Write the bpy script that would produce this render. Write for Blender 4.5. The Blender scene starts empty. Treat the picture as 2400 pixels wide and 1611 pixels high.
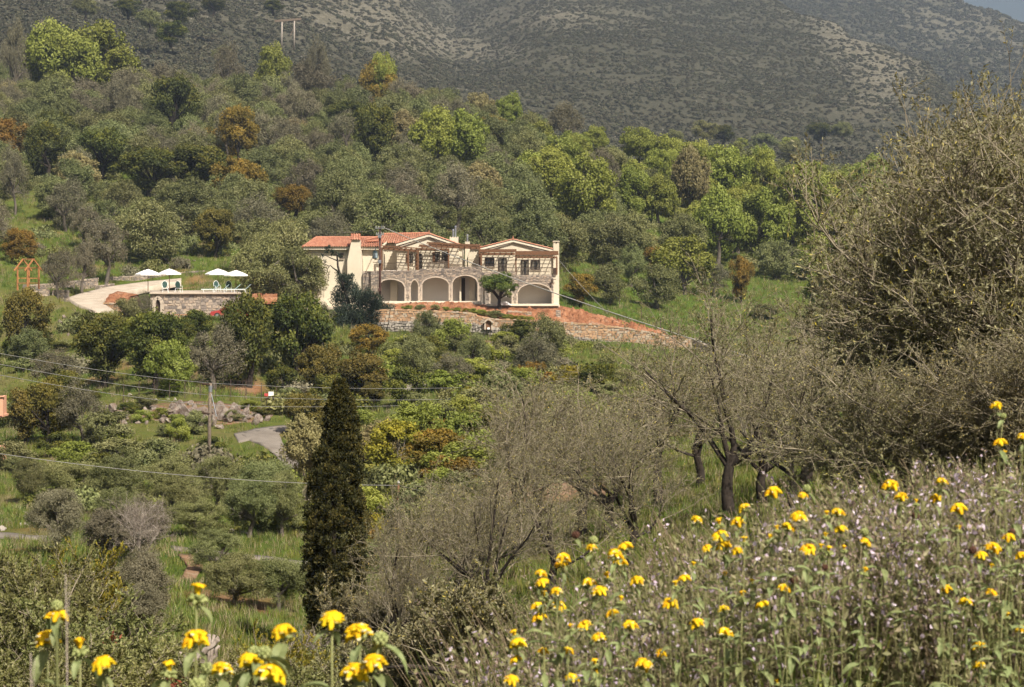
import bpy, bmesh, math, random
import numpy as np
from mathutils import Vector

# ------------------------------------------------------------------ camera, sky, sun, exposure
SC = bpy.context.scene
COL = SC.collection
F = 4813.0            # focal length in pixels of a 2400 px wide picture
HZ = 620.0            # horizon row
W, H_ = 2400.0, 1611.0
cam = bpy.data.cameras.new('camera')
cam.sensor_width = 36.0
cam.lens = 36.0 * F / W
cam.shift_y = -(H_ / 2 - HZ) / W
cam.clip_start = 0.2
cam.clip_end = 8000
cam.dof.use_dof = True
cam.dof.focus_distance = 120
cam.dof.aperture_fstop = 14
camo = bpy.data.objects.new('camera', cam)
camo.rotation_euler = (math.radians(90), 0, 0)
COL.objects.link(camo)
SC.camera = camo

SUN = Vector((0.34, -0.58, 0.74)).normalized()     # direction towards the sun
world = bpy.data.worlds.new('World')
SC.world = world
world.use_nodes = True
nt = world.node_tree
sky = nt.nodes.new('ShaderNodeTexSky')
sky.sky_type = 'NISHITA'
sky.sun_disc = False
sky.sun_elevation = math.asin(SUN.z)
sky.sun_rotation = math.atan2(SUN.x, SUN.y)
sky.air_density = 1.0
sky.dust_density = 5.0
sky.ozone_density = 1.0
nt.nodes['Background'].inputs[1].default_value = 0.05
nt.links.new(sky.outputs[0], nt.nodes['Background'].inputs[0])

sl = bpy.data.lights.new('sun', 'SUN')
sl.energy = 4.9
sl.angle = math.radians(0.5)
sl.color = (1.0, 0.935, 0.82)
slo = bpy.data.objects.new('sun', sl)
slo.rotation_euler = (-SUN).to_track_quat('-Z', 'Y').to_euler()
COL.objects.link(slo)

vs = SC.view_settings
vs.view_transform = 'Standard'
vs.look = 'None'
vs.exposure = 0.66
vs.gamma = 1.0

SC.cycles.max_bounces = 3
SC.cycles.use_denoising = True
SC.cycles.use_adaptive_sampling = True
SC.cycles.adaptive_threshold = 0.05
SC.cycles.diffuse_bounces = 2
SC.cycles.glossy_bounces = 2
SC.cycles.transmission_bounces = 3
SC.cycles.transparent_max_bounces = 4
SC.cycles.volume_bounces = 0
SC.cycles.volume_step_rate = 4

rng = np.random.default_rng(7)
random.seed(7)
K = 2400.0 / 2336.0

def P(px, py, d):
    return ((px - 1200.0) * d / F, d, (HZ - py) * d / F)
def PX(px, d): return (px - 1200.0) * d / F
def PZ(py, d): return (HZ - py) * d / F

# ------------------------------------------------------------------ object helpers
def tag(o, label=None, cat=None, group=None, kind=None):
    if label: o['label'] = label
    if cat: o['category'] = cat
    if group: o['group'] = group
    if kind: o['kind'] = kind
    return o

def link(o, parent=None):
    COL.objects.link(o)
    if parent is not None: o.parent = parent
    return o

def empty(name, loc=(0, 0, 0), rz=0.0, label=None, cat=None, group=None, parent=None):
    o = bpy.data.objects.new(name, None)
    o.location = loc
    o.rotation_euler = (0, 0, rz)
    o.empty_display_size = 0.2
    link(o, parent)
    return tag(o, label, cat, group)

def mesh_np(name, verts, faces, tint=None, mats=(), matidx=None, smooth=False):
    """verts (n,3), faces: (m,k) array or list of such arrays"""
    if not isinstance(faces, list): faces = [faces]
    faces = [np.asarray(f, dtype=np.int32) for f in faces if len(f)]
    me = bpy.data.meshes.new(name)
    verts = np.ascontiguousarray(verts, dtype=np.float32)
    me.vertices.add(len(verts))
    me.vertices.foreach_set('co', verts.ravel())
    loops = np.concatenate([f.ravel() for f in faces])
    tot = np.concatenate([np.full(len(f), f.shape[1], np.int32) for f in faces])
    start = np.concatenate([[0], np.cumsum(tot)[:-1]]).astype(np.int32)
    me.loops.add(len(loops))
    me.loops.foreach_set('vertex_index', loops)
    me.polygons.add(len(tot))
    me.polygons.foreach_set('loop_start', start)
    if matidx is not None:
        me.polygons.foreach_set('material_index', np.asarray(matidx, dtype=np.int32))
    if smooth:
        me.polygons.foreach_set('use_smooth', np.ones(len(tot), dtype=bool))
    for m in mats: me.materials.append(m)
    if tint is not None:
        a = me.attributes.new('tint', 'FLOAT', 'FACE')
        a.data.foreach_set('value', np.asarray(tint, dtype=np.float32))
    me.update(calc_edges=True)
    return me

def obj(name, me, parent=None, loc=None, rz=None, scale=None, mat=None):
    o = bpy.data.objects.new(name, me)
    if loc is not None: o.location = loc
    if rz is not None: o.rotation_euler = (0, 0, rz)
    if scale is not None: o.scale = scale
    if mat is not None:
        if not me.materials: me.materials.append(mat)
        o.material_slots[0].link = 'OBJECT'
        o.material_slots[0].material = mat
    return link(o, parent)

class MB:
    """collects polygons; build() makes ONE mesh object"""
    def __init__(s): s.v = []; s.f = []; s.t = []; s.cur = 0.5
    def face(s, pts):
        n = len(s.v); s.v.extend([tuple(p) for p in pts]); s.f.append(tuple(range(n, n + len(pts)))); s.t.append(s.cur)
    def box(s, x0, x1, y0, y1, z0, z1, bev=0.0):
        b = bev
        if b <= 0:
            n = len(s.v)
            s.v += [(x0,y0,z0),(x1,y0,z0),(x1,y1,z0),(x0,y1,z0),(x0,y0,z1),(x1,y0,z1),(x1,y1,z1),(x0,y1,z1)]
            for q in ((0,3,2,1),(4,5,6,7),(0,1,5,4),(1,2,6,5),(2,3,7,6),(3,0,4,7)):
                s.f.append(tuple(n + i for i in q)); s.t.append(s.cur)
        else:
            bm = bmesh.new()
            bmesh.ops.create_cube(bm, size=1)
            for v in bm.verts:
                v.co = ((x0+x1)/2 + v.co.x*(x1-x0), (y0+y1)/2 + v.co.y*(y1-y0), (z0+z1)/2 + v.co.z*(z1-z0))
            bmesh.ops.bevel(bm, geom=bm.edges[:], offset=b, segments=1, affect='EDGES')
            s.bm(bm)
    def bm(s, bm):
        n = len(s.v); bm.verts.index_update()
        s.v += [tuple(v.co) for v in bm.verts]
        for f in bm.faces:
            s.f.append(tuple(n + v.index for v in f.verts)); s.t.append(s.cur)
        bm.free()
    def prism(s, poly, y0, y1):
        """polygon in X-Z extruded along Y"""
        a = [(x, y0, z) for x, z in poly]; b = [(x, y1, z) for x, z in poly]
        n = len(s.v); k = len(poly); s.v += a + b
        s.f.append(tuple(range(n, n+k))); s.f.append(tuple(range(n+2*k-1, n+k-1, -1)))
        s.t += [s.cur, s.cur]
        for i in range(k):
            j = (i+1) % k
            s.f.append((n+i, n+k+i, n+k+j, n+j)); s.t.append(s.cur)
    def bar(s, a, b, w, h=None):
        """square bar between two points"""
        h = h or w
        a = Vector(a); b = Vector(b); d = (b-a).normalized()
        up = Vector((0,0,1)) if abs(d.z) < 0.95 else Vector((0,1,0))
        u = d.cross(up).normalized()*w/2; v = u.cross(d).normalized()*h/2
        n = len(s.v)
        for c in (a, b):
            s.v += [tuple(c+u+v), tuple(c-u+v), tuple(c-u-v), tuple(c+u-v)]
        for q in ((3,2,1,0),(4,5,6,7),(0,1,5,4),(1,2,6,5),(2,3,7,6),(3,0,4,7)):
            s.f.append(tuple(n+i for i in q)); s.t.append(s.cur)
    def tube(s, pts, rad, sides=6, cap=True):
        pts = [Vector(p) for p in pts]
        if not hasattr(rad, '__len__'): rad = [rad]*len(pts)
        n0 = len(s.v); prev = None
        for i, p in enumerate(pts):
            d = (pts[min(i+1, len(pts)-1)] - pts[max(i-1, 0)]).normalized()
            up = Vector((0,0,1)) if abs(d.z) < 0.9 else Vector((1,0,0))
            u = d.cross(up).normalized()
            if prev is not None:
                u = (prev - d*prev.dot(d)).normalized()
            prev = u; v = d.cross(u)
            for k in range(sides):
                a = 2*math.pi*k/sides
                s.v.append(tuple(p + (u*math.cos(a) + v*math.sin(a))*rad[i]))
        for i in range(len(pts)-1):
            for k in range(sides):
                a = n0+i*sides+k; b = n0+i*sides+(k+1) % sides
                s.f.append((a, b, b+sides, a+sides)); s.t.append(s.cur)
        if cap:
            s.f.append(tuple(n0+k for k in range(sides))[::-1]); s.t.append(s.cur)
            e = n0+(len(pts)-1)*sides
            s.f.append(tuple(e+k for k in range(sides))); s.t.append(s.cur)
    def lathe(s, prof, c=(0,0,0), sides=12):
        """profile of (r,z)"""
        n0 = len(s.v)
        for r, z in prof:
            for k in range(sides):
                a = 2*math.pi*k/sides
                s.v.append((c[0]+r*math.cos(a), c[1]+r*math.sin(a), c[2]+z))
        for i in range(len(prof)-1):
            for k in range(sides):
                a = n0+i*sides+k; b = n0+i*sides+(k+1) % sides
                s.f.append((a, b, b+sides, a+sides)); s.t.append(s.cur)
    def mesh(s, name, mat=None, smooth=False):
        me = bpy.data.meshes.new(name)
        me.from_pydata(s.v, [], s.f)
        if mat: me.materials.append(mat)
        a = me.attributes.new('tint', 'FLOAT', 'FACE')
        a.data.foreach_set('value', np.asarray(s.t, dtype=np.float32))
        if smooth:
            for p in me.polygons: p.use_smooth = True
        me.update()
        return me
    def build(s, name, mat, parent=None, smooth=False, **kw):
        return obj(name, s.mesh(name, mat, smooth), parent, **kw)

# ------------------------------------------------------------------ materials
def newmat(name):
    m = bpy.data.materials.new(name)
    m.use_nodes = True
    n = m.node_tree.nodes; l = m.node_tree.links
    for x in list(n): n.remove(x)
    out = n.new('ShaderNodeOutputMaterial')
    return m, n, l, out

def ramp(n, l, fac, cols, pos=None):
    r = n.new('ShaderNodeValToRGB')
    els = r.color_ramp.elements
    k = len(cols)
    pos = pos or [i/(k-1) for i in range(k)]
    els[0].position = pos[0]; els[1].position = pos[-1]
    for i in range(1, k-1): els.new(pos[i])
    for i, c in enumerate(cols): els[i].color = (*c, 1)
    l.new(fac, r.inputs[0])
    return r.outputs[0]

def noise(n, l, scale, detail=5, rough=0.6, coord='Object', dist=0.0):
    tc = n.new('ShaderNodeTexCoord')
    t = n.new('ShaderNodeTexNoise')
    t.inputs['Scale'].default_value = scale
    t.inputs['Detail'].default_value = detail
    t.inputs['Roughness'].default_value = rough
    t.inputs['Distortion'].default_value = dist
    if coord == 'World':
        g = n.new('ShaderNodeNewGeometry'); l.new(g.outputs['Position'], t.inputs['Vector'])
    else:
        l.new(tc.outputs[coord], t.inputs['Vector'])
    return t.outputs['Fac']

def surf(name, cols, scale=4.0, rough=0.85, bump=0.15, tint=0.0, detail=6, metallic=0.0, spec=0.3, pos=None, coord='Object', bscale=None, bdist=0.02):
    """noise mottled principled surface; tint = how much the per face attribute mixes in"""
    m, n, l, out = newmat(name)
    b = n.new('ShaderNodeBsdfPrincipled')
    b.inputs['Roughness'].default_value = rough
    b.inputs['Metallic'].default_value = metallic
    b.inputs['Specular IOR Level'].default_value = spec
    f = noise(n, l, scale, detail, coord=coord)
    if tint > 0:
        a = n.new('ShaderNodeAttribute'); a.attribute_name = 'tint'
        mx = n.new('ShaderNodeMix'); mx.data_type = 'FLOAT'
        mx.inputs[0].default_value = tint
        l.new(f, mx.inputs[2]); l.new(a.outputs['Fac'], mx.inputs[3])
        f = mx.outputs[0]
        pos = pos or [i/(len(cols)-1) for i in range(len(cols))]
    else:
        k = len(cols)
        pos = pos or [0.3+0.4*i/(k-1) for i in range(k)]
    l.new(ramp(n, l, f, cols, pos), b.inputs['Base Color'])
    if bump > 0:
        bp = n.new('ShaderNodeBump'); bp.inputs['Strength'].default_value = bump
        bp.inputs['Distance'].default_value = bdist
        l.new(noise(n, l, bscale or scale*4, 4, coord=coord), bp.inputs['Height'])
        l.new(bp.outputs[0], b.inputs['Normal'])
    l.new(b.outputs[0], out.inputs[0])
    return m

def leafmat(name, cols, trans=0.28, var=0.25, hue=0.02, gloss=0.05, pos=None):
    """leaf: per face tint picks the colour; every object shifts a little"""
    m, n, l, out = newmat(name)
    a = n.new('ShaderNodeAttribute'); a.attribute_name = 'tint'
    c = ramp(n, l, a.outputs['Fac'], cols, pos)
    oi = n.new('ShaderNodeObjectInfo')
    hs = n.new('ShaderNodeHueSaturation')
    mr = n.new('ShaderNodeMapRange'); mr.inputs[3].default_value = 1-var; mr.inputs[4].default_value = 1+var
    l.new(oi.outputs['Random'], mr.inputs[0]); l.new(mr.outputs[0], hs.inputs['Value'])
    m2 = n.new('ShaderNodeMath'); m2.operation = 'MULTIPLY'; m2.inputs[1].default_value = 7.31
    m3 = n.new('ShaderNodeMath'); m3.operation = 'FRACT'
    l.new(oi.outputs['Random'], m2.inputs[0]); l.new(m2.outputs[0], m3.inputs[0])
    mh = n.new('ShaderNodeMapRange'); mh.inputs[3].default_value = 0.5-hue; mh.inputs[4].default_value = 0.5+hue
    l.new(m3.outputs[0], mh.inputs[0]); l.new(mh.outputs[0], hs.inputs['Hue'])
    l.new(c, hs.inputs['Color'])
    d = n.new('ShaderNodeBsdfDiffuse'); t = n.new('ShaderNodeBsdfTranslucent'); g = n.new('ShaderNodeBsdfGlossy')
    g.inputs['Roughness'].default_value = 0.65
    l.new(hs.outputs[0], d.inputs[0]); l.new(hs.outputs[0], t.inputs[0])
    mx = n.new('ShaderNodeMixShader'); mx.inputs[0].default_value = trans
    l.new(d.outputs[0], mx.inputs[1]); l.new(t.outputs[0], mx.inputs[2])
    mg = n.new('ShaderNodeMixShader'); mg.inputs[0].default_value = gloss*0.4
    l.new(mx.outputs[0], mg.inputs[1]); l.new(g.outputs[0], mg.inputs[2])
    l.new(mg.outputs[0], out.inputs[0])
    return m

M = {}
M['plaster'] = surf('cream_plaster', [(0.56,0.485,0.365),(0.64,0.565,0.44)], 0.6, 0.9, 0.05)
M['trim'] = surf('pale_trim', [(0.62,0.545,0.42),(0.70,0.625,0.50)], 1.5, 0.85, 0.04)
M['stone'] = surf('facade_stone', [(0.10,0.09,0.085),(0.22,0.185,0.16),(0.33,0.275,0.225),(0.41,0.315,0.235),(0.50,0.43,0.35)], 5, 0.9, 0.5, tint=0.8, bdist=0.03)
M['ochre_stone'] = surf('ochre_stone', [(0.22,0.14,0.09),(0.36,0.22,0.125),(0.47,0.295,0.17),(0.40,0.32,0.24),(0.52,0.42,0.31)], 6, 0.92, 0.5, tint=0.75, bdist=0.03)
M['mortar'] = surf('mortar', [(0.20,0.17,0.14),(0.30,0.255,0.21)], 5, 0.95, 0.3)
M['footing'] = surf('rubble_stone', [(0.16,0.14,0.12),(0.32,0.28,0.24),(0.46,0.41,0.35)], 6, 0.92, 0.5, tint=0.7, bdist=0.03)
M['cutstone'] = surf('cut_stone', [(0.40,0.33,0.26),(0.52,0.43,0.34)], 5, 0.9, 0.3, tint=0.4)
M['tile'] = surf('terracotta_tile', [(0.28,0.11,0.065),(0.42,0.18,0.11),(0.50,0.28,0.19)], 7, 0.85, 0.2, tint=0.5)
M['wood'] = surf('brown_timber', [(0.10,0.048,0.022),(0.19,0.092,0.045)], 12, 0.7, 0.2)
M['orangewood'] = surf('orange_timber', [(0.32,0.13,0.05),(0.48,0.22,0.09)], 10, 0.7, 0.2)
M['darkwood'] = surf('dark_timber', [(0.035,0.02,0.013),(0.07,0.04,0.025)], 12, 0.6, 0.1)
M['glass'] = surf('window_glass', [(0.015,0.018,0.02),(0.03,0.035,0.04)], 2, 0.08, 0, spec=0.6)
M['curtain'] = surf('curtain', [(0.10,0.085,0.065),(0.15,0.13,0.10)], 9, 0.9, 0.1)
M['iron'] = surf('wrought_iron', [(0.05,0.035,0.025),(0.10,0.07,0.05)], 8, 0.6, 0.05)
M['steel'] = surf('galvanised_steel', [(0.22,0.23,0.25),(0.36,0.37,0.39)], 4, 0.45, 0.03, metallic=0.6)
M['lantern'] = surf('lantern_blue_iron', [(0.03,0.06,0.07),(0.06,0.11,0.12)], 6, 0.5, 0.03)
M['lampglass'] = surf('lantern_glass', [(0.30,0.38,0.42),(0.42,0.50,0.52)], 3, 0.15, 0)
M['concrete'] = surf('pale_concrete', [(0.36,0.29,0.22),(0.52,0.44,0.35)], 0.7, 0.95, 0.25, detail=9)
M['asphalt'] = surf('worn_concrete_road', [(0.15,0.125,0.10),(0.25,0.215,0.18)], 0.8, 0.95, 0.2, detail=9)
M['soil'] = surf('red_soil', [(0.13,0.055,0.028),(0.25,0.10,0.047),(0.33,0.15,0.075),(0.38,0.22,0.14)], 0.7, 1.0, 1.0, detail=12, coord='World', bscale=2.5, bdist=0.35)
M['rock'] = surf('limestone_rock', [(0.10,0.055,0.035),(0.20,0.16,0.13),(0.34,0.30,0.26)], 1.5, 0.95, 0.8, detail=9, bdist=0.05)
M['innerwall'] = surf('pale_inner_plaster', [(0.72,0.66,0.59),(0.78,0.73,0.66)], 0.8, 0.9, 0.05)
M['trackearth'] = surf('trodden_earth', [(0.13,0.12,0.045),(0.22,0.12,0.065),(0.27,0.19,0.12)], 1.2, 1.0, 0.8, detail=9, coord='World', bscale=4, bdist=0.1)
M['palecable'] = surf('pale_cable', [(0.46,0.43,0.39),(0.56,0.53,0.48)], 5, 0.6, 0)
M['whitecloth'] = surf('white_canvas', [(0.78,0.77,0.74),(0.84,0.83,0.80)], 2, 0.8, 0.02)
M['whiteplastic'] = surf('white_plastic', [(0.74,0.74,0.72),(0.80,0.80,0.78)], 3, 0.4, 0)
M['greenplastic'] = surf('dark_green_sling', [(0.02,0.05,0.04),(0.035,0.08,0.065)], 5, 0.7, 0)
M['bluesling'] = surf('pale_blue_sling', [(0.30,0.42,0.44),(0.40,0.52,0.52)], 5, 0.7, 0)
M['redpaint'] = surf('red_car_paint', [(0.30,0.035,0.035),(0.36,0.05,0.045)], 1.5, 0.35, 0, spec=0.5)
M['tyre'] = surf('tyre_rubber', [(0.015,0.015,0.015),(0.03,0.03,0.03)], 6, 0.8, 0)
M['salmon'] = surf('salmon_plaster', [(0.60,0.30,0.19),(0.68,0.36,0.24)], 1.2, 0.9, 0.05)
M['pole'] = surf('weathered_pole', [(0.10,0.075,0.055),(0.21,0.165,0.125)], 9, 0.85, 0.3)
M['creopole'] = surf('creosoted_pole', [(0.045,0.022,0.017),(0.10,0.05,0.038)], 9, 0.8, 0.3)
M['cable'] = surf('grey_cable', [(0.22,0.21,0.195),(0.30,0.285,0.265)], 5, 0.6, 0)
M['bark'] = surf('grey_bark', [(0.05,0.04,0.032),(0.12,0.10,0.08),(0.21,0.18,0.145)], 7, 0.95, 0.6, bdist=0.02)
M['darkbark'] = surf('dark_bark', [(0.018,0.013,0.01),(0.05,0.038,0.03)], 7, 0.95, 0.6)
M['twig'] = surf('olive_twig', [(0.13,0.105,0.07),(0.33,0.28,0.20)], 3, 0.9, 0, tint=0.6)
M['deadwood'] = surf('bleached_wood', [(0.10,0.075,0.06),(0.28,0.23,0.19),(0.44,0.39,0.34)], 5, 0.95, 0.7)
M['white_sign'] = surf('white_board', [(0.72,0.70,0.66),(0.78,0.76,0.72)], 3, 0.7, 0)
M['red_sign'] = surf('red_board', [(0.45,0.05,0.05),(0.5,0.08,0.07)], 3, 0.7, 0)

M['olive'] = leafmat('olive_leaf', [(0.080,0.090,0.028),(0.165,0.174,0.058),(0.28,0.278,0.12)], 0.22, 0.22, 0.02, 0.06)
M['greyolive'] = leafmat('grey_olive_leaf', [(0.10,0.09,0.05),(0.17,0.152,0.09),(0.255,0.23,0.15)], 0.2, 0.2, 0.015)
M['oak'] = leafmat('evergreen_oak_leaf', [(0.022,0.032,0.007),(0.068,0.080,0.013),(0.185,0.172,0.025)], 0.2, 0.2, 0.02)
M['orange'] = leafmat('oak_new_leaf', [(0.06,0.055,0.010),(0.185,0.125,0.020),(0.34,0.20,0.030)], 0.24, 0.2, 0.012)
M['brown'] = leafmat('olive_brown_leaf', [(0.045,0.045,0.011),(0.12,0.10,0.020),(0.22,0.165,0.032)], 0.22, 0.2, 0.012)
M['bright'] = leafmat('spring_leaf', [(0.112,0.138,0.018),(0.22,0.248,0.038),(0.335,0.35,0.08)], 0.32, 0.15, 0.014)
M['tan'] = leafmat('tan_catkin_leaf', [(0.15,0.125,0.055),(0.25,0.205,0.09),(0.32,0.27,0.12)], 0.3, 0.15, 0.015)
M['cypress'] = leafmat('cypress_scale_leaf', [(0.014,0.016,0.005),(0.042,0.042,0.011),(0.15,0.118,0.028)], 0.1, 0.05, 0.0)
M['juniper'] = leafmat('dark_pine_leaf', [(0.016,0.024,0.016),(0.034,0.047,0.030),(0.065,0.085,0.055)], 0.1, 0.1, 0.0)
M['yellowgreen'] = leafmat('broom_leaf', [(0.10,0.11,0.012),(0.22,0.20,0.02),(0.36,0.29,0.03)], 0.3, 0.12, 0.01)
M['nearolive'] = leafmat('near_olive_leaf', [(0.10,0.088,0.032),(0.19,0.168,0.070),(0.31,0.28,0.15),(0.58,0.44,0.06)], 0.34, 0.08, 0.01, 0.10, pos=[0,0.5,0.93,1.0])
M['shrub'] = leafmat('mastic_leaf', [(0.095,0.10,0.022),(0.18,0.18,0.046),(0.31,0.30,0.115)], 0.33, 0.12, 0.015, 0.08)
M['redleaf'] = leafmat('red_shoot_leaf', [(0.12,0.03,0.015),(0.30,0.07,0.03)], 0.3, 0.1, 0.0)
M['grass'] = leafmat('grass_blade', [(0.075,0.115,0.014),(0.135,0.18,0.026),(0.24,0.24,0.06)], 0.32, 0.3, 0.035)
M['drygrass'] = leafmat('dry_grass_blade', [(0.24,0.18,0.10),(0.42,0.34,0.21)], 0.35, 0.25, 0.01)
M['scrub'] = leafmat('hill_scrub', [(0.040,0.041,0.024),(0.068,0.066,0.039),(0.11,0.10,0.06)], 0.1, 0.3, 0.03)
M['phlomis_leaf'] = leafmat('felted_leaf', [(0.13,0.16,0.055),(0.21,0.245,0.095),(0.29,0.32,0.15)], 0.3, 0.12, 0.01)
M['phlomis_stem'] = leafmat('felted_stem', [(0.17,0.18,0.065),(0.27,0.265,0.115)], 0.1, 0.1, 0.0)
M['petal'] = leafmat('yellow_petal', [(0.70,0.33,0.005),(0.84,0.52,0.008),(0.88,0.62,0.02),(0.88,0.80,0.5)], 0.25, 0.05, 0.005, 0.03, pos=[0,0.35,0.9,1.0])
M['calyx'] = leafmat('green_calyx', [(0.22,0.25,0.08),(0.34,0.36,0.14)], 0.15, 0.06, 0.0)
M['brownhead'] = leafmat('dry_seed_head', [(0.05,0.02,0.012),(0.11,0.05,0.03)], 0.1, 0.1, 0.0)
M['sage'] = leafmat('sage_plant', [(0.11,0.095,0.045),(0.20,0.19,0.075),(0.30,0.285,0.14),(0.40,0.33,0.21)], 0.35, 0.1, 0.0)
M['lavender'] = leafmat('lavender_petal', [(0.50,0.38,0.48),(0.74,0.63,0.70)], 0.3, 0.0, 0.0)
M['sagebract'] = leafmat('sage_bract', [(0.20,0.13,0.10),(0.38,0.28,0.24)], 0.25, 0.0, 0.0)
# ------------------------------------------------------------------ value noise for geometry
_perm = np.random.default_rng(3).random((64, 64))
def vnoise(x, y):
    xi = np.floor(x).astype(int); yi = np.floor(y).astype(int)
    fx = x-xi; fy = y-yi
    fx = fx*fx*(3-2*fx); fy = fy*fy*(3-2*fy)
    g = lambda a, b: _perm[a % 64, b % 64]
    return (g(xi,yi)*(1-fx)+g(xi+1,yi)*fx)*(1-fy)+(g(xi,yi+1)*(1-fx)+g(xi+1,yi+1)*fx)*fy
def fbm(x, y, oct=4):
    s = 0; a = 0.5; t = 0
    for i in range(oct):
        s = s+a*(vnoise(x*2**i+17.3*i, y*2**i+5.1*i)-0.5); t += a; a *= 0.5
    return s/t*2

M['rustrock'] = surf('rusty_rocky_soil', [(0.075,0.085,0.02),(0.14,0.12,0.04),(0.20,0.10,0.055),(0.23,0.18,0.14),(0.11,0.12,0.03)], 1.1, 1.0, 1.0, detail=10, coord='World', bscale=3, bdist=0.3)
# ------------------------------------------------------------------ the lie of the land
# per column of bearings: (distance, height) near, (distance, row) beyond
def col(zs, ps):
    d = [-20, 0, 3]+[a for a, _ in zs]+[a for a, _ in ps]
    z = [-1.7, -1.6, -1.55]+[b for _, b in zs]+[(HZ-b)*a/F for a, b in ps]
    return np.array(d, float), np.array(z, float)
LAND = [
 (-1500, col([(4,-1.7),(7,-2.3),(12,-3.5),(20,-5.0)], [(30,1640),(60,1375),(100,1172),(140,990),(180,820),(215,672),(250,580),(320,400),(430,215),(460,190),(540,330)])),
 (0,    col([(4,-1.7),(7,-2.3),(12,-3.5),(20,-5.0)], [(30,1640),(40,1525),(50,1440),(60,1375),(80,1265),(100,1172),(120,1085),(140,990),(160,900),(180,820),(195,755),(205,710),(215,680),(230,632),(250,580),(280,500),(320,400),(380,290),(430,225),(450,205),(540,330)])),
 (400,  col([(4,-1.7),(7,-2.3),(12,-3.5),(20,-5.1)], [(30,1650),(40,1535),(50,1450),(60,1380),(80,1255),(100,1160),(118,1085),(128,1035),(136,985),(142,935),(150,905),(165,860),(180,808),(190,772),(197,752),(203,748),(222,700),(235,668),(238,640),(250,595),(280,510),(320,405),(380,300),(430,240),(450,230),(540,340)])),
 (760,  col([(4,-1.7),(7,-2.2),(12,-3.5),(20,-5.2)], [(30,1720),(45,1570),(55,1470),(70,1350),(85,1265),(100,1180),(120,1085),(140,990),(160,905),(180,825),(195,770),(205,740),(215,710),(230,650),(250,590),(280,520),(320,430),(380,320),(430,265),(445,262),(540,360)])),
 (1000, col([(4,-1.7),(7,-2.1),(12,-3.3),(20,-4.9)], [(30,1620),(45,1470),(60,1330),(80,1190),(100,1080),(120,1000),(140,935),(160,880),(180,825),(192,792),(198,775),(207,745),(222,735),(231,650),(250,600),(280,530),(320,430),(370,330),(420,285),(440,285),(540,380)])),
 (1200, col([(4,-1.65),(7,-1.95),(12,-3.1),(20,-4.6)], [(30,1500),(45,1310),(60,1195),(80,1095),(100,1030),(120,980),(140,930),(160,880),(180,825),(192,802),(198,785),(207,745),(222,735),(231,655),(250,605),(280,535),(320,440),(370,350),(400,315),(420,315),(540,400)])),
 (1450, col([(4,-1.6),(7,-1.7),(12,-2.8),(20,-4.2)], [(30,1420),(45,1250),(60,1150),(80,1060),(100,1000),(120,960),(140,920),(160,885),(180,850),(190,835),(196,805),(210,775),(222,742),(240,700),(260,640),(280,590),(320,480),(360,390),(380,370),(400,365),(540,430)])),
 (1700, col([(4,-1.5),(7,-1.55),(12,-2.6),(20,-3.8)], [(30,1330),(45,1200),(60,1110),(80,1040),(100,985),(120,945),(140,915),(160,890),(180,865),(195,845),(210,810),(230,760),(250,710),(270,660),(300,570),(340,470),(370,430),(390,425),(540,460)])),
 (2000, col([(4,-1.4),(7,-1.45),(12,-2.4),(20,-3.2)], [(30,1230),(45,1130),(60,1060),(80,1000),(100,955),(140,900),(180,855),(210,815),(240,760),(270,690),(300,600),(340,500),(370,460),(390,455),(540,470)])),
 (2400, col([(4,-1.3),(7,-1.35),(12,-2.2),(20,-2.9)], [(30,1150),(45,1070),(60,1010),(100,920),(150,850),(200,790),(250,710),(300,620),(350,530),(390,490),(540,490)])),
 (4000, col([(4,-1.2),(7,-1.2),(12,-1.8),(20,-2.4)], [(30,1090),(60,980),(100,900),(150,830),(200,770),(250,700),(300,610),(350,530),(390,490),(540,490)])),
]
_lp = np.array([c[0] for c in LAND], float)
_dd = np.linspace(-20, 540, 1121)
_tab = np.array([np.interp(_dd, c[1][0], c[1][1]) for c in LAND])
_ker = np.array([1,2,3,2,1.0]); _ker /= _ker.sum()
for _i in range(len(_tab)):
    _t = np.pad(_tab[_i], 2, mode='edge'); _tab[_i] = np.convolve(_t, _ker, 'valid')

def HB(x, y):
    """height of the bare ground"""
    x = np.asarray(x, float); y = np.asarray(y, float)
    px = 1200+F*x/np.maximum(y, 6.0)
    px = np.clip(px, -1500, 4000)
    k = np.clip(np.searchsorted(_lp, px)-1, 0, len(_lp)-2)
    t = (px-_lp[k])/(_lp[k+1]-_lp[k])
    t = t*t*(3-2*t)*0.5+t*0.5
    f = np.clip((y+20)*2, 0, 1119.999); i = f.astype(int); u = f-i
    a = _tab[k, i]*(1-u)+_tab[k, i+1]*u
    b = _tab[k+1, i]*(1-u)+_tab[k+1, i+1]*u
    z = a*(1-t)+b*t
    amp = np.clip((y-10)/50, 0, 1)
    z = z+amp*(0.5*fbm(x/9.0, y/9.0, 4)+0.9*fbm(x/30.0+9, y/30.0, 3)*np.clip((y-60)/150, 0, 1))
    return z

def HG(x, y): return float(HB(np.array([x]), np.array([y]))[0])
def ground_d(px, py, dmin=20, dmax=470):
    """distance at which the ground shows in row py of bearing px"""
    d = np.arange(dmin, dmax, 0.5)
    x = (px-1200)*d/F
    rows = HZ-HB(x, d)*F/d
    ok = np.nonzero(rows <= py)[0]
    return float(d[ok[0]]) if len(ok) else float(d[np.argmin(np.abs(rows-py))])

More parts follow.
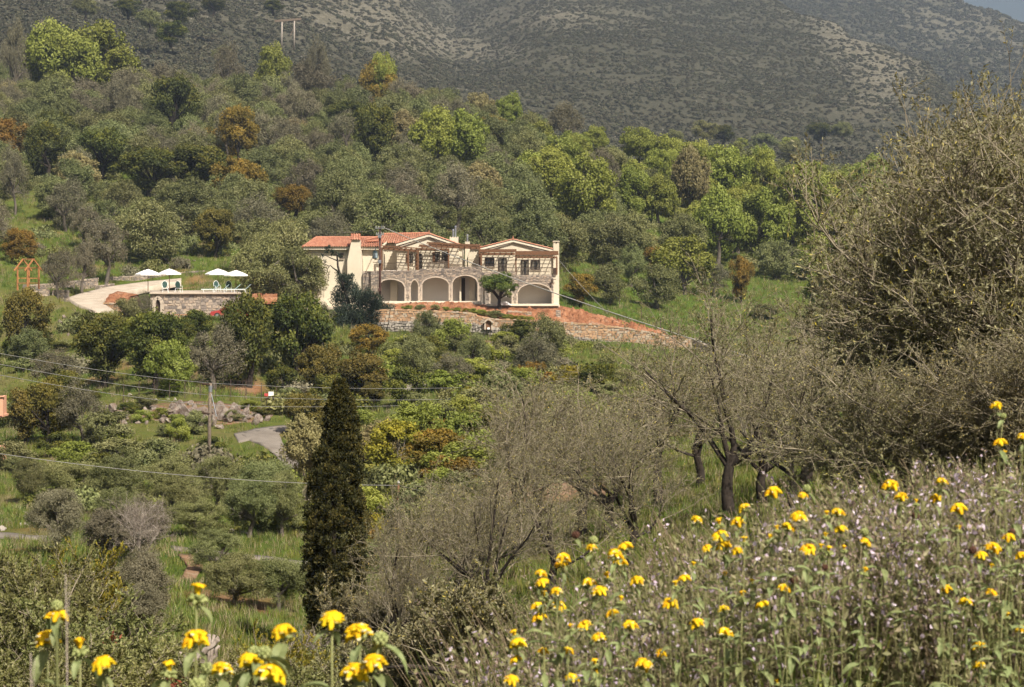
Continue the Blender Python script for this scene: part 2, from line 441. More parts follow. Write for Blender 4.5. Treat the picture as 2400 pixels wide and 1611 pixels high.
# made ground: sheets that lie on the land; the land is cut away below them
PATCH = []
def resample(pts, n):
    pts = np.array(pts, float)
    s = np.concatenate([[0], np.cumsum(np.linalg.norm(np.diff(pts, axis=0), axis=1))])
    t = np.linspace(0, s[-1], n)
    return np.stack([np.interp(t, s, pts[:, k]) for k in range(3)], 1)
def loft(name, A, B, n, m, mat, rough=0.0, cut=0.25, bulge=0.0, skirt=0.6, drape=False):
    if drape:            # follow the lie of the land
        A = [(q[0], q[1], ground_d(q[0], q[1], 25, 200)) for q in A]; B = [(q[0], q[1], ground_d(q[0], q[1], 25, 200)) for q in B]
        cut = 0.06; skirt = 0.15
    a = resample([P(*q) for q in A], n); b = resample([P(*q) for q in B], n)
    t = np.linspace(0, 1, m)[:, None, None]
    g = a[None]*(1-t)+b[None]*t
    g[..., 2] += bulge*np.sin(np.pi*t[..., 0])
    if drape: g[..., 2] = HB(g[..., 0], g[..., 1])+0.05
    if rough:
        edge = np.minimum(np.minimum(t[..., 0], 1-t[..., 0])*4, 1)
        g[..., 2] += rough*fbm(g[..., 0]*1.1, g[..., 1]*1.1+3, 4)*edge+rough*0.5*fbm(g[..., 0]*4, g[..., 1]*4, 3)*edge
    PATCH.append((g.reshape(-1, 3).copy(), cut, 0.4 if drape else 1.3))
    idx = np.arange(n*m).reshape(m, n)
    fc = np.stack([idx[:-1, :-1], idx[:-1, 1:], idx[1:, 1:], idx[1:, :-1]], -1).reshape(-1, 4)
    v = g.reshape(-1, 3)
    # a rim that goes down into the ground
    rim = np.concatenate([idx[0, :], idx[1:, -1], idx[-1, -2::-1], idx[-2:0:-1, 0]])
    low = v[rim].copy(); low[:, 2] -= skirt
    k = len(v); r = np.arange(len(rim)); r2 = np.roll(r, -1)
    fc2 = np.stack([rim[r], k+r, k+r2, rim[r2]], -1)
    o = obj(name, mesh_np(name, np.concatenate([v, low]), np.concatenate([fc, fc2]), mats=[mat], smooth=True))
    o['kind'] = 'structure'
    return o

loft('driveway', [(425,652,234),(340,660,231),(255,671,226),(190,687,217),(157,698,211)],
     [(425,658,230),(345,673,226),(300,683,221),(262,692,214),(233,706,208)], 40, 10, M['concrete'], 0.06)
loft('driveway', [(157,698.3,211),(180,713,206),(225,731,201)],
     [(233,706.3,208),(248,715,205),(268,728,201)], 24, 10, M['concrete'], 0.06)
loft('pool_terrace', [(352,686,203.6),(582,686,203.6)], [(352,681,222),(590,681,222)], 40, 12, M['concrete'], 0.02)
loft('lower_track', [(380,746,203.2),(600,747,203.2),(700,752,203)], [(380,760,197),(600,762,197),(700,768,197)], 40, 8, M['concrete'], 0.10)
loft('soil_mound', [(243,712,205.6),(285,715,204.6),(332,713,204.3)], [(258,690,212),(276,682.5,215),(322,690,211)], 40, 24, M['soil'], 0.35)
loft('soil_bank', [(590,700,203.6),(650,698,203.6)], [(592,684,210),(650,684,210)], 20, 10, M['soil'], 0.25)
loft('villa_soil_terrace', [(925,727,196.4),(1000,729,196.4),(1075,733,196.4),(1112,738,196.4),(1160,749,196.4),(1241,753,196.4),(1320,757,196.4)],
     [(925,714,207),(1000,710,207),(1075,708,207),(1112,711,207),(1160,718,207),(1241,720,207),(1320,719,207)], 120, 40, M['soil'], 0.5)
loft('soil_slope', [(1314,757,196.4),(1400,762,196.4),(1470,771,196.4),(1558,787,196.6)],
     [(1312,716,211),(1345,724,213),(1440,748,212),(1560,784,204)], 120, 44, M['soil'], 0.8)
loft('villa_floor', [(715,722,206.5),(893,716,206.5),(1312,716,206.5)], [(715,718,222),(893,714,222),(1312,714,222)], 30, 8, M['concrete'], 0.0)
loft('road', [(548,1018,134),(600,1008,137.5),(668,999,141)], [(560,1040,127.5),(622,1026,132),(690,1008,138.5)], 24, 6, M['asphalt'], 0.04, drape=True)
loft('road', [(560,1018.3,134),(575,1030,129.5),(612,1046,125),(645,1068,120.5),(668,1100,114)], [(650,1005,138.9),(655,1022,132.5),(664,1044,126.8),(684,1066,121.5),(715,1100,114.5)], 26, 8, M['asphalt'], 0.04, drape=True)
loft('rusty_bank', [(272,984),(330,984),(420,994),(520,998),(600,990),(640,978)], [(272,962),(330,955),(420,946),(520,948),(600,955),(640,962)], 60, 14, M['rustrock'], 0.12, drape=True)
loft('farm_path', [(400,1284,76.5),(470,1291,75.3),(600,1305,73),(730,1322,71)], [(410,1292,75),(470,1298,73.9),(600,1313,71.6),(730,1331,69.4)], 60, 4, M['asphalt'], 0.05, drape=True)
loft('farm_path', [(-60,1247,84),(40,1253,83.2),(110,1260,82)], [(-60,1257,82),(40,1263,81),(110,1270,80)], 20, 4, M['asphalt'], 0.05, drape=True)
loft('earth_track', [(418,1302,72.5),(440,1330,68),(415,1370,61.5)], [(448,1302,72),(478,1330,67.5),(440,1372,61)], 20, 6, M['trackearth'], 0.08, drape=True)
loft('bare_soil_plot', [(1130,1190),(1260,1190),(1420,1178)], [(1130,1145),(1260,1140),(1420,1135)], 40, 14, M['trackearth'], 0.25, drape=True)

# ------------------------------------------------------------------ ground sheet
_Y = np.concatenate([np.linspace(-15, 3, 14)[:-1], 3*np.exp(np.linspace(0, math.log(180/3), 260))[:-1], np.linspace(180, 240, 130)[:-1], np.linspace(240, 540, 120)])
_S = np.linspace(-1, 1, 430)
_S = np.sign(_S)*(0.55*np.abs(_S)+0.45*np.abs(_S)**3)
def make_ground():
    ny, nx = len(_Y), len(_S)
    wv = 14+np.maximum(_Y, 0)*0.62
    X = _S[None]*wv[:, None]; Y = np.repeat(_Y[:, None], nx, 1)
    Z = HB(X, Y)
    cutm = np.zeros_like(Z)
    for g, cut, rr in PATCH:
        bx0, by0 = g[:, 0].min()-1, g[:, 1].min()-1; bx1, by1 = g[:, 0].max()+1, g[:, 1].max()+1
        sel = np.nonzero((X > bx0) & (X < bx1) & (Y > by0) & (Y < by1))
        if not len(sel[0]): continue
        q = np.stack([X[sel], Y[sel]], 1)
        for c in range(0, len(q), 4000):
            dd = ((q[c:c+4000, None, :]-g[None, :, :2])**2).sum(-1)
            j = dd.argmin(1); near = dd[np.arange(len(j)), j] < rr**2
            ii = (sel[0][c:c+4000][near], sel[1][c:c+4000][near])
            Z[ii] = np.minimum(Z[ii], g[j[near], 2]-cut)
            cutm[ii] = 1
    idx = np.arange(ny*nx).reshape(ny, nx)
    fc = np.stack([idx[:-1, :-1], idx[:-1, 1:], idx[1:, 1:], idx[1:, :-1]], -1).reshape(-1, 4)
    V = np.stack([X, Y, Z], -1).reshape(-1, 3)
    PXX = 1200+F*X/np.maximum(Y, 1); PYY = HZ-Z*F/np.maximum(Y, 1)
    inview = (PXX > -150) & (PXX < 2550) & (Y > 11)
    n1 = fbm(X/11, Y/11, 4); n2 = fbm(X/4+7, Y/4, 3)
    lush = np.clip(0.5+0.8*n1+0.3*n2, 0, 1)
    # the open meadow right of the villa is the lushest place
    meadow = np.clip(1-np.abs(PXX-1600)/330, 0, 1)*np.clip((Y-185)/15, 0, 1)*np.clip((275-Y)/15, 0, 1)
    lush = np.clip(lush+0.6*meadow, 0, 1)
    soil = np.clip((0.5*n1-0.55*n2-0.22)*3.0, 0, 1)*(1-np.clip(meadow*2, 0, 1))
    dens = np.where(inview & (cutm < 1), np.clip(20*np.exp(-np.maximum(Y-14, 0)/42)+1.1, 0, 24), 0)
    dens *= np.clip(0.35+lush, 0, 1.2)*(1-soil*0.85)
    dens[Y > 300] *= 0.3
    wood = np.where((PXX > -120) & (PXX < 2100) & (cutm < 1), 1.0, 0.0)
    hill = (Y > 228) & (Y < 435) & ~((PXX > 1330) & (PXX < 1980) & (Y < 270)) & ~((PXX > 690) & (PXX < 1330) & (Y < 236)) & ~((PXX > 1420) & (PXX < 1580) & (Y > 285) & (Y < 318))
    low = (Y > 84) & (Y < 194) & (PXX < 1420) & ~((PXX > 340) & (PXX < 720) & (Y > 186)) & ~((PYY > 895) & (PYY < 1010) & (PXX > 240) & (PXX < 660)) & ~((PXX > 520) & (PXX < 730) & (PYY > 985) & (PYY < 1110)) & ~((PXX > 740) & (PYY < 800)) & ~((PXX < 350) & (PYY < 745))
    wood = wood*(hill*1.0+low*1.6*(PXX > 45))*np.clip(0.55+1.1*fbm(X/13+4, Y/13, 4), 0.05, 1.5)
    me = mesh_np('ground', V, fc, smooth=True)
    for nm, arr in (('wood', wood), ('lush', lush), ('soil', soil), ('dens', dens), ('gsize', np.clip(0.16+Y*0.0022, 0.16, 0.60))):
        a = me.attributes.new(nm, 'FLOAT', 'POINT'); a.data.foreach_set('value', arr.astype(np.float32).ravel())
    return me
def ground_mat():
    m, n, l, out = newmat('hillside_ground')
    b = n.new('ShaderNodeBsdfPrincipled'); b.inputs['Roughness'].default_value = 1.0
    b.inputs['Specular IOR Level'].default_value = 0.1
    lu = n.new('ShaderNodeAttribute'); lu.attribute_name = 'lush'
    so = n.new('ShaderNodeAttribute'); so.attribute_name = 'soil'
    nf = noise(n, l, 1.3, 9, 0.7, 'World'); nb = noise(n, l, 0.35, 6, 0.6, 'World')
    ad = n.new('ShaderNodeMath'); ad.operation = 'ADD'; l.new(nf, ad.inputs[0]); l.new(lu.outputs['Fac'], ad.inputs[1])
    hf = n.new('ShaderNodeMath'); hf.operation = 'MULTIPLY'; hf.inputs[1].default_value = 0.5; l.new(ad.outputs[0], hf.inputs[0])
    g = ramp(n, l, hf.outputs[0], [(0.165,0.14,0.055),(0.125,0.13,0.032),(0.09,0.125,0.020),(0.07,0.115,0.016)], [0.2,0.4,0.6,0.85])
    s = ramp(n, l, nb, [(0.22,0.085,0.04),(0.30,0.16,0.085),(0.27,0.20,0.13)], [0.3,0.5,0.7])
    mx = n.new('ShaderNodeMix'); mx.data_type = 'RGBA'
    l.new(so.outputs['Fac'], mx.inputs[0]); l.new(g, mx.inputs[6]); l.new(s, mx.inputs[7])
    l.new(mx.outputs[2], b.inputs['Base Color'])
    bp = n.new('ShaderNodeBump'); bp.inputs['Strength'].default_value = 0.9; bp.inputs['Distance'].default_value = 0.25
    l.new(noise(n, l, 3.0, 8, 0.75, 'World'), bp.inputs['Height']); l.new(bp.outputs[0], b.inputs['Normal'])
    l.new(b.outputs[0], out.inputs[0])
    return m
GROUND = make_ground()
GROUND.materials.append(ground_mat())
tag(obj('ground', GROUND), kind='structure')

# ------------------------------------------------------------------ scatter by geometry nodes (only for uncountable cover)
def scatter(name, host, srcs, dens, smin, smax, seed, attr='dens', sattr=None, label=None, cat=None, tilt=0.25):
    ng = bpy.data.node_groups.new(name, 'GeometryNodeTree')
    ng.interface.new_socket('Geometry', in_out='INPUT', socket_type='NodeSocketGeometry')
    ng.interface.new_socket('Geometry', in_out='OUTPUT', socket_type='NodeSocketGeometry')
    n = ng.nodes; l = ng.links
    gi = n.new('NodeGroupInput'); go = n.new('NodeGroupOutput')
    na = n.new('GeometryNodeInputNamedAttribute'); na.data_type = 'FLOAT'; na.inputs[0].default_value = attr
    mu = n.new('ShaderNodeMath'); mu.operation = 'MULTIPLY'; mu.inputs[1].default_value = dens/len(srcs)
    l.new(na.outputs[0], mu.inputs[0])
    join = n.new('GeometryNodeJoinGeometry')
    for i, s in enumerate(srcs):
        dp = n.new('GeometryNodeDistributePointsOnFaces'); dp.distribute_method = 'RANDOM'
        l.new(gi.outputs[0], dp.inputs['Mesh']); l.new(mu.outputs[0], dp.inputs['Density']); dp.inputs['Seed'].default_value = seed+i
        oi = n.new('GeometryNodeObjectInfo'); oi.inputs['Object'].default_value = s; oi.inputs['As Instance'].default_value = True
        ip = n.new('GeometryNodeInstanceOnPoints')
        l.new(dp.outputs['Points'], ip.inputs['Points']); l.new(oi.outputs['Geometry'], ip.inputs['Instance'])
        rv = n.new('FunctionNodeRandomValue'); rv.data_type = 'FLOAT_VECTOR'
        rv.inputs[0].default_value = (-tilt, -tilt, 0); rv.inputs[1].default_value = (tilt, tilt, 6.283); rv.inputs['Seed'].default_value = seed+10+i
        l.new(rv.outputs[0], ip.inputs['Rotation'])
        rs = n.new('FunctionNodeRandomValue'); rs.data_type = 'FLOAT'
        rs.inputs[2].default_value = smin; rs.inputs[3].default_value = smax; rs.inputs['Seed'].default_value = seed+20+i
        if sattr:
            sa = n.new('GeometryNodeInputNamedAttribute'); sa.data_type = 'FLOAT'; sa.inputs[0].default_value = sattr
            mm = n.new('ShaderNodeMath'); mm.operation = 'MULTIPLY'
            l.new(sa.outputs[0], mm.inputs[0]); l.new(rs.outputs[1], mm.inputs[1]); l.new(mm.outputs[0], ip.inputs['Scale'])
        else:
            l.new(rs.outputs[1], ip.inputs['Scale'])
        l.new(ip.outputs[0], join.inputs[0])
    l.new(join.outputs[0], go.inputs[0])
    o = bpy.data.objects.new(name, host); link(o)
    md = o.modifiers.new('scatter', 'NODES'); md.node_group = ng
    return tag(o, label, cat, None, 'stuff')

def quads_leaf(c, ax, nr, L, Wd, tint):
    """rhombic leaves: centre, long axis, normal"""
    ax = ax/np.linalg.norm(ax, axis=1, keepdims=True)
    sd = np.cross(ax, nr); sd /= np.maximum(np.linalg.norm(sd, axis=1, keepdims=True), 1e-6)
    L = np.asarray(L).reshape(-1, 1); Wd = np.asarray(Wd).reshape(-1, 1)
    v = np.stack([c-ax*L/2, c+sd*Wd/2, c+ax*L/2, c-sd*Wd/2], 1).reshape(-1, 3)
    f = np.arange(len(c)*4).reshape(-1, 4)
    return v, f, np.asarray(tint)

def unit(n, r=None):
    r = r if r is not None else rng
    v = r.normal(size=(n, 3)); return v/np.linalg.norm(v, axis=1, keepdims=True)

def tuft_mesh(name, nb, h, w, mat, spread=0.35, lean=0.5, flowers=0):
    b = rng.normal(size=(nb, 2))*spread
    a = rng.uniform(0, 2*np.pi, nb); hh = h*rng.uniform(0.5, 1.1, nb); ln = lean*hh*rng.uniform(0.2, 1, nb)
    d = np.stack([np.cos(a), np.sin(a)], 1); s = np.stack([-np.sin(a), np.cos(a)], 1)*w
    z0 = np.full(nb, -0.08)
    p0 = np.concatenate([b-s/2, z0[:, None]], 1); p1 = np.concatenate([b+s/2, z0[:, None]], 1)
    m0 = np.concatenate([b+d*ln[:, None]*0.35-s/2.4, (hh*0.6)[:, None]], 1); m1 = np.concatenate([b+d*ln[:, None]*0.35+s/2.4, (hh*0.6)[:, None]], 1)
    t = np.concatenate([b+d*ln[:, None], hh[:, None]], 1)
    v = np.stack([p0, p1, m1, m0, t], 1).reshape(-1, 3)
    k = np.arange(nb)*5
    f4 = np.stack([k, k+1, k+2, k+3], 1); f3 = np.stack([k+3, k+2, k+4], 1)
    tn = rng.random(nb)
    return mesh_np(name, v, [f4, f3], tint=np.concatenate([tn, tn]), mats=[mat])
_g1 = bpy.data.objects.new('grass_tuft', tuft_mesh('grass_tuft', 26, 0.9, 0.045, M['grass']))
_g2 = bpy.data.objects.new('grass_tuft', tuft_mesh('grass_tuft_b', 20, 0.6, 0.06, M['grass'], 0.5, 0.9))
_g3 = bpy.data.objects.new('dry_tuft', tuft_mesh('dry_tuft', 22, 1.0, 0.03, M['drygrass'], 0.4, 0.6))
scatter('meadow_grass', GROUND, [_g1, _g2, _g1, _g3], 1.0, 0.6, 1.3, 5, 'dens', 'gsize', 'spring grass and weeds covering the open ground', 'grass')

# ------------------------------------------------------------------ mountains
def mountain(name, cols, px0, px1, nx, d0, d1, ny, amp, mat, seed, rocky):
    cp = np.array([c[0] for c in cols], float)
    dd = np.linspace(d0, d1, ny)
    tab = np.array([np.interp(dd, [q[0] for q in c[1]], [(HZ-q[1])*q[0]/F for q in c[1]]) for c in cols])
    ker = np.ones(9)/9
    for i in range(len(tab)): tab[i] = np.convolve(np.pad(tab[i], 4, mode='edge'), ker, 'valid')
    px = np.linspace(px0, px1, nx)
    k = np.clip(np.searchsorted(cp, px)-1, 0, len(cp)-2); t = np.clip((px-cp[k])/(cp[k+1]-cp[k]), 0, 1)
    t = 0.5*t+0.5*t*t*(3-2*t)
    Z = tab[k].T*(1-t)+tab[k+1].T*t
    X = (px[None]-1200)*dd[:, None]/F; Y = np.repeat(dd[:, None], nx, 1)
    Z = Z+amp*fbm(X/70+seed, Y/70, 5)+amp*0.35*fbm(X/17+seed, Y/17, 4)
    idx = np.arange(ny*nx).reshape(ny, nx)
    fc = np.stack([idx[:-1, :-1], idx[:-1, 1:], idx[1:, 1:], idx[1:, :-1]], -1).reshape(-1, 4)
    me = mesh_np(name, np.stack([X, Y, Z], -1).reshape(-1, 3), fc, mats=[mat], smooth=True)
    PXX = np.repeat(px[None], ny, 0); PYY = HZ-Z*F/Y
    r = rocky(PXX, PYY, X, Y)  # random bare rock plus sun patches between cloud shadows, painted pale
    dens = np.clip(1.05-0.7*r, 0.3, 1.1)*np.clip(0.75+0.7*fbm(X/40+3, Y/40+seed, 4), 0.1, 1.4)
    dens *= 1+0.9*np.clip((800-PXX)/250, 0, 1)
    dens[(PXX < -120) | (PXX > 2520) | (PYY < -60)] = 0
    for nm, arr in (('rocky', r), ('dens', dens), ('stones', np.clip(r*0.9+0.03, 0, 1)*(dens > 0))):  # stones lie thicker in the painted sun patches
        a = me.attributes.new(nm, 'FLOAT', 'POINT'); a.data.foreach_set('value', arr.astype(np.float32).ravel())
    tag(obj(name, me), kind='structure')
    return me
def mountain_mat():
    m, n, l, out = newmat('mountain_ground')
    b = n.new('ShaderNodeBsdfPrincipled'); b.inputs['Roughness'].default_value = 1.0; b.inputs['Specular IOR Level'].default_value = 0.05
    a = n.new('ShaderNodeAttribute'); a.attribute_name = 'rocky'  # mixes in pale ground: rock tone and painted sunlight
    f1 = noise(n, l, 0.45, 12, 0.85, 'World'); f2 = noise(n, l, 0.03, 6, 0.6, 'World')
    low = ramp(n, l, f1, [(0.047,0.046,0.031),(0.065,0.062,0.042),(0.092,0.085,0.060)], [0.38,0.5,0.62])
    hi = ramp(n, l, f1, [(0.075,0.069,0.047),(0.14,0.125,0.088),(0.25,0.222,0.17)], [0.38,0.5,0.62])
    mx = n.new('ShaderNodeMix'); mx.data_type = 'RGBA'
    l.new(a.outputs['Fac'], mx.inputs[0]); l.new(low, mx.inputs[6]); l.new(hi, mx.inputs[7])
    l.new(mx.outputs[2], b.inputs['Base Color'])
    bp = n.new('ShaderNodeBump'); bp.inputs['Strength'].default_value = 1.0; bp.inputs['Distance'].default_value = 1.2
    l.new(noise(n, l, 0.35, 9, 0.7, 'World'), bp.inputs['Height']); l.new(bp.outputs[0], b.inputs['Normal'])
    l.new(b.outputs[0], out.inputs[0])
    return m
MM = mountain_mat()
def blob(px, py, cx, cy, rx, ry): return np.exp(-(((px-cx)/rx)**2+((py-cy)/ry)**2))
def sunlit_rock1(px, py, X, Y):
    r = blob(px,py,850,30,170,60)+blob(px,py,1000,95,120,40)+0.8*blob(px,py,1290,40,170,35)+0.8*blob(px,py,1150,125,90,25)  # blobs put sunlit patches of the near slope into the colour
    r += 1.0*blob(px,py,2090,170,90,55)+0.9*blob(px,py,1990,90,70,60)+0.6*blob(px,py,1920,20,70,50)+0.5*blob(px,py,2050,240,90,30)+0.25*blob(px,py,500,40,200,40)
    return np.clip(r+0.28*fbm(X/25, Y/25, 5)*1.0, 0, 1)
def sunlit_rock2(px, py, X, Y):
    r = 0.6*blob(px,py,2250,50,200,40)+0.35*blob(px,py,2350,100,150,40)  # far slope: sunlight painted as paler ground
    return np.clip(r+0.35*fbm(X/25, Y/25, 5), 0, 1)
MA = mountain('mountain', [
  (-1200, [(440,420),(520,260),(650,60),(800,-120),(1200,-400),(1700,-500)]),
  (0,    [(440,420),(520,250),(600,130),(700,10),(800,-80),(1200,-300),(1700,-400)]),
  (350,  [(440,420),(520,260),(600,150),(700,60),(800,-20),(1000,-150),(1700,-350)]),
  (700,  [(440,430),(520,290),(620,190),(720,125),(850,50),(1000,-40),(1300,-180),(1700,-300)]),
  (900,  [(440,440),(560,290),(680,215),(800,150),(950,75),(1150,-20),(1400,-130),(1700,-220)]),
  (1060, [(440,450),(600,310),(750,245),(900,190),(1100,130),(1300,75),(1500,0),(1700,-100)]),
  (1120, [(440,450),(600,315),(750,250),(900,200),(1050,150),(1250,80),(1500,-40),(1700,-140)]),
  (1300, [(440,455),(620,340),(760,270),(880,190),(1000,110),(1200,15),(1400,-80),(1700,-200)]),
  (1550, [(440,470),(640,380),(760,310),(880,215),(1000,130),(1200,40),(1400,-60),(1700,-200)]),
  (1800, [(440,480),(640,400),(760,330),(880,240),(1000,160),(1150,80),(1330,-5),(1420,40),(1700,200)]),
  (1950, [(440,485),(640,405),(760,335),(880,255),(1000,180),(1150,100),(1270,45),(1340,100),(1700,330)]),
  (2080, [(440,490),(640,405),(760,340),(880,270),(1000,205),(1100,145),(1190,98),(1250,150),(1500,400),(1700,450)]),
  (2170, [(440,490),(640,410),(760,350),(880,285),(1000,225),(1090,175),(1150,140),(1200,200),(1400,420),(1700,480)]),
  (2215, [(440,490),(640,410),(760,355),(880,300),(980,255),(1060,215),(1110,187),(1160,280),(1300,440),(1700,480)]),
  (2300, [(440,490),(640,430),(760,400),(900,360),(1000,350),(1100,380),(1300,450),(1700,480)]),
  (2500, [(440,490),(640,440),(760,420),(900,400),(1000,400),(1100,420),(1300,460),(1700,480)]),
  (4200, [(440,490),(640,440),(900,400),(1300,460),(1700,480)]),
 ], -1200, 4200, 620, 440, 1700, 330, 5.0, MM, 3, sunlit_rock1)
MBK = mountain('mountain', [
  (1200, [(1150,480),(1300,300),(1700,60),(2000,-160),(2300,-250),(3000,-250)]),
  (1800, [(1150,480),(1250,330),(1500,180),(1900,-20),(2100,-120),(2300,-60),(3000,100)]),
  (2050, [(1150,470),(1250,330),(1500,190),(1800,50),(2000,-60),(2150,-30),(3000,150)]),
  (2235, [(1150,440),(1250,320),(1500,190),(1800,70),(1960,2),(2100,60),(3000,200)]),
  (2330, [(1150,420),(1250,310),(1500,190),(1750,90),(1920,27),(2050,80),(3000,220)]),
  (2400, [(1150,410),(1250,300),(1500,195),(1750,100),(1880,50),(2000,100),(3000,240)]),
  (2800, [(1150,400),(1250,300),(1500,220),(1750,150),(1850,130),(2000,190),(3000,300)]),
  (4400, [(1150,400),(1250,330),(1500,280),(1750,230),(1850,220),(2000,280),(3000,350)]),
 ], 1200, 4400, 330, 1150, 3000, 260, 5.0, MM, 11, sunlit_rock2)

def clump_mesh(name, n, L, Wd, mat, squash=0.7, seed=0):
    r = np.random.default_rng(seed)
    d = unit(n, r); d[:, 2] = np.abs(d[:, 2])
    bl = unit(6, r)*0.35; bl[:, 2] = np.abs(bl[:, 2])*0.8
    c = bl[r.integers(0, 6, n)]+d*r.uniform(0.3, 0.6, (n, 1)); c[:, 2] *= squash
    nr = d+0.7*unit(n, r); ax = np.cross(nr, unit(n, r))
    v, f, t = quads_leaf(c, ax, nr, L*r.uniform(0.6, 1.3, n), Wd*r.uniform(0.6, 1.3, n), r.random(n))
    return mesh_np(name, v, f, tint=t, mats=[mat])
_s1 = bpy.data.objects.new('scrub_clump', clump_mesh('scrub_clump', 90, 0.34, 0.26, M['scrub'], 0.7, 1))
_s2 = bpy.data.objects.new('scrub_clump', clump_mesh('scrub_clump_b', 90, 0.34, 0.26, M['scrub'], 0.9, 2))
_bm = bmesh.new(); bmesh.ops.create_icosphere(_bm, subdivisions=1, radius=0.5)
for _v in _bm.verts: _v.co *= random.uniform(0.6, 1.2); _v.co.z *= 0.7
_mb = MB(); _mb.bm(_bm)
M['hillstone'] = surf('hill_stone', [(0.16,0.145,0.125),(0.28,0.26,0.225)], 2, 0.95, 0.3)
_s3 = bpy.data.objects.new('hill_stone', _mb.mesh('hill_stone', M['hillstone']))
scatter('mountain_scrub', MA, [_s1, _s2], 0.17, 0.7, 2.0, 31, 'dens', None, 'low dark scrub covering the near mountain slope', 'scrub', 0.2)
scatter('mountain_scrub', MBK, [_s1, _s2], 0.06, 1.5, 4.5, 37, 'dens', None, 'dark scrub on the far mountain under the sky', 'scrub', 0.2)
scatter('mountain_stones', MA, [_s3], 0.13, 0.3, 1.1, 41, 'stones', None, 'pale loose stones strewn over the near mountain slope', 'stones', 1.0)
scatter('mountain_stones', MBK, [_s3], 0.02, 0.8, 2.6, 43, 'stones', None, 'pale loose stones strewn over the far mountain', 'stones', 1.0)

def big_clump(name, seed, mat):
    r = np.random.default_rng(seed); n = 1100
    bl = unit(11, r)*0.38; bl[:, 2] = np.abs(bl[:, 2])*0.75
    k = r.integers(0, 11, n); d = unit(n, r); d[:, 2] = d[:, 2]*0.7+0.25
    c = bl[k]+d*r.uniform(0.12, 0.26, (n, 1))
    nr = d+0.7*unit(n, r); ax = np.cross(nr, unit(n, r))
    v, f, t = quads_leaf(c, ax, nr, 0.085*r.uniform(0.6, 1.3, n), 0.05*r.uniform(0.6, 1.3, n), np.clip(0.6*r.random(n)+0.4*r.random(11)[k], 0, 1))
    return bpy.data.objects.new(name, mesh_np(name, v, f, tint=t, mats=[mat]))
UG = [big_clump('undergrowth_clump', 60+i, M[q]) for i, q in enumerate(('olive', 'oak', 'olive', 'shrub', 'bright', 'greyolive'))]
scatter('undergrowth', GROUND, UG, 0.045, 1.3, 3.6, 51, 'wood', None, 'tangled undergrowth of low bushes between the hillside trees', 'undergrowth', 0.25)
# ------------------------------------------------------------------ plants: branches
def batch_tubes(pts, rad, sides=4):
    """pts (N,n,3), rad (N,n) -> verts, quads"""
    N, n, _ = pts.shape
    d = np.gradient(pts, axis=1); d /= np.maximum(np.linalg.norm(d, axis=2, keepdims=True), 1e-9)
    up = np.where(np.abs(d[..., 2:3]) < 0.9, np.array([0, 0, 1.0]), np.array([1.0, 0, 0]))
    u = np.cross(d, up); u /= np.maximum(np.linalg.norm(u, axis=2, keepdims=True), 1e-9)
    for i in range(1, n):
        q = u[:, i-1]-d[:, i]*(u[:, i-1]*d[:, i]).sum(1, keepdims=True)
        u[:, i] = q/np.maximum(np.linalg.norm(q, axis=1, keepdims=True), 1e-9)
    v = np.cross(d, u)
    a = 2*np.pi*np.arange(sides)/sides
    ring = pts[:, :, None]+rad[:, :, None, None]*(u[:, :, None]*np.cos(a)[None, None, :, None]+v[:, :, None]*np.sin(a)[None, None, :, None])
    idx = np.arange(N*n*sides).reshape(N, n, sides)
    nx = np.roll(idx, -1, axis=2)
    f = np.stack([idx[:, :-1], nx[:, :-1], nx[:, 1:], idx[:, 1:]], -1).reshape(-1, 4)
    return ring.reshape(-1, 3), f

def grow(par, per, L, spread, up, n, wig, tmin=0.3, tmax=1.0, r=None, droop=0.0):
    """children that spring from parent polylines par (M,k,3)"""
    r = r or rng
    Mn, k, _ = par.shape
    pi = np.repeat(np.arange(Mn), per); N = len(pi)
    t = r.uniform(tmin, tmax, N)*(k-1); i = np.minimum(t.astype(int), k-2); w = (t-i)[:, None]
    base = par[pi, i]*(1-w)+par[pi, i+1]*w
    tg = par[pi, i+1]-par[pi, i]; tg /= np.maximum(np.linalg.norm(tg, axis=1, keepdims=True), 1e-9)
    d = tg*(1-spread*0.5)+unit(N, r)*spread+np.array([0, 0, up]); d /= np.linalg.norm(d, axis=1, keepdims=True)
    ln = r.uniform(L[0], L[1], N)[:, None]
    out = np.zeros((N, n, 3)); out[:, 0] = base
    for j in range(1, n):
        d = d+unit(N, r)*wig+np.array([0, 0, up*0.15-droop*j/n]); d /= np.linalg.norm(d, axis=1, keepdims=True)
        out[:, j] = out[:, j-1]+d*ln/(n-1)
    return out

def wood(groups):
    """groups of (pts, r0, r1, sides) -> one set of arrays"""
    V = []; Fc = []; k = 0
    for pts, r0, r1, s in groups:
        N, n, _ = pts.shape
        rad = np.linspace(1, 0, n)[None]*(np.asarray(r0).reshape(-1, 1)-np.asarray(r1).reshape(-1, 1))+np.asarray(r1).reshape(-1, 1)
        rad = np.broadcast_to(rad, (N, n))
        v, f = batch_tubes(pts, rad, s)
        V.append(v); Fc.append(f+k); k += len(v)
    return np.concatenate(V), np.concatenate(Fc)

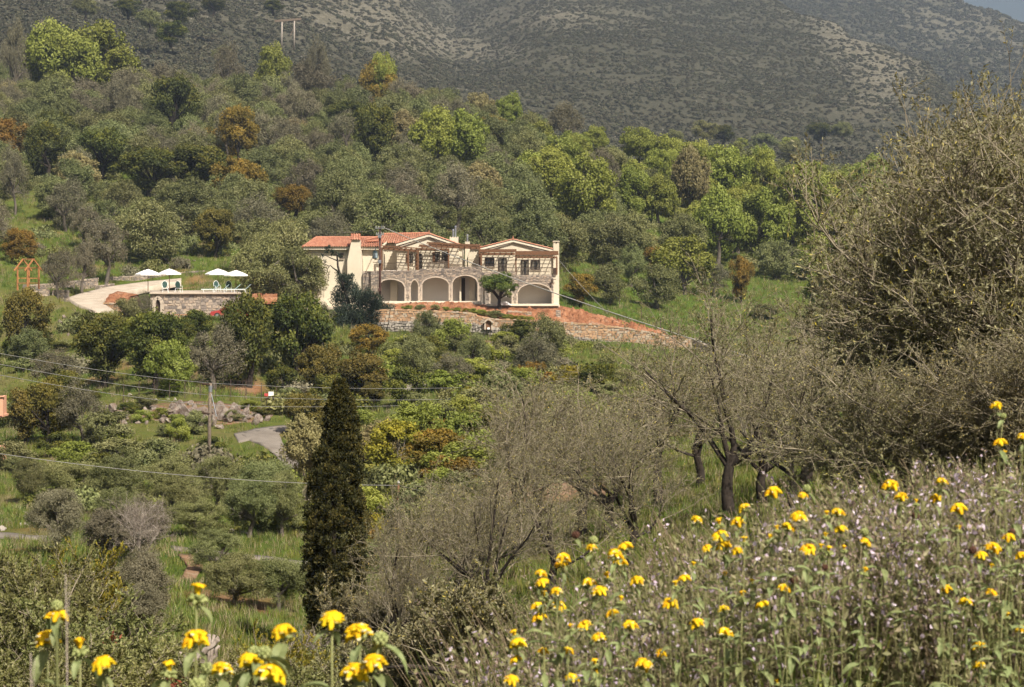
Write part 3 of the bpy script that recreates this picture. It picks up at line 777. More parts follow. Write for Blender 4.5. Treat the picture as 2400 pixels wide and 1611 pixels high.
def leaves_on(tw, per, L, Wd, spread, r, tint=None, tmin=0.2):
    N, n, _ = tw.shape
    pi = np.repeat(np.arange(N), per); M_ = len(pi)
    t = r.uniform(tmin, 1, M_)*(n-1); i = np.minimum(t.astype(int), n-2); w = (t-i)[:, None]
    c = tw[pi, i]*(1-w)+tw[pi, i+1]*w
    tg = tw[pi, i+1]-tw[pi, i]; tg /= np.maximum(np.linalg.norm(tg, axis=1, keepdims=True), 1e-9)
    ax = tg+unit(M_, r)*spread; ax /= np.linalg.norm(ax, axis=1, keepdims=True)
    l = L*r.uniform(0.6, 1.3, M_)
    c = c+ax*l[:, None]*0.5
    nr = unit(M_, r)+np.array([0, 0, 0.6])
    tn = r.random(M_) if tint is None else tint(c, r)
    return quads_leaf(c, ax, nr, l, Wd*r.uniform(0.7, 1.3, M_), tn)

# ------------------------------------------------------------------ plants: leafy crowns (unit size: 1 wide, 1 high)
def crown_mesh(name, seed, nleaf, L, Wd, ncl, rcl, cz, rz, shape='dome', rim=0.0, mode='rand', gap=0.0):
    r = np.random.default_rng(seed)
    # sub crowns spread through the volume, each a clump of leaf sprays
    c = []
    while len(c) < ncl:
        q = r.uniform(-1, 1, 3)
        rr = np.linalg.norm(q)
        if rr > 1 or rr < 0.35: continue
        if q[2] < -0.75: continue
        if shape == 'dome' and q[2] < -0.2 and r.random() < 0.5: continue
        c.append(q)
    c = np.array(c); sc = np.array([0.5-rcl*0.75, 0.5-rcl*0.75, rz-rcl*0.6])
    # pull most of them to the outside so that the outline is lobed
    nrm = np.linalg.norm(c, axis=1, keepdims=True); c = c/nrm*nrm**0.45*r.uniform(0.8, 1.1, (ncl, 1))
    cc = c*sc+np.array([0, 0, cz])
    rad = rcl*r.uniform(0.55, 1.25, ncl)
    ctint = r.random(ncl)
    w = rad**2; w /= w.sum()
    k = r.choice(ncl, nleaf, p=w)
    # inside each clump: a few sprays
    nsp = 9
    sp = unit(ncl*nsp, r).reshape(ncl, nsp, 3); sp[..., 2] = sp[..., 2]*0.8+0.15
    j = r.integers(0, nsp, nleaf)
    d0 = sp[k, j]
    d = d0+unit(nleaf, r)*0.55; d /= np.linalg.norm(d, axis=1, keepdims=True)
    pos = cc[k]+d*(rad[k]*r.uniform(0.45, 1.12, nleaf))[:, None]*np.array([1, 1, 0.85])
    nr = d*0.8+unit(nleaf, r)*0.8+np.array([0, 0, 0.35])
    ax = np.cross(nr, unit(nleaf, r))+d*0.5
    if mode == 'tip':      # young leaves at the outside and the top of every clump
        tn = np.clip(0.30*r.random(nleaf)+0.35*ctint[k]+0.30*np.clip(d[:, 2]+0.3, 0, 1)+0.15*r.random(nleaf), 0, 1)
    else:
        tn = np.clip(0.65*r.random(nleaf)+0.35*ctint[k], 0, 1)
    v, f, t = quads_leaf(pos, ax, nr, L*r.uniform(0.6, 1.35, nleaf), Wd*r.uniform(0.6, 1.35, nleaf), tn)
    return mesh_np(name, v, f, tint=t), cc

def trunk_mesh(name, seed, cc, h0, r0, nlimb=5, lean=0.06):
    r = np.random.default_rng(seed+99)
    n = 6
    t = np.linspace(0, 1, n)
    tr = np.stack([lean*np.sin(t*3+seed)*t, lean*np.cos(t*2+seed)*t, -0.04+t*(h0+0.04)], 1)[None]
    gs = [(tr, [r0*1.25], [r0*0.75], 7)]
    pick = cc[np.argsort(-np.linalg.norm(cc[:, :2], axis=1)+0.3*r.random(len(cc)))][:nlimb]
    rest = cc[r.permutation(len(cc))[:nlimb]]
    tg = np.concatenate([pick, rest])
    s = np.linspace(0, 1, 6)[None, :, None]
    b = tr[0, -2]+(tr[0, -1]-tr[0, -2])*r.random((len(tg), 1))
    mid = (b+tg)/2+np.array([0, 0, 0.03])+unit(len(tg), r)*0.05
    lm = (1-s)**2*b[:, None]+2*s*(1-s)*mid[:, None]+s**2*tg[:, None]
    gs.append((lm, np.full(len(tg), r0*0.55), np.full(len(tg), r0*0.12), 5))
    sub = grow(lm, 4, (0.08, 0.18), 0.9, 0.3, 4, 0.25, 0.4, 1.0, r)
    gs.append((sub, np.full(len(sub), r0*0.17), np.full(len(sub), r0*0.04), 3))
    v, f = wood(gs)
    return mesh_np(name, v, f, smooth=True)

PROTO = {}
def proto(kind, n, seed0, **kw):
    tk = kw.pop('trunk')
    PROTO[kind] = []
    for i in range(n):
        cm, cc = crown_mesh(kind+'_crown', seed0+i, **kw)
        PROTO[kind].append((cm, trunk_mesh(kind+'_trunk', seed0+i, cc, *tk)))
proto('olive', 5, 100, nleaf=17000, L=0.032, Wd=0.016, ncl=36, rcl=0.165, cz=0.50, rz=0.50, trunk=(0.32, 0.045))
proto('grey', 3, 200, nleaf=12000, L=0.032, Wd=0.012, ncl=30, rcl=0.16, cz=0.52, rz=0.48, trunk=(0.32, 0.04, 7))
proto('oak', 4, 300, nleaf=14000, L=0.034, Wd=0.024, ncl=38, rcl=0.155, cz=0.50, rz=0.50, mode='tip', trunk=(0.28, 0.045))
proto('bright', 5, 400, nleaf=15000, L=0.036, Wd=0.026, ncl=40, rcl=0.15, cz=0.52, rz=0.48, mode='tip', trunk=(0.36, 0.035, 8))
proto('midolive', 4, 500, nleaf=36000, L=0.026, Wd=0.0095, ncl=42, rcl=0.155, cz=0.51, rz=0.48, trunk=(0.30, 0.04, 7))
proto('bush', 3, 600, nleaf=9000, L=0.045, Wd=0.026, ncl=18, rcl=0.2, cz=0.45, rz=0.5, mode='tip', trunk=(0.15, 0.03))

# trees that show their twigs: built at real scale, shared by the trees of their kind
def twig_tree(name, seed, H, spread, trunk_h, r0, nl, nb, ns, nt, leaves, leafL, leafW, dense=1.0, droop=0.0):
    r = np.random.default_rng(seed)
    n = 7; t = np.linspace(0, 1, n)
    tr = np.stack([0.12*np.sin(t*4+seed)*t, 0.12*np.cos(t*3+seed)*t, -0.3+t*(trunk_h+0.3)], 1)[None]
    limb = grow(tr, nl, (H*0.35, H*0.6), 0.95, 0.55, 7, 0.20, 0.72, 1.0, r)
    # spread the limbs evenly round
    br = grow(limb, nb, (H*0.2, H*0.36), 0.85, 0.32, 6, 0.20, 0.25, 1.0, r, droop)
    sb = grow(br, ns, (H*0.09, H*0.20), 0.9, 0.22, 5, 0.22, 0.2, 1.0, r, droop)
    tw = grow(sb, nt, (H*0.035, H*0.09), 0.9, 0.25, 4, 0.2, 0.15, 1.0, r, droop)
    gw = [(tr, [r0*1.2], [r0*0.7], 9), (limb, np.full(len(limb), r0*0.5), np.full(len(limb), r0*0.14), 6)]
    v, f = wood(gw)
    trunk = mesh_np(name+'_trunk', v, f, smooth=True)
    gb = [(br, np.full(len(br), r0*0.15), np.full(len(br), r0*0.05), 4), (sb, np.full(len(sb), r0*0.06), np.full(len(sb), r0*0.022), 3), (tw, np.full(len(tw), r0*0.028), np.full(len(tw), r0*0.012), 3)]
    v, f = wood(gb)
    twm = mesh_np(name+'_twigs', v, f, tint=np.repeat(r.random(len(f)//3+1), 3)[:len(f)])
    lv = leaves_on(tw, leaves, leafL, leafW, 0.9, r)
    crown = mesh_np(name+'_crown', lv[0], lv[1], tint=lv[2])
    return trunk, twm, crown
TW = {
 'bare': [twig_tree('bare_olive', 11+i, 4.9, 1.0, 1.5, 0.125, 6, 7, 8, 4, 9, 0.070, 0.018) for i in range(3)],
 'big': [twig_tree('big_olive', 31+6*i, 5.0, 1.0, 0.9, 0.15, 10, 10, 11, 6, 16, 0.056, 0.0165) for i in range(2)],
 'dead': [twig_tree('dead_tree', 41, 3.6, 1.0, 0.9, 0.10, 7, 7, 8, 5, 1, 0.03, 0.006)],
}

CATBOX = []
PLANTS = []     # (object, phrase, px, d) for the labels at the end
def put(name, o, phrase, cat, px, d, group):
    o['category'] = cat; o['group'] = group
    PLANTS.append((o, phrase, px, d))

KIND = {   # kind: proto, leaf, bark, object name, phrase, category, group
 'olive': ('olive','olive','bark','olive_tree','grey-green olive tree','olive tree','olive trees'),
 'mid': ('midolive','olive','bark','olive_tree','grey-green olive tree','olive tree','olive trees'),
 'grey': ('grey','greyolive','bark','olive_tree','greyish-brown sparse olive tree','olive tree','olive trees'),
 'midgrey': ('midolive','greyolive','bark','olive_tree','greyish-brown sparse olive tree','olive tree','olive trees'),
 'oak': ('oak','oak','darkbark','oak_tree','dark green evergreen oak','oak tree','oak trees'),
 'orange': ('oak','orange','darkbark','oak_tree','orange-brown leafed oak','oak tree','oak trees'),
 'brown': ('oak','brown','darkbark','oak_tree','olive-brown leafed oak','oak tree','oak trees'),
 'bright': ('bright','bright','bark','leafy_tree','bright spring-green tree','leafy tree','spring-green trees'),
 'tan': ('bright','tan','bark','leafy_tree','pale tan leafed tree','leafy tree','spring-green trees'),
 'bush': ('bush','bright','bark','green_bush','bright green bush','bush','bushes'),
 'obush': ('bush','olive','bark','green_bush','dull grey-green bush','bush','bushes'),
 'dbush': ('bush','oak','bark','green_bush','dark green bush','bush','bushes'),
 'ybush': ('bush','yellowgreen','bark','yellow_bush','yellow-flowered bush','bush','bushes'),
 'brbush': ('bush','orange','bark','brown_bush','rusty brown bush','bush','bushes'),
}
_pi = {}
def tree_at(kind, x, y, w, h, sink=0.0, var=None, wy=None):
    pr, lf, bk, nm, phrase, cat, group = KIND[kind]
    i = _pi.get(kind, 0); _pi[kind] = i+1
    cm, tm = PROTO[pr][(i if var is None else var) % len(PROTO[pr])]
    z = HG(x, y)
    o = empty(nm, (x, y, z-sink), random.uniform(0, 6.28))
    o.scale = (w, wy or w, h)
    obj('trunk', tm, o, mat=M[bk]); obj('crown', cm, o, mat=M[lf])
    put(nm, o, phrase, cat, 1200+F*x/y, y, group)
    return o
def tree_box(kind, x0, y0, x1, y1, d=None, base=None, grow_=1.0):
    """a tree whose crown shows in this box (2336 px wide picture)"""
    x0, y0, x1, y1 = x0*K, y0*K, x1*K, y1*K
    base = y1+(y1-y0)*0.06 if base is None else base*K
    px = (x0+x1)/2
    if d is None: d = ground_d(px, base, 20, 455)
    w = (x1-x0)*d/F*grow_
    CATBOX.append((x0, y0, x1, y1, d))
    x = PX(px, d)
    zt = PZ(y0, d); z = HG(x, d)
    h = max(zt-z, w*0.4)*1.02
    return tree_at(kind, x, d, w, h)

CAT = [
 # upper hillside
 ('bright',35,42,200,235,None,245),('bright',130,45,320,225,None,240),
 ('bright',85,60,240,230,None,246),
 ('oak',335,165,462,325,None,330),('orange',495,235,592,372,None,378),('oak',50,275,162,412,None,415),('oak',165,285,312,402,None,410),
 ('oak',262,330,420,445,None,450),('oak',360,325,540,445,None,452),('orange',622,420,724,492,None,500),
 ('bright',575,95,662,185,None,200),('orange',818,132,908,245,None,255),('bright',835,118,905,230,None,250),
 ('oak',800,235,916,372,None,378),('oak',745,225,850,290,None,300),('bright',932,240,1060,395,None,400),('bright',1000,250,1125,400,None,402),
 ('bright',1125,210,1196,278,None,285),('grey',1235,235,1345,325,None,330),('bright',1330,285,1395,345,None,350),('bright',1410,290,1505,375,None,380),
 ('bright',1200,330,1320,470,None,480),('bright',1270,350,1425,535,None,545),('bright',1400,380,1500,505,None,512),('bright',1450,395,1555,515,None,520),
 ('tan',1528,328,1622,505,None,512),('bright',1590,330,1720,450,None,470),('bright',1575,420,1700,600,None,610),('bright',1660,430,1810,600,None,610),
 ('bright',1755,375,1910,585,None,595),('bright',1500,340,1560,420,None,440),('bright',1700,340,1780,440,None,460),
 ('bush',1480,520,1640,668,None,672),('orange',1660,580,1722,690,None,694),('brbush',1470,550,1520,640,None,650),
 ('orange',1282,620,1366,702,None,704),('brown',440,470,542,585,None,588),('orange',0,520,86,600,None,604),
 ('grey',650,130,780,230,None,250),('grey',690,90,760,170,None,210),('grey',480,100,560,190,None,215),('grey',0,30,70,230,None,250),('grey',60,60,130,170,None,240),
 ('grey',480,250,560,350,None,360),('grey',640,190,740,300,None,310),('grey',745,255,840,345,None,352),('grey',975,375,1110,520,None,530),
 ('grey',100,400,200,520,None,530),('grey',0,330,70,480,None,490),('grey',150,470,240,560,None,570),
 ('olive',520,540,680,690,None,700),('olive',610,560,755,690,None,702),
 ('grey',90,560,175,670,None,676),('grey',150,540,225,660,None,668),('grey',185,500,300,640,None,650),
 # below the terrace
 ('brown',0,655,125,810,None,815),('oak',158,705,320,880,None,885),('oak',270,700,435,885,None,890),('oak',498,665,640,880,None,885),('oak',600,655,762,870,None,875),
 ('grey',415,735,560,885,None,890),('grey',485,715,565,790,None,795),('grey',700,690,770,790,None,800),('orange',795,735,888,805,None,810),
 ('olive',935,700,1010,790,None,796),('bush',985,720,1075,800,None,806),('olive',1040,745,1120,850,None,856),('olive',905,765,1000,870,None,878),('grey',985,800,1080,890,None,896),
 ('olive',1195,715,1300,820,None,840),('grey',1165,765,1290,865,None,872),('olive',1165,800,1220,862,None,868),
 ('brown',670,780,790,900,None,908),('brown',760,800,900,910,None,920),('grey',60,800,190,900,None,905),('olive',20,740,120,830,None,838),
 ('bush',330,770,440,900,None,905),('obush',260,670,330,740,None,748),('grey',290,665,350,735,None,742),
 ('brown',0,880,120,1010,None,1016),('brown',50,860,165,1015,None,1020),('grey',130,870,250,1010,None,1016),('oak',100,840,200,930,None,935),
 # middle
 ('brown',640,890,760,990,None,995),('brown',820,870,880,930,None,935),('oak',700,850,800,940,None,945),
 ('bush',870,900,1010,1020,None,1030),('bush',990,930,1140,1060,None,1068),('bright',1000,900,1110,980,None,985),('bush',1040,990,1150,1060,None,1070),
 ('tan',640,945,750,1090,None,1096),('tan',800,955,925,1090,None,1096),('obush',820,1060,900,1140,None,1150),('bush',110,1000,235,1060,None,1068),
 ('dbush',860,1090,950,1180,None,1186),
]
for _c in CAT:
    tree_box(_c[0], *_c[1:5], d=_c[5], base=_c[6])

# the olive grove left of the cypress
for b in [(24,1045,118,1140,1150),(90,1045,240,1150,1160),(200,1030,340,1150,1165),(310,1035,460,1160,1172),(430,1035,560,1150,1165),(520,1040,690,1180,1190),
          (340,1080,460,1190,1198),(200,1110,330,1200,1210),(590,1070,700,1220,1228),(500,1080,640,1220,1228)]:
    tree_box('mid', *b[:4], base=b[4])
for b in [(60,1110,200,1260,1268),(180,1150,330,1285,1292),(250,1140,395,1270,1285)]:
    tree_box('midgrey', *b[:4], base=b[4])
for b in [(370,1140,530,1220,1230),(430,1205,560,1300,1310),(460,1260,620,1385,1392),(560,1265,705,1395,1400)]:
    tree_box('mid', *b[:4], base=b[4])
tree_box('midgrey', 240,1250,400,1425,base=1432)
tree_box('midgrey', 240,1330,390,1440,base=1450)

# the olives and greyer trees that fill the hillside
def free(x, y, px):
    if y < 240 and 690 < px < 1330: return False
    if y < 226 and 150 < px < 690: return False
    if y < 232 and px < 150: return False
    if 1340 < px < 1500 and y < 262: return False
    if 1500 <= px < 1960 and y < 272: return False
    if 1420 < px < 1580 and 285 < y < 318: return False
    if px < 480 and 226 <= y < 245: return False
    return True
pts = [(o.location.x, o.location.y, 4.5) for o, *_ in PLANTS if o.location.y > 215]
def hidden(x0, y0, x1, y1, d):
    """would a tree here stand in front of one of the trees placed one by one"""
    for a0, b0, a1, b1, dd in CATBOX:
        if d < dd+2 and dd > 215:
            ov = max(0, min(x1, a1)-max(x0, a0))*max(0, min(y1, b1)-max(y0, b0))
            if ov > 0.24*(a1-a0)*(b1-b0): return True
    return False
cand = 0
while cand < 26000:
    cand += 1
    y = math.sqrt(random.uniform(222**2, 450**2)); px = random.uniform(-90, 2060)
    x = PX(px, y)
    if not free(x, y, px): continue
    row = HZ-HG(x, y)*F/y
    top = np.interp(px, [0, 500, 1000, 1400, 1700, 2050], [440, 438, 425, 380, 372, 372])
    if y > top: continue
    s = 6.9
    if any((x-a)**2+(y-b)**2 < (s*0.5+c*0.75)**2 for a, b, c in pts): continue
    pts.append((x, y, s*0.5))
    k = random.random()
    greyish = 0.24 if px < 1000 else 0.10
    kind = 'grey' if k < greyish else 'olive'
    if px > 1250 and (row < 470 or px > 1560) and random.random() < 0.6: kind = 'bright'
    elif random.random() < 0.06: kind = random.choice(['oak', 'orange', 'tan'])
    w = random.uniform(6.4, 8.8); h = w*random.uniform(0.85, 1.15)
    if kind == 'grey': h = w*random.uniform(0.95, 1.25)
    wp, hp = w*F/y*0.9, h*F/y
    if hidden(px-wp/2, row-hp, px+wp/2, row, y):
        pts.pop(); continue
    tree_at(kind, x, y, w, h, 0.2)

# bushes on the lower slopes
nb = 0
while nb < 190:
    y = random.uniform(62, 200); px = random.uniform(-40, 1500)
    x = PX(px, y)
    row = HZ-HG(x, y)*F/y
    if 500 < px < 720 and 990 < row < 1110: continue
    if 240 < px < 650 and 900 < row < 1005: continue
    if px > 880 and 690 < row < 800: continue
    if 330 < px < 720 and row < 770: continue
    if px < 340 and row < 740: continue
    if 340 < px < 720 and 1270 < row < 1345: continue
    if px > 1100 and row > 1100: continue
    if px < 740 and row > 1120: continue
    if 740 < px < 960 and row < 810: continue
    if px > 1240 and row < 880: continue
    if px < 25 and row > 1020: continue
    w = random.uniform(1.3, 3.6)
    kind = random.choices(['obush', 'bush', 'dbush', 'brbush', 'ybush'], [5, 4, 3, 0.5, 0.5])[0]
    tree_at(kind, x, y, w, w*random.uniform(0.5, 0.9), 0.1); nb += 1
# meadow and foothill bushes
for _c in [('obush',1700,690,1780,720),('obush',1850,640,1930,710),('obush',1800,700,1880,760),('olive',1400,560,1480,650),('olive',1340,600,1440,690),('olive',1440,600,1560,700),('grey',1590,590,1670,670),('obush',1715,700,1760,725)]:
    tree_box(_c[0], *_c[1:5], base=_c[4]+6)

def foothill(kind, px, py, d, w, h):
    pr, lf, bk, nm, phrase, cat, group = KIND[kind]
    cm, tm = PROTO[pr][random.randrange(len(PROTO[pr]))]
    o = empty(nm, P(px, py, d), random.uniform(0, 6.28)); o.scale = (w, w, h)
    obj('trunk', tm, o, mat=M[bk]); obj('crown', cm, o, mat=M[lf])
    put(nm, o, phrase, cat, px, d, group)
_cp = {1580: 480, 1700: 470, 1800: 460, 1900: 450, 2000: 440}
for kind, px, py, d, w in [('olive',1650,318,620,9),('oak',1695,322,640,8),('bush',1735,335,640,5),('obush',1790,350,660,10),('bush',1850,345,660,8),('oak',1920,320,720,10),('olive',1975,312,720,9),('olive',1780,385,560,9),('olive',1860,372,600,10),
                           ('olive',1580,330,600,7),('olive',1540,345,580,7),('oak',300,30,640,9),('oak',420,50,630,11),('oak',400,95,580,10),('olive',350,60,620,9),('oak',640,22,750,8),('olive',520,130,600,7),('olive',200,30,640,9),('oak',500,20,700,9)]:
    foothill(kind, px, py+14, d, w, w*0.75)

# ------------------------------------------------------------------ trees with visible twigs on the right, and the dead tree
def twig_at(kind, var, px, py, d, s, name, phrase, rz, leaf='nearolive', bark='darkbark', cat='olive tree', sz=None, twig='twig'):
    x = PX(px, d); z = PZ(py, d) if py else HG(x, d)
    o = empty(name, (x, d, min(z, HG(x, d)+0.1)), rz); o.scale = (s, s, sz or s)
    t, w, c = TW[kind][var]
    obj('trunk', t, o, mat=M[bark]); obj('twigs', w, o, mat=M[twig]); obj('crown', c, o, mat=M[leaf])
    put(name, o, phrase, cat, px, d, 'sparse olives on the right')
BP = 'sparse twiggy olive tree'
for i, (px, d, s, sz) in enumerate([(1365,47,0.95,0.74),(1712,42,0.95,0.84),(1545,52,0.95,0.74),(1890,46,1.0,0.9),(1215,45,0.75,0.72),(1480,36,0.55,0.45),(1100,40,0.55,0.55),(985,36,0.5,0.55),(1290,35,0.6,0.45),(1820,60,1.0,0.74),(1150,32,0.5,0.5),(930,33,0.45,0.5),(1450,56,0.85,0.6),(1260,55,0.75,0.62),(1640,54,0.85,0.62),(1430,45,0.8,0.55),(1790,44,0.85,0.6),(1860,38,0.8,0.55),(1070,46,0.7,0.55)]):
    twig_at('bare', i % 3, px, None, d, s*1.08, 'olive_tree', BP, i*1.7+0.6, sz=sz*1.15)
twig_at('big', 0, 2390, None, 25, 1.05, 'olive_tree', 'large sparse olive tree', 0.4, bark='bark', sz=1.12)
twig_at('big', 1, 2290, None, 29, 1.15, 'olive_tree', 'large sparse olive tree', 3.1, bark='bark', sz=1.25)
twig_at('big', 1, 2170, None, 27, 1.0, 'olive_tree', 'large sparse olive tree', 2.4, bark='darkbark', sz=1.2)
twig_at('big', 1, 2500, None, 23, 1.05, 'olive_tree', 'large sparse olive tree', 4.4, bark='bark', sz=1.05)
twig_at('big', 0, 2190, None, 21, 0.6, 'olive_tree', 'large sparse olive tree', 5.3, bark='bark', sz=0.5)
twig_at('big', 1, 2370, None, 20, 0.6, 'olive_tree', 'large sparse olive tree', 1.3, bark='bark', sz=0.5)
twig_at('dead', 0, 325, None, 63, 0.75, 'dead_tree', 'bare dead grey tree', 0.3, leaf='greyolive', bark='deadwood', cat='dead tree', twig='deadwood')
twig_at('dead', 0, 735, None, 31, 0.45, 'dead_tree', 'bare dead grey tree', 2.3, leaf='greyolive', bark='deadwood', cat='dead tree', twig='deadwood')
# ------------------------------------------------------------------ masonry and tiles
def stones_on(mb, A, B, ztop, zbot, ny, sw, sh, proud, r, hole=None, jit=0.55):
    """courses of uneven stones on the face between two ground points (front face towards -y normal ny)"""
    A = np.array(A[:2], float); B = np.array(B[:2], float)
    L = np.linalg.norm(B-A); u = (B-A)/L
    nrm = np.array(ny, float)
    z = min(zbot(0), zbot(L/2), zbot(L)); zmax = max(ztop(0), ztop(L/2), ztop(L))
    while z < zmax:
        h = sh*r.uniform(0.7, 1.4); s = -r.uniform(0, sw)
        while s < L:
            w = sw*r.uniform(0.55, 1.5)
            s0, s1, z0, z1 = max(s, 0)+0.012, min(s+w, L)-0.012, z+0.012, z+h-0.012
            s += w
            if s1-s0 < 0.05: continue
            mid = (s0+s1)/2
            z1 = min(z1, ztop(mid)); z0 = max(z0, zbot(mid))
            if z1-z0 < 0.04: continue
            cor = [(s0, z0), (s1, z0), (s1, z1), (s0, z1)]
            if hole and any(hole(a, b) for a, b in cor+[(mid, (z0+z1)/2), (mid, z0)]): continue
            j = jit*min(s1-s0, z1-z0)
            c2 = [(a+r.uniform(-j, j)*0.5, b+r.uniform(-j, j)*0.5) for a, b in cor]
            p = proud*r.uniform(0.5, 1.3); ins = 0.12*min(s1-s0, z1-z0)
            cs, cz = mid, (z0+z1)/2
            out = [(a+(cs-a)*0.16, b+(cz-b)*0.16) for a, b in c2]
            to = lambda a, b, q: (A[0]+u[0]*a+nrm[0]*q, A[1]+u[1]*a+nrm[1]*q, b)
            n = len(mb.v)
            mb.v += [to(a, b, -0.03) for a, b in c2]+[to(a, b, p) for a, b in out]
            t = r.random()
            for q in ((4,5,6,7),(0,1,5,4),(1,2,6,5),(2,3,7,6),(3,0,4,7)):
                mb.f.append(tuple(n+i for i in q)); mb.t.append(t)
        z += h

def ctop(pts):
    xs = [p[0] for p in pts]; zs = [p[1] for p in pts]
    return lambda s: float(np.interp(s, xs, zs))

def stone_wall(name, line, thick, label, cat='wall', mat='ochre_stone', sw=0.33, sh=0.19, seed=1, foot=None, cap=True, parent=None, group=None):
    """line: list of (px, py_top, py_bottom, d); a free standing or retaining wall with real stones"""
    r = random.Random(seed)
    pts = [(PX(px, d), d, PZ(pt, d), PZ(pb, d)) for px, pt, pb, d in line]
    root = empty(name, (0, 0, 0), label=label, cat=cat, group=group)
    core = MB(); face = MB(); caps = MB(); fo = MB()
    for i in range(len(pts)-1):
        a, b = pts[i], pts[i+1]
        L = math.hypot(b[0]-a[0], b[1]-a[1]); ux, uy = (b[0]-a[0])/L, (b[1]-a[1])/L
        nx, ny = uy, -ux
        bk = (-nx*thick, -ny*thick)
        v = [(a[0],a[1],a[3]-0.6),(b[0],b[1],b[3]-0.6),(b[0],b[1],b[2]),(a[0],a[1],a[2])]
        w = [(x+bk[0], y+bk[1], z) for x, y, z in v]
        core.face(v); core.face(w[::-1]); core.face([v[3], v[2], w[2], w[3]]); core.face([v[0], v[3], w[3], w[0]]); core.face([v[1], w[1], w[2], v[2]])
        zt = ctop([(0, a[2]), (L, b[2])]); zb = ctop([(0, a[3]), (L, b[3])])
        if foot:
            zf = lambda s, zt=zt, zb=zb: zb(s)+(zt(s)-zb(s))*foot
            stones_on(face, a, b, zt, zf, (nx, ny), sw, sh, 0.06, r)
            stones_on(fo, (a[0]+nx*0.12, a[1]+ny*0.12), (b[0]+nx*0.12, b[1]+ny*0.12), zf, lambda s, zb=zb: zb(s)-0.2, (nx, ny), sw*1.0, sh*1.25, 0.16, r)
        else:
            stones_on(face, a, b, zt, lambda s, zb=zb: zb(s)-0.2, (nx, ny), sw, sh, 0.06, r)
        if cap:
            s = 0
            while s < L:
                w_ = sw*r.uniform(0.7, 1.4); e = min(s+w_, L)
                caps.cur = r.random()
                h = 0.10*r.uniform(0.6, 1.5); o = 0.08
                x0, y0 = a[0]+ux*(s+0.01), a[1]+uy*(s+0.01); x1, y1 = a[0]+ux*(e-0.01), a[1]+uy*(e-0.01)
                q = [(x0+nx*o, y0+ny*o), (x1+nx*o, y1+ny*o), (x1+bk[0], y1+bk[1]), (x0+bk[0], y0+bk[1])]
                z0, z1 = zt(s), zt(e)
                lo = [(q[0][0], q[0][1], z0-0.02), (q[1][0], q[1][1], z1-0.02), (q[2][0], q[2][1], z1-0.02), (q[3][0], q[3][1], z0-0.02)]
                hi = [(x, y, z+h+0.02) for x, y, z in lo]
                caps.face(hi)
                for k in range(4): caps.face([lo[k], lo[(k+1) % 4], hi[(k+1) % 4], hi[k]])
                s = e
    core.build('core', M['mortar'], root)
    tag(face.build('stone_facing', M[mat], root), kind='stuff')
    if cap: tag(caps.build('coping_stones', M[mat], root), kind='stuff')
    if foot: tag(fo.build('rubble_footing', M['footing'], root), kind='stuff')
    return root

def tiles(mb, e0, e1, r0, r1, pitch=0.24, course=0.42):
    """barrel tiles on the slope with eave e0-e1 and ridge r0-r1"""
    e0, e1, r0, r1 = map(np.array, (e0, e1, r0, r1))
    L = np.linalg.norm(e1-e0); n = max(int(L/pitch), 1); sl = np.linalg.norm((r0+r1)/2-(e0+e1)/2); m = max(int(sl/course), 1)
    nrm = np.cross(e1-e0, r0-e0) if np.linalg.norm(np.cross(e1-e0, r0-e0)) > 1e-6 else np.cross(e1-e0, r1-e0)
    nrm = nrm/np.linalg.norm(nrm)
    if nrm[2] < 0: nrm = -nrm
    prof = [(0, 0), (0.14, 0.055), (0.3, 0.085), (0.46, 0.055), (0.6, 0.0), (0.8, -0.02)]
    k = len(prof)
    for j in range(m):
        t0, t1 = j/m, min((j+1.12)/m, 1.0)
        for side_t, base in ((t0, 0), (t1, 1)): pass
        n0 = len(mb.v)
        for t, lift in ((t0, 0.035), (t1, 0.0)):
            a = e0*(1-t)+r0*t; b = e1*(1-t)+r1*t
            for i in range(n):
                for s, h in prof:
                    q = a+(b-a)*((i+s)/n)+nrm*(h+lift)
                    mb.v.append(tuple(q))
            mb.v.append(tuple(b+nrm*lift))
        c = n*k+1
        for i in range(n):
            tt = random.random()
            for s in range(k):
                p = n0+i*k+s
                mb.f.append((p, p+1, p+1+c, p+c)); mb.t.append(tt)

# ------------------------------------------------------------------ the villa
villa = empty('villa', P(1020, 716, 207), label='cream villa with red tiled roofs and stone arcades on the hillside', cat='villa')
VO = Vector(villa.location)
def vpart(mb, name, mat, parent=None, kind=None, label=None, smooth=False):
    o = mb.build(name, mat, parent or villa, smooth)
    if parent is None: o.location = -VO
    if kind: o['kind'] = kind
    if label: o['label'] = label
    return o
def pbox(mb, x0, x1, y0, y1, d0, d1, bev=0.0):
    """box from rows/columns seen at distance d0, reaching back to d1"""
    mb.box(PX(x0, d0), PX(x1, d0), d0, d1, PZ(y1, d0), PZ(y0, d0), bev)
def pprism(mb, poly, d0, d1): mb.prism([(PX(a, d0), PZ(b, d0)) for a, b in poly], d0, d1)

m = MB(); pbox(m, 717, 894, 585, 745, 208.6, 216); vpart(m, 'wing_wall', M['plaster'])
m = MB(); pbox(m, 711, 894, 579.5, 585.5, 208.1, 216.4); vpart(m, 'cornice', M['trim'])
m = MB()
e0, e1 = P(709, 579, 207.9), P(895, 579, 207.9); q0, q1 = P(741, 556.5, 212.2), P(895, 556.5, 212.2)
b0, b1 = P(711, 579, 216.5), P(895, 579, 216.5)
tiles(m, e0, e1, q0, q1); tiles(m, b0, e0, q0, q0); tiles(m, b1, b0, q1, q0)
m.tube([q0, q1], 0.11, 8); m.tube([e0, q0], 0.09, 8)
vpart(m, 'wing_roof_tiles', M['tile'], kind='stuff', label='red barrel-tiled hipped roof')
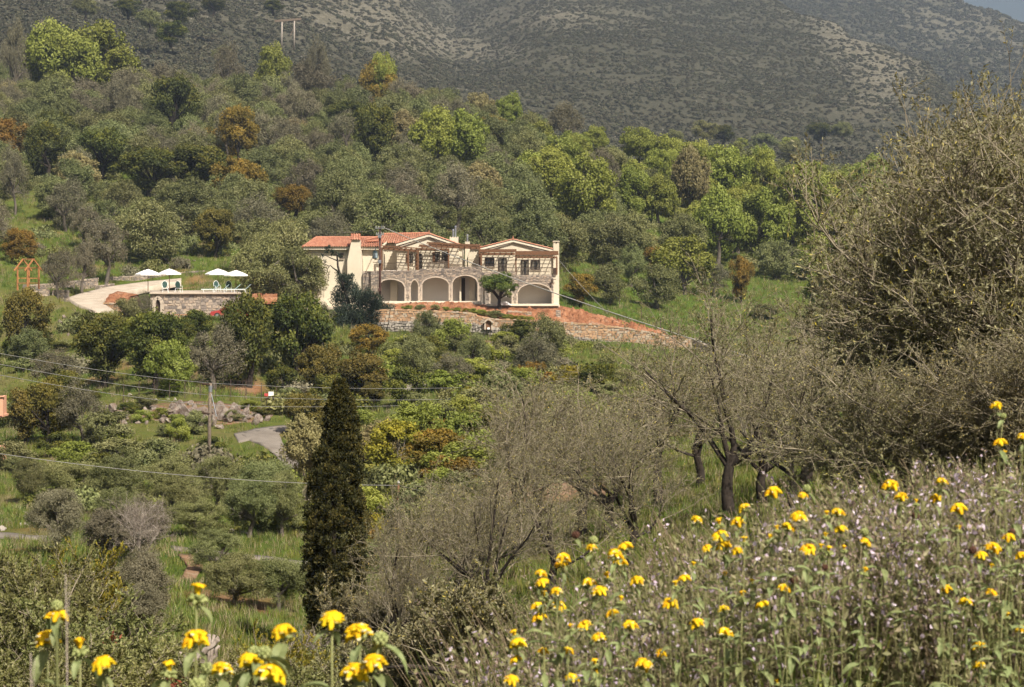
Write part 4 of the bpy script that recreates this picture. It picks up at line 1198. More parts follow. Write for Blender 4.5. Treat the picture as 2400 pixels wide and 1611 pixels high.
# stepped ridge tiles lying loose where the wing meets the main block
m = MB()
for px, py in ((862, 562), (870, 560), (878, 558), (886, 556), (866, 566), (880, 565)):
    x, y, z = P(px, py, 209.6); m.tube([(x-0.25, y, z), (x+0.3, y, z+0.05)], 0.1, 7)
vpart(m, 'loose_ridge_tiles', M['tile'])
# flared chimney
m = MB(); pprism(m, [(815,745),(814,612),(824,562),(843,562),(849,612),(850.5,745)], 207.3, 208.75)
ch = vpart(m, 'chimney', M['plaster'], label='flared cream chimney with tiled cap')
m = MB()
c0, c1 = P(822, 562.5, 207.1), P(845, 562.5, 207.1); k0, k1 = P(822, 548.5, 207.95), P(845, 548.5, 207.95); d0_, d1_ = P(822, 562.5, 208.85), P(845, 562.5, 208.85)
tiles(m, c0, c1, k0, k1, 0.2, 0.3); tiles(m, d1_, d0_, k1, k0, 0.2, 0.3)
m.face([c0, k0, d0_]); m.face([c1, d1_, k1])
vpart(m, 'chimney_cap', M['tile'], ch)
# cross block behind
m = MB(); pbox(m, 893, 1006, 572, 745, 212.6, 219); vpart(m, 'rear_wall', M['plaster'])
m = MB(); tiles(m, P(885, 570.5, 211.9), P(1006, 570.5, 211.9), P(897, 548.8, 216), P(1006, 546.8, 216)); m.tube([P(897,548.5,216), P(1006,546.5,216)], 0.1, 8)
vpart(m, 'rear_roof_tiles', M['tile'], kind='stuff')
m = MB(); pprism(m, [(884,583),(906,566),(906,571),(890,585)], 211.4, 211.8); vpart(m, 'bargeboard', M['trim'])

def gable(x0, x1, ax, ye0, ye1, ya, dw, dr, db, floor, bt, name):
    """gabled block: wall front at dw, roof front at dr, back at db"""
    m = MB(); pprism(m, [(x0+2, floor), (x0+2, ye0+3), (ax, ya+3), (x1-2, ye1+3), (x1-2, floor)], dw, db)
    vpart(m, name+'_wall', M['plaster'])
    m = MB()                       # raking cornice
    pprism(m, [(x0, ye0), (ax, ya), (x1, ye1), (x1, ye1+bt), (ax, ya+bt+0.5), (x0, ye0+bt)], dr, dw+0.05)
    vpart(m, 'raking_cornice', M['trim'])
    m = MB(); pprism(m, [(x0+9, ye0+bt+0.6), (ax, ya+bt+1.0), (x1-9, ye1+bt+0.6), (x1-9, ye1+bt+2.6), (ax, ya+bt+3.2), (x0+9, ye0+bt+2.6)], dr+0.1, dw+0.04)
    vpart(m, 'cornice_moulding', M['cutstone'])
    m = MB()
    f = lambda px, py, d: P(px, py, d)
    ap0, ap1 = (PX(ax, dr), dr-0.08, PZ(ya-0.6, dr)), (PX(ax, dr), db, PZ(ya-0.6, dr))
    l0, l1 = (PX(x0-2, dr), dr-0.08, PZ(ye0-0.4, dr)), (PX(x0-2, dr), db, PZ(ye0-0.4, dr))
    r0_, r1_ = (PX(x1+2, dr), dr-0.08, PZ(ye1-0.4, dr)), (PX(x1+2, dr), db, PZ(ye1-0.4, dr))
    tiles(m, l1, l0, ap1, ap0); tiles(m, r0_, r1_, ap0, ap1)
    m.tube([(ap0[0], ap0[1], ap0[2]+0.05), (ap1[0], ap1[1], ap1[2]+0.05)], 0.1, 8)
    m.tube([(ap0[0], ap0[1]+0.1, ap0[2]+0.05), (ap0[0], ap0[1]+0.1, ap0[2]+0.35)], [0.08, 0.03], 6)
    vpart(m, 'gable_roof_tiles', M['tile'], kind='stuff')
gable(928, 1085, 1005.5, 572, 577, 549, 210.0, 209.72, 219, 650, 5.0, 'left_gable')
gable(1125, 1303, 1202.5, 582, 587, 562, 209.6, 209.32, 219, 660, 5.0, 'right_gable')
m = MB(); pprism(m, [(1053,579),(1074,580),(1078,617),(1078,650),(1053,650)], 209.0, 210.1); vpart(m, 'buttress', M['plaster'])
# chimneys on the gables
def flue_chimney(x0, x1, y0, y1, d, flues, label):
    m = MB(); pbox(m, x0, x1, y0, y1, d, d+0.9)
    n = 4; w = (x1-x0)/(2*n-1)
    for i in range(n): pbox(m, x0+2*i*w, x0+(2*i+1)*w, y0-1.8, y0, d, d+0.9)
    c = vpart(m, 'chimney', M['plaster'], label=label)
    for (fx, ft, fw) in flues:
        m = MB(); x, y, z = P(fx, y0+2, d+0.45); zt = PZ(ft, d+0.45)
        m.tube([(x, y, z), (x, y, zt)], fw, 10); m.tube([(x, y, zt-0.05), (x, y, zt+0.12)], [fw*1.35, fw*1.1], 10)
        vpart(m, 'flue', M['steel'], c)
flue_chimney(1054, 1074, 557, 578, 211, [(1062, 540, 0.10), (1067.5, 532, 0.10)], 'chimney with two steel flues')
flue_chimney(1090, 1101, 568, 580, 211, [(1095.5, 552, 0.09)], 'chimney with one rusty flue')
m = MB(); pprism(m, [(1090,578),(1101,578),(1101,588),(1094,607),(1094,650),(1090,650)], 211, 211.9); vpart(m, 'buttress', M['plaster'])
m = MB(); pbox(m, 1097, 1127, 580, 650, 213, 218); vpart(m, 'link_wall', M['plaster'])
m = MB(); tiles(m, P(1096, 580, 212.6), P(1128, 580, 212.6), P(1096, 574, 214.5), P(1128, 574, 214.5)); vpart(m, 'link_roof_tiles', M['tile'], kind='stuff')
# tall slab at the right end
m = MB(); pbox(m, 1297, 1310.5, 566, 646, 209.2, 212); pbox(m, 1297, 1310.5, 645.5, 735, 206.9, 212.02); sl_ = vpart(m, 'end_wall', M['plaster'], label='tall narrow cream end wall and chimney')
m = MB(); pbox(m, 1295.8, 1311.7, 564.8, 566.6, 209.1, 212.1); vpart(m, 'chimney_top', M['trim'], sl_)
m = MB(); pbox(m, 1302.5, 1305.5, 567.5, 570.5, 209.15, 209.25); vpart(m, 'flue_hole', M['darkwood'], sl_)

# arcades
def arch_fn(x0, x1, spring0, spring1, cx, crown):
    """height row of the opening's edge at column px"""
    def f(px):
        if px <= x0 or px >= x1: return None
        if px < cx: t = (cx-px)/(cx-x0); return crown+(spring0-crown)*(1-math.sqrt(max(0, 1-t**1.75)))
        t = (px-cx)/(x1-cx); return crown+(spring1-crown)*(1-math.sqrt(max(0, 1-t**1.75)))
    return f
def arcade(name, x0, x1, top, base, opens, d, thick, seed, rects=()):
    """wall with arched openings: top = [(px, row)], opens = list of (x0,x1,s0,s1,cx,crown,bottom)"""
    r = random.Random(seed)
    X = lambda px: PX(px, d); Z = lambda py: PZ(py, d)
    fn = [(o, arch_fn(*o[:6])) for o in opens]
    cols = sorted(set([x0, x1]+[t[0] for t in top if x0 <= t[0] <= x1]+sum([list(np.linspace(o[0], o[1], 19)) for o in opens], [])+sum([[a, b] for a, b, _, _ in rects], [])))
    tf = lambda px: float(np.interp(px, [t[0] for t in top], [t[1] for t in top]))
    def low(px, side):
        e = px+side*1e-4
        for o, f in fn:
            v = f(e)
            if v is not None: return v
        for a, b, t, bt in rects:
            if a < e < b: return t
        return base
    core = MB()
    for a, b in zip(cols[:-1], cols[1:]):
        if b-a < 1e-6: continue
        la, lb, ta, tb = low(a, 1), low(b, -1), tf(a+1e-6), tf(b-1e-6)
        p = [(X(a), Z(la)), (X(b), Z(lb)), (X(b), Z(tb)), (X(a), Z(ta))]
        fr = [(x, d, z) for x, z in p]; bk = [(x, d+thick, z) for x, z in p]
        core.face(fr); core.face(bk[::-1]); core.face([fr[0], bk[0], bk[1], fr[1]]); core.face([fr[3], fr[2], bk[2], bk[3]])
    for o in opens:                   # jambs
        for xx, sp in ((o[0], o[2]), (o[1], o[3])):
            core.face([(X(xx), d, Z(o[6])), (X(xx), d+thick, Z(o[6])), (X(xx), d+thick, Z(sp)), (X(xx), d, Z(sp))])
    for a, b, t, bt in rects:
        for xx in (a, b): core.face([(X(xx), d, Z(bt)), (X(xx), d+thick, Z(bt)), (X(xx), d+thick, Z(t)), (X(xx), d, Z(t))])
    for xx in (x0, x1):
        core.face([(X(xx), d, Z(base)), (X(xx), d+thick, Z(base)), (X(xx), d+thick, Z(tf(xx))), (X(xx), d, Z(tf(xx)))])
    w = vpart(core, name, M['mortar'])
    xa = X(x0)
    def hole(s, z):
        px = 1200+(xa+s)*F/d; py = HZ-z*F/d
        for o, f in fn:
            if o[0]-2.4 < px < o[1]+2.4:
                v = f(min(max(px, o[0]+0.01), o[1]-0.01))
                if py > v-3.0: return True
        for a, b, t, bt in rects:
            if a-2 < px < b+2 and py > t-2: return True
        return False
    face = MB()
    stones_on(face, (X(x0), d), (X(x1), d), lambda s: Z(tf(1200+(xa+s)*F/d)), lambda s: Z(base), (0, -1), 0.24, 0.145, 0.045, r, hole)
    vpart(face, 'stone_facing', M['stone'], w, kind='stuff')
    for o, f in fn:                   # voussoirs and jamb stones, one by one
        xs = np.linspace(o[0]+0.02, o[1]-0.02, 13)
        pin = [(X(px), Z(f(px))) for px in xs]
        cx, cz = X((o[0]+o[1])/2), Z(max(o[2], o[3])+8)
        for k in range(12):
            (ax, az), (bx, bz) = pin[k], pin[k+1]
            def off(x, z):
                v = Vector((x-cx, z-cz)).normalized()*0.12; return (x+v.x, z+v.y)
            cxx, czz = off(ax, az), off(bx, bz)
            mb = MB(); mb.cur = r.random()
            mb.prism([(ax, az), (bx, bz), czz, cxx], d-0.05, d+0.12)
            vpart(mb, 'voussoir', M['cutstone'], w)
        for xx, sp, sg in ((o[0], o[2], -1), (o[1], o[3], 1)):
            z0, z1 = Z(o[6]), Z(sp); n = max(int((z1-z0)/0.3), 1)
            for k in range(n):
                wd = 0.15 if k % 2 else 0.22
                mb = MB(); mb.cur = r.random()
                a, b = sorted((X(xx), X(xx)+sg*wd))
                mb.box(a, b, d-0.05, d+0.12, z0+(z1-z0)*k/n+0.008, z0+(z1-z0)*(k+1)/n-0.008)
                vpart(mb, 'jamb_stone', M['cutstone'], w)
    return w
topL = [(850,641),(868,641),(868.5,636),(893,635),(960,635),(960.5,633.5),(984,633.5),(984.5,630.5),(1053,630),(1053.5,625.5),(1129,625.5)]
arcade('arcade_wall', 850, 1129, topL, 725,
       [(893.5,948,664,674,916,655.5,708), (963,980,672,672,971.5,657,709), (990,1051.5,667,667,1021,651,704), (1061,1119,664,664,1090,646.5,706)], 207.0, 0.55, 5)
topR = [(1129,637.5),(1209,637.5),(1209.5,645),(1297,645)]
arcade('arcade_wall', 1129.5, 1297, topR, 725,
       [(1150,1199,688,688,1174,668,714), (1214,1293,687,687,1253,665.5,713)], 206.9, 0.5, 6, rects=[(1131,1137,650,714)])
# rooms behind the arches
m = MB(); pbox(m, 850, 1129, 634, 730, 209.5, 210.9); vpart(m, 'loggia_back_wall', M['innerwall'])
m = MB(); pbox(m, 1129, 1297, 646, 730, 209.2, 209.55); vpart(m, 'loggia_back_wall', M['innerwall'])
m = MB(); pbox(m, 915, 931, 640, 730, 208.5, 209.6); vpart(m, 'loggia_pier', M['plaster'])
m = MB(); pbox(m, 1077, 1081, 640, 730, 208.2, 209.6); pbox(m, 1100, 1113, 640, 730, 208.8, 209.6); vpart(m, 'loggia_pier', M['plaster'])
m = MB(); pbox(m, 1082, 1090, 652, 714, 209.4, 209.52); vpart(m, 'loggia_door', M['darkwood'])
m = MB(); pbox(m, 850, 1053, 636, 640, 207.3, 213); pbox(m, 1053.2, 1129, 628, 640, 207.3, 213); vpart(m, 'terrace_floor', M['concrete'])
m = MB(); pbox(m, 1129.2, 1209, 639.5, 644, 207.2, 210); pbox(m, 1209.2, 1297, 647, 651, 207.2, 210); vpart(m, 'terrace_floor', M['concrete'])
m = MB(); pbox(m, 893, 1129, 706.5, 716, 206.1, 207.05, 0.02); vpart(m, 'plinth', M['trim'])
m = MB(); pbox(m, 1140, 1310.5, 713, 718, 205.7, 206.95, 0.02); vpart(m, 'plinth', M['trim'])
m = MB(); pbox(m, 1140, 1309, 718.5, 735, 206.0, 207.0); vpart(m, 'foundation', M['mortar'])

# windows and doors
def opening(x0, y0, x1, y1, d, door=False, shut=0, grid=False, name=None, bars=1):
    d = d-0.02
    m = MB(); pbox(m, x0+0.8, x1-0.8, y0+0.8, y1-(0 if door else 0.8), d-0.02, d+0.03)
    w = vpart(m, name or ('door' if door else 'window'), M['glass'])
    m = MB(); t = 1.3
    pbox(m, x0, x1, y0, y0+t, d-0.09, d+0.02); pbox(m, x0, x0+t, y0+t, y1, d-0.09, d+0.02); pbox(m, x1-t, x1, y0+t, y1, d-0.09, d+0.02)
    if not door: pbox(m, x0+t, x1-t, y1-t, y1, d-0.09, d+0.02)
    vpart(m, 'frame', M['darkwood'], w)
    m = MB()
    for k in range(bars):
        c = x0+(x1-x0)*(k+1)/(bars+1); pbox(m, c-0.5, c+0.5, y0+t, y1-(0 if door else t), d-0.06, d+0.01)
    if grid:
        for k in range(2):
            c = y0+(y1-y0)*(k+1)/3; pbox(m, x0+t, x1-t, c-0.4, c+0.4, d-0.05, d+0.005)
    vpart(m, 'mullion', M['darkwood'], w)
    if not grid:
        for (a, b) in ((x0+t+0.3, x0+(x1-x0)*0.36), (x1-(x1-x0)*0.36, x1-t-0.3)):
            m = MB(); pbox(m, a, b, y0+t+0.4, y1-t, d-0.028, d-0.022); vpart(m, 'curtain', M['curtain'], w)
    if shut:
        m = MB(); a, b = (x0-5, x0-0.3) if shut < 0 else (x1+0.3, x1+5)
        pbox(m, a, b, y0, y1, d-0.12, d-0.05)
        for k in range(6):
            c = y0+(y1-y0)*(k+0.5)/6; pbox(m, a+0.6, b-0.6, c-0.5, c+0.5, d-0.14, d-0.12)
        vpart(m, 'shutter', M['wood'], w)
    if not door:
        m = MB(); pbox(m, x0-1.2, x1+1.2, y1+0.1, y1+1.6, d-0.14, d+0.01); vpart(m, 'sill', M['cutstone'], w)
opening(957, 595, 968, 617, 210.0, shut=-1)
opening(979, 595, 990, 632, 210.0, door=True, shut=-1)
opening(1019, 590.5, 1031, 614, 210.0, shut=-1)
opening(1036, 590, 1050, 612, 210.0)
opening(1137, 604, 1159, 625, 209.6, grid=True, bars=3)
opening(1168, 605, 1188, 639, 209.6, door=True)
opening(1221.5, 610, 1239.5, 647, 209.6, door=True)
opening(1244.5, 610, 1266, 632.5, 209.6)
opening(796, 594, 805, 607, 208.6)
m = MB(); pbox(m, 898, 902, 596, 636, 212.5, 212.62); vpart(m, 'door', M['darkwood'])

# pergolas: posts, beams, rafters and slats, one by one
def pergola(x0, x1, yf, yb, df, db, posts, floor, slats, rafters, fy1=None):
    """front beam row yf (to fy1 at its right end), back row yb"""
    fy1 = fy1 if fy1 is not None else yf
    A0 = Vector(P(x0, yf, df)); A1 = Vector(P(x1, fy1, df)); B0 = Vector((A0.x, db, PZ(yb, db))); B1 = Vector((A1.x, db, PZ(yb+(fy1-yf), db)))
    mb = MB(); mb.bar(A0, A1, 0.12, 0.18)
    pg = vpart(mb, 'pergola', M['wood'])
    mb = MB(); mb.bar(B0, B1, 0.10, 0.16); vpart(mb, 'back_beam', M['wood'], pg)
    for k in range(rafters):
        t = (k+0.5)/rafters
        a = A0.lerp(A1, t); b = B0.lerp(B1, t); e = a+(a-b).normalized()*0.3
        mb = MB(); mb.bar(e+Vector((0,0,0.15)), b+Vector((0,0,0.12)), 0.055, 0.12); vpart(mb, 'rafter', M['wood'], pg)
    for k in range(slats):
        t = (k+0.3)/slats
        a = A0.lerp(B0, t)+Vector((-0.15,0,0.24)); b = A1.lerp(B1, t)+Vector((0.15,0,0.24))
        mb = MB(); mb.bar(a, b, 0.035, 0.05); vpart(mb, 'slat', M['wood'], pg)
    for px, fl in posts:
        t = (px-x0)/(x1-x0); a = A0.lerp(A1, min(max(t, 0), 1))
        mb = MB(); mb.bar((PX(px, df), df, PZ(fl, df)), (PX(px, df), df, a.z), 0.15, 0.15); vpart(mb, 'post', M['wood'], pg)
pergola(893, 981, 582.5, 581, 207.25, 209.8, [(895, 636), (957, 635), (980, 635)], 635, 12, 7, 589)
pergola(984, 1052, 584, 579, 207.25, 209.8, [(1051.5, 629)], 630, 10, 6, 585)
pergola(1003, 1124, 576.5, 573, 207.6, 209.1, [(1124, 626)], 626, 6, 9, 583)
pergola(1127, 1207, 595.5, 590, 207.2, 209.4, [(1128, 637), (1209, 645)], 637, 9, 6)
pergola(1211, 1306, 603.5, 594, 206.95, 209.4, [(1305, 645)], 645, 9, 7)
# railings
def railing(x0, x1, y0, y1, d, step=0.12, r=0.012):
    mb = MB(); a, b = PX(x0, d), PX(x1, d); zt, zb = PZ(y0, d), PZ(y1, d)
    mb.box(a, b, d-0.02, d+0.02, zt-0.04, zt); mb.box(a, b, d-0.015, d+0.015, zb+0.06, zb+0.09)
    n = int((b-a)/step)
    for k in range(n+1):
        x = a+(b-a)*k/n; mb.box(x-r, x+r, d-r, d+r, zb, zt-0.04)
    vpart(mb, 'railing', M['iron'])
railing(898, 955, 616.5, 634.5, 207.2); railing(1000, 1050, 614, 630, 207.25, 0.10, 0.028); railing(1055, 1122, 609, 625, 207.2)
railing(1130, 1208, 621, 637, 207.05); railing(1211, 1296, 627, 645, 207.05)
# lanterns on the wall
lan = empty('wall_lantern', P(879, 583, 206.3), label='large blue-green iron lantern hanging beside the dark utility pole', cat='lantern')
x, y, z = 0, 0, 0
mb = MB(); mb.bar((0, 0, 0.02), (0, 1.9, 0.02), 0.06); mb.bar((0, 0, 0.02), (0, 0, -0.2), 0.03); mb.build('bracket', M['lantern'], lan)
mb = MB(); mb.lathe([(0.02, -0.18), (0.10, -0.22), (0.27, -0.34), (0.27, -0.38), (0.0, -0.38)], sides=6); mb.build('cap', M['lantern'], lan)
mb = MB(); mb.lathe([(0.21, -0.38), (0.25, -0.95), (0.0, -0.95)], sides=6); mb.build('glass', M['lampglass'], lan)
mb = MB()
for k in range(6):
    a = math.pi*k/3; mb.bar((0.22*math.cos(a), 0.22*math.sin(a), -0.38), (0.26*math.cos(a), 0.26*math.sin(a), -0.95), 0.035)
mb.lathe([(0.27, -0.93), (0.27, -0.99), (0.12, -1.05), (0.0, -1.06)], sides=6); mb.build('cage', M['lantern'], lan)
mb = MB(); x, y, z = P(1299, 655, 206.6); mb.bar((x-0.3, y, z), (x+0.2, y, z), 0.06); mb.lathe([(0.02, 0), (0.13, -0.1), (0.09, -0.4), (0, -0.42)], (x-0.2, y, z), 6)
vpart(mb, 'wall_lamp', M['iron'])
# flower box and folded white parasol cover by the right arch
tag(obj('garden_cloth', (lambda b: (b.face([P(1172,712,205.4),P(1188,707,205.2),P(1196,713,205.4),P(1184,715,205.2)]), b.prism([(PX(1160,205.2),PZ(716,205.2)),(PX(1176,205.2),PZ(708.5,205.2)),(PX(1184,205.2),PZ(706.5,205.2)),(PX(1200,205.2),PZ(715,205.2))], 205.1, 205.6), b.mesh('garden_cloth', M['whitecloth']))[2])(MB())), 'white cloth cover lying behind the small round tree trunk', 'cloth')
# hot tub cover / planter by the railing
m = MB(); pbox(m, 1298-1, 1304, 628, 645, 206.7, 206.88); vpart(m, 'meter_cabinet', M['darkwood'])

# ------------------------------------------------------------------ terrace walls
stone_wall('retaining_wall', [(850,731,775,196.2),(925,727,772,196.2),(1000,729.5,772,196.2),(1075,733.5,773,196.2),(1114,738,774,196.2),(1120,744,775,196.2),(1160,749.5,781,196.2),(1241,753.5,790,196.2),(1320,757.5,802,196.2)],
           0.6, 'long ochre stone retaining wall below the villa terrace', foot=0.42, seed=11)
stone_wall('retaining_wall', [(1321,757.5,806,196.1),(1400,762.5,815,196.1),(1470,771.5,828,196.1),(1560,787.5,838,196.2),(1622,795,842,196.6)],
           0.6, 'tapering ochre stone retaining wall under the red soil slope', foot=0.38, seed=12)
stone_wall('retaining_wall', [(1623,796,842,196.7),(1668,818,850,195),(1700,838,856,194)], 0.6, 'grey stone end wall sloping down beyond the red soil', mat='stone', seed=13)
stone_wall('terrace_wall', [(1190,731,748,201),(1246,733,750,201)], 0.4, 'short low stone wall under the right arcade', seed=14)
stone_wall('stone_pier', [(1303,730,762,199),(1314,731,762,199)], 0.6, 'square stone pier at the corner of the red soil slope', cat='pier', mat='stone', seed=15)
stone_wall('terrace_wall', [(893,712,728,205.6),(925,714,730,205.6),(1000,711,722,205.6)], 0.3, 'low pale wall in front of the left arches', seed=16)
stone_wall('pool_terrace_wall', [(352,689.5,748,203.3),(470,689.5,749,203.3),(580,689.5,750,203.3)], 0.5, 'tall stone wall below the parasol terrace', mat='stone', seed=17, cap=False, sw=0.36, sh=0.22)
mb = MB(); pbox(mb, 350, 582, 686, 690, 203.0, 203.9, 0.03); tag(mb.build('terrace_coping', M['cutstone']), 'long pale coping along the edge of the parasol terrace', 'coping')
stone_wall('garden_wall', [(255,652,672,232),(340,648,667,236),(425,640,662,239),(480,636,662,240)], 0.5, 'long stone garden wall behind the driveway and parasols', mat='stone', seed=18)
stone_wall('garden_wall', [(60,671,690,214),(130,667,684,218),(175,661,680,222),(230,654,676,226)], 0.4, 'low grey stone wall under the old olive trunks', mat='stone', seed=19)
stone_wall('garden_wall', [(60,681,704,209.5),(115,681,706,209.5)], 0.5, 'dark stone plinth under the timber well frame', mat='stone', seed=20)
stone_wall('garden_wall', [(122,683,700,210),(160,683,700,210)], 0.5, 'short pale stone wall at the bend of the driveway', mat='stone', seed=21)
stone_wall('garden_wall', [(232,672,685,225),(268,667,680,227)], 0.4, 'short stone wall block beside the driveway verge', mat='stone', seed=24)
stone_wall('garden_wall', [(243,712,730,205.3),(285,715,735,204.3),(332,713,738,204.0)], 0.4, 'low stone wall under the red soil mound', mat='ochre_stone', seed=22)
stone_wall('dry_stone_wall', [(1485,724,740,243),(1530,720,738,244),(1605,716,732,246)], 0.7, 'pale dry stone wall on the green meadow', mat='footing', seed=23, sw=0.35, sh=0.2)

# arched door in the pool wall
ad = empty('cellar_arch', P(371, 748, 203.2), label='dark arched cellar opening in the parasol terrace wall', cat='arch')
AO = Vector(ad.location)
r = random.Random(3)
def apart(mb, name, mat): o = mb.build(name, mat, ad); o.location = -AO; return o
mb = MB(); pts_ = [(362,750),(362,712),(364,703),(371,697),(378,703),(381,712),(381,750)]
mb.prism([(PX(a, 203.2), PZ(b, 203.2)) for a, b in pts_], 203.12, 203.2); apart(mb, 'opening', M['darkwood'])
for a, b in zip(pts_[:-1], pts_[1:]):
    mb = MB(); mb.cur = r.random()
    va, vb = Vector((PX(a[0],203.2), 203.0, PZ(a[1],203.2))), Vector((PX(b[0],203.2), 203.0, PZ(b[1],203.2)))
    mb.bar(va, vb, 0.35, 0.3); apart(mb, 'arch_stone', M['cutstone'])

# shrine niche in the retaining wall
sh = empty('shrine_niche', P(1145, 772, 196.0), label='small gabled shrine niche built into the ochre retaining wall', cat='shrine'); SO = Vector(sh.location)
def spart(mb, name, mat): o = mb.build(name, mat, sh); o.location = -SO; return o
mb = MB(); pprism(mb, [(1138.5,773),(1138.5,757),(1140.5,753),(1145,751),(1149.5,753),(1151.5,757),(1151.5,773)], 195.75, 195.84); spart(mb, 'niche', M['wood'])
for a, b in (((1137,773),(1137,756)), ((1153,773),(1153,756))):
    mb = MB(); mb.bar(P(*a, 195.7), P(*b, 195.7), 0.14, 0.16); spart(mb, 'jamb', M['cutstone'])
for a, b in (((1133,757),(1145,747)), ((1157,757),(1145,747))):
    mb = MB(); mb.bar(P(*a, 195.6), P(*b, 195.6), 0.3, 0.12); spart(mb, 'gable_slab', M['cutstone'])
mb = MB(); pbox(mb, 1131, 1134.5, 757, 773, 195.7, 196.0); spart(mb, 'side_recess', M['darkwood'])
mb = MB(); pbox(mb, 1142, 1148, 768, 772.5, 195.6, 195.74); spart(mb, 'offering_ledge', M['whitecloth'])
for px, py in ((1102, 762), (1206, 773)):
    nn = empty('lamp_niche', P(px, py+4, 195.9), label='tiny arched lamp niche %s of the gabled shrine in the retaining wall' % ('left' if px < 1145 else 'right'), cat='niche', group='lamp niches')
    mb = MB(); q = lambda a, b: ((a-px)*195.9/F, (py+4-b)*195.9/F)
    mb.prism([q(px-2, py+4), q(px-2, py-2), q(px, py-5), q(px+2, py-2), q(px+2, py+4)], -0.16, -0.08); mb.build('recess', M['darkwood'], nn)
    mb = MB(); mb.bar((-0.11, -0.12, 0), (-0.11, -0.12, 0.28), 0.05); mb.bar((0.11, -0.12, 0), (0.11, -0.12, 0.28), 0.05); mb.build('surround', M['cutstone'], nn)

# ------------------------------------------------------------------ parasols, chairs, loungers on the terrace
def parasol_parts():
    p = {}
    mb = MB(); n = 8
    ring = lambda rr, z: [(rr*math.cos(2*math.pi*(k+0.5)/n), rr*math.sin(2*math.pi*(k+0.5)/n), z) for k in range(n)]
    a, b, c = ring(0.06, 2.62), ring(0.75, 2.36), ring(1.32, 2.06); v = [(x*1.0, y, z-0.14) for x, y, z in c]
    for k in range(n):
        j = (k+1) % n
        mb.face([a[k], a[j], b[j], b[k]]); mb.face([b[k], b[j], c[j], c[k]]); mb.face([c[k], c[j], v[j], v[k]])
    mb.face(a[::-1]); p['canopy'] = (mb.mesh('canopy', M['whitecloth']), M['whitecloth'])
    mb = MB(); mb.tube([(0,0,0), (0,0,2.68)], 0.035, 8); mb.lathe([(0.02,2.68),(0.05,2.72),(0,2.78)], sides=8); p['pole'] = (mb.mesh('pole', M['wood']), M['wood'])
    mb = MB()
    for q in c: mb.bar((0, 0, 2.5), (q[0]*0.98, q[1]*0.98, q[2]-0.02), 0.025)
    p['ribs'] = (mb.mesh('ribs', M['wood']), M['wood'])
    mb = MB(); mb.lathe([(0.0,0.09),(0.06,0.09),(0.28,0.06),(0.3,0.0)], sides=12); p['base'] = (mb.mesh('base', M['mortar']), M['mortar'])
    return p
PP = parasol_parts()
for i, (px, py, d, s, l) in enumerate([(347, 628, 208, 1.0, 'leftmost white parasol on the terrace'), (397, 627, 214, 0.95, 'second white parasol from the left on the terrace'),
                                       (511, 627, 210, 1.0, 'third white parasol from the left, above the loungers'), (553, 630.5, 206.5, 0.98, 'rightmost white parasol, standing beside the big olive tree')]):
    zb = -2.80; s2 = (PZ(py, d)-zb)/2.78
    o = empty('parasol', (PX(px, d), d, zb), i*0.3, l, 'parasol', 'white parasols on the terrace'); o.scale = (s, s, s2)
    for nm, (me, mt) in PP.items(): obj(nm, me, o)
def chair_parts():
    p = []
    mb = MB(); mb.box(-0.25,0.25,-0.25,0.25,0.40,0.44,0.01); p.append(('seat', mb.mesh('seat', M['whiteplastic'])))
    bm = bmesh.new(); bmesh.ops.create_circle(bm, cap_ends=True, segments=14, radius=0.3)
    for v in bm.verts: v.co = (v.co.x*0.85, 0.26+0.05*(v.co.y), 0.78+v.co.y*1.15)
    r = bmesh.ops.extrude_face_region(bm, geom=bm.faces[:]); 
    for v in [g for g in r['geom'] if isinstance(g, bmesh.types.BMVert)]: v.co.y += 0.03
    mb = MB(); mb.bm(bm); p.append(('backrest', mb.mesh('backrest', M['greenplastic'])))
    mb = MB(); mb.tube([(0.28*math.cos(a), 0.25+0.05*math.sin(a), 0.78+0.38*math.sin(a)) for a in np.linspace(-0.5, math.pi+0.5, 12)], 0.022, 6); p.append(('back_frame', mb.mesh('back_frame', M['whiteplastic'])))
    for sx in (-1, 1):
        for sy in (-1, 1):
            mb = MB(); mb.tube([(sx*0.24, sy*0.24, 0.41), (sx*0.29, sy*0.3, 0)], 0.022, 6); p.append(('leg', mb.mesh('leg', M['whiteplastic'])))
        mb = MB(); mb.tube([(sx*0.28, 0.26, 0.64), (sx*0.28, -0.22, 0.64), (sx*0.28, -0.25, 0.42)], 0.022, 6); p.append(('armrest', mb.mesh('armrest', M['whiteplastic'])))
    return p
CP = chair_parts()
for i, (px, d, rz, l) in enumerate([(387, 205, 0.3, 'white framed garden chair with dark green back, leftmost on the terrace edge'), (419, 205, 2.9, 'white framed garden chair with dark green back, second from the left'),
                                (509, 206, 0.6, 'white framed garden chair with dark green back, behind the left loungers'), (536, 206.5, 0.2, 'white framed garden chair with dark green back, behind the right loungers')]):
    o = empty('garden_chair', (PX(px, d), d, -2.80), rz, l, 'chair', 'garden chairs on the terrace')
    for nm, me in CP: obj(nm, me, o)
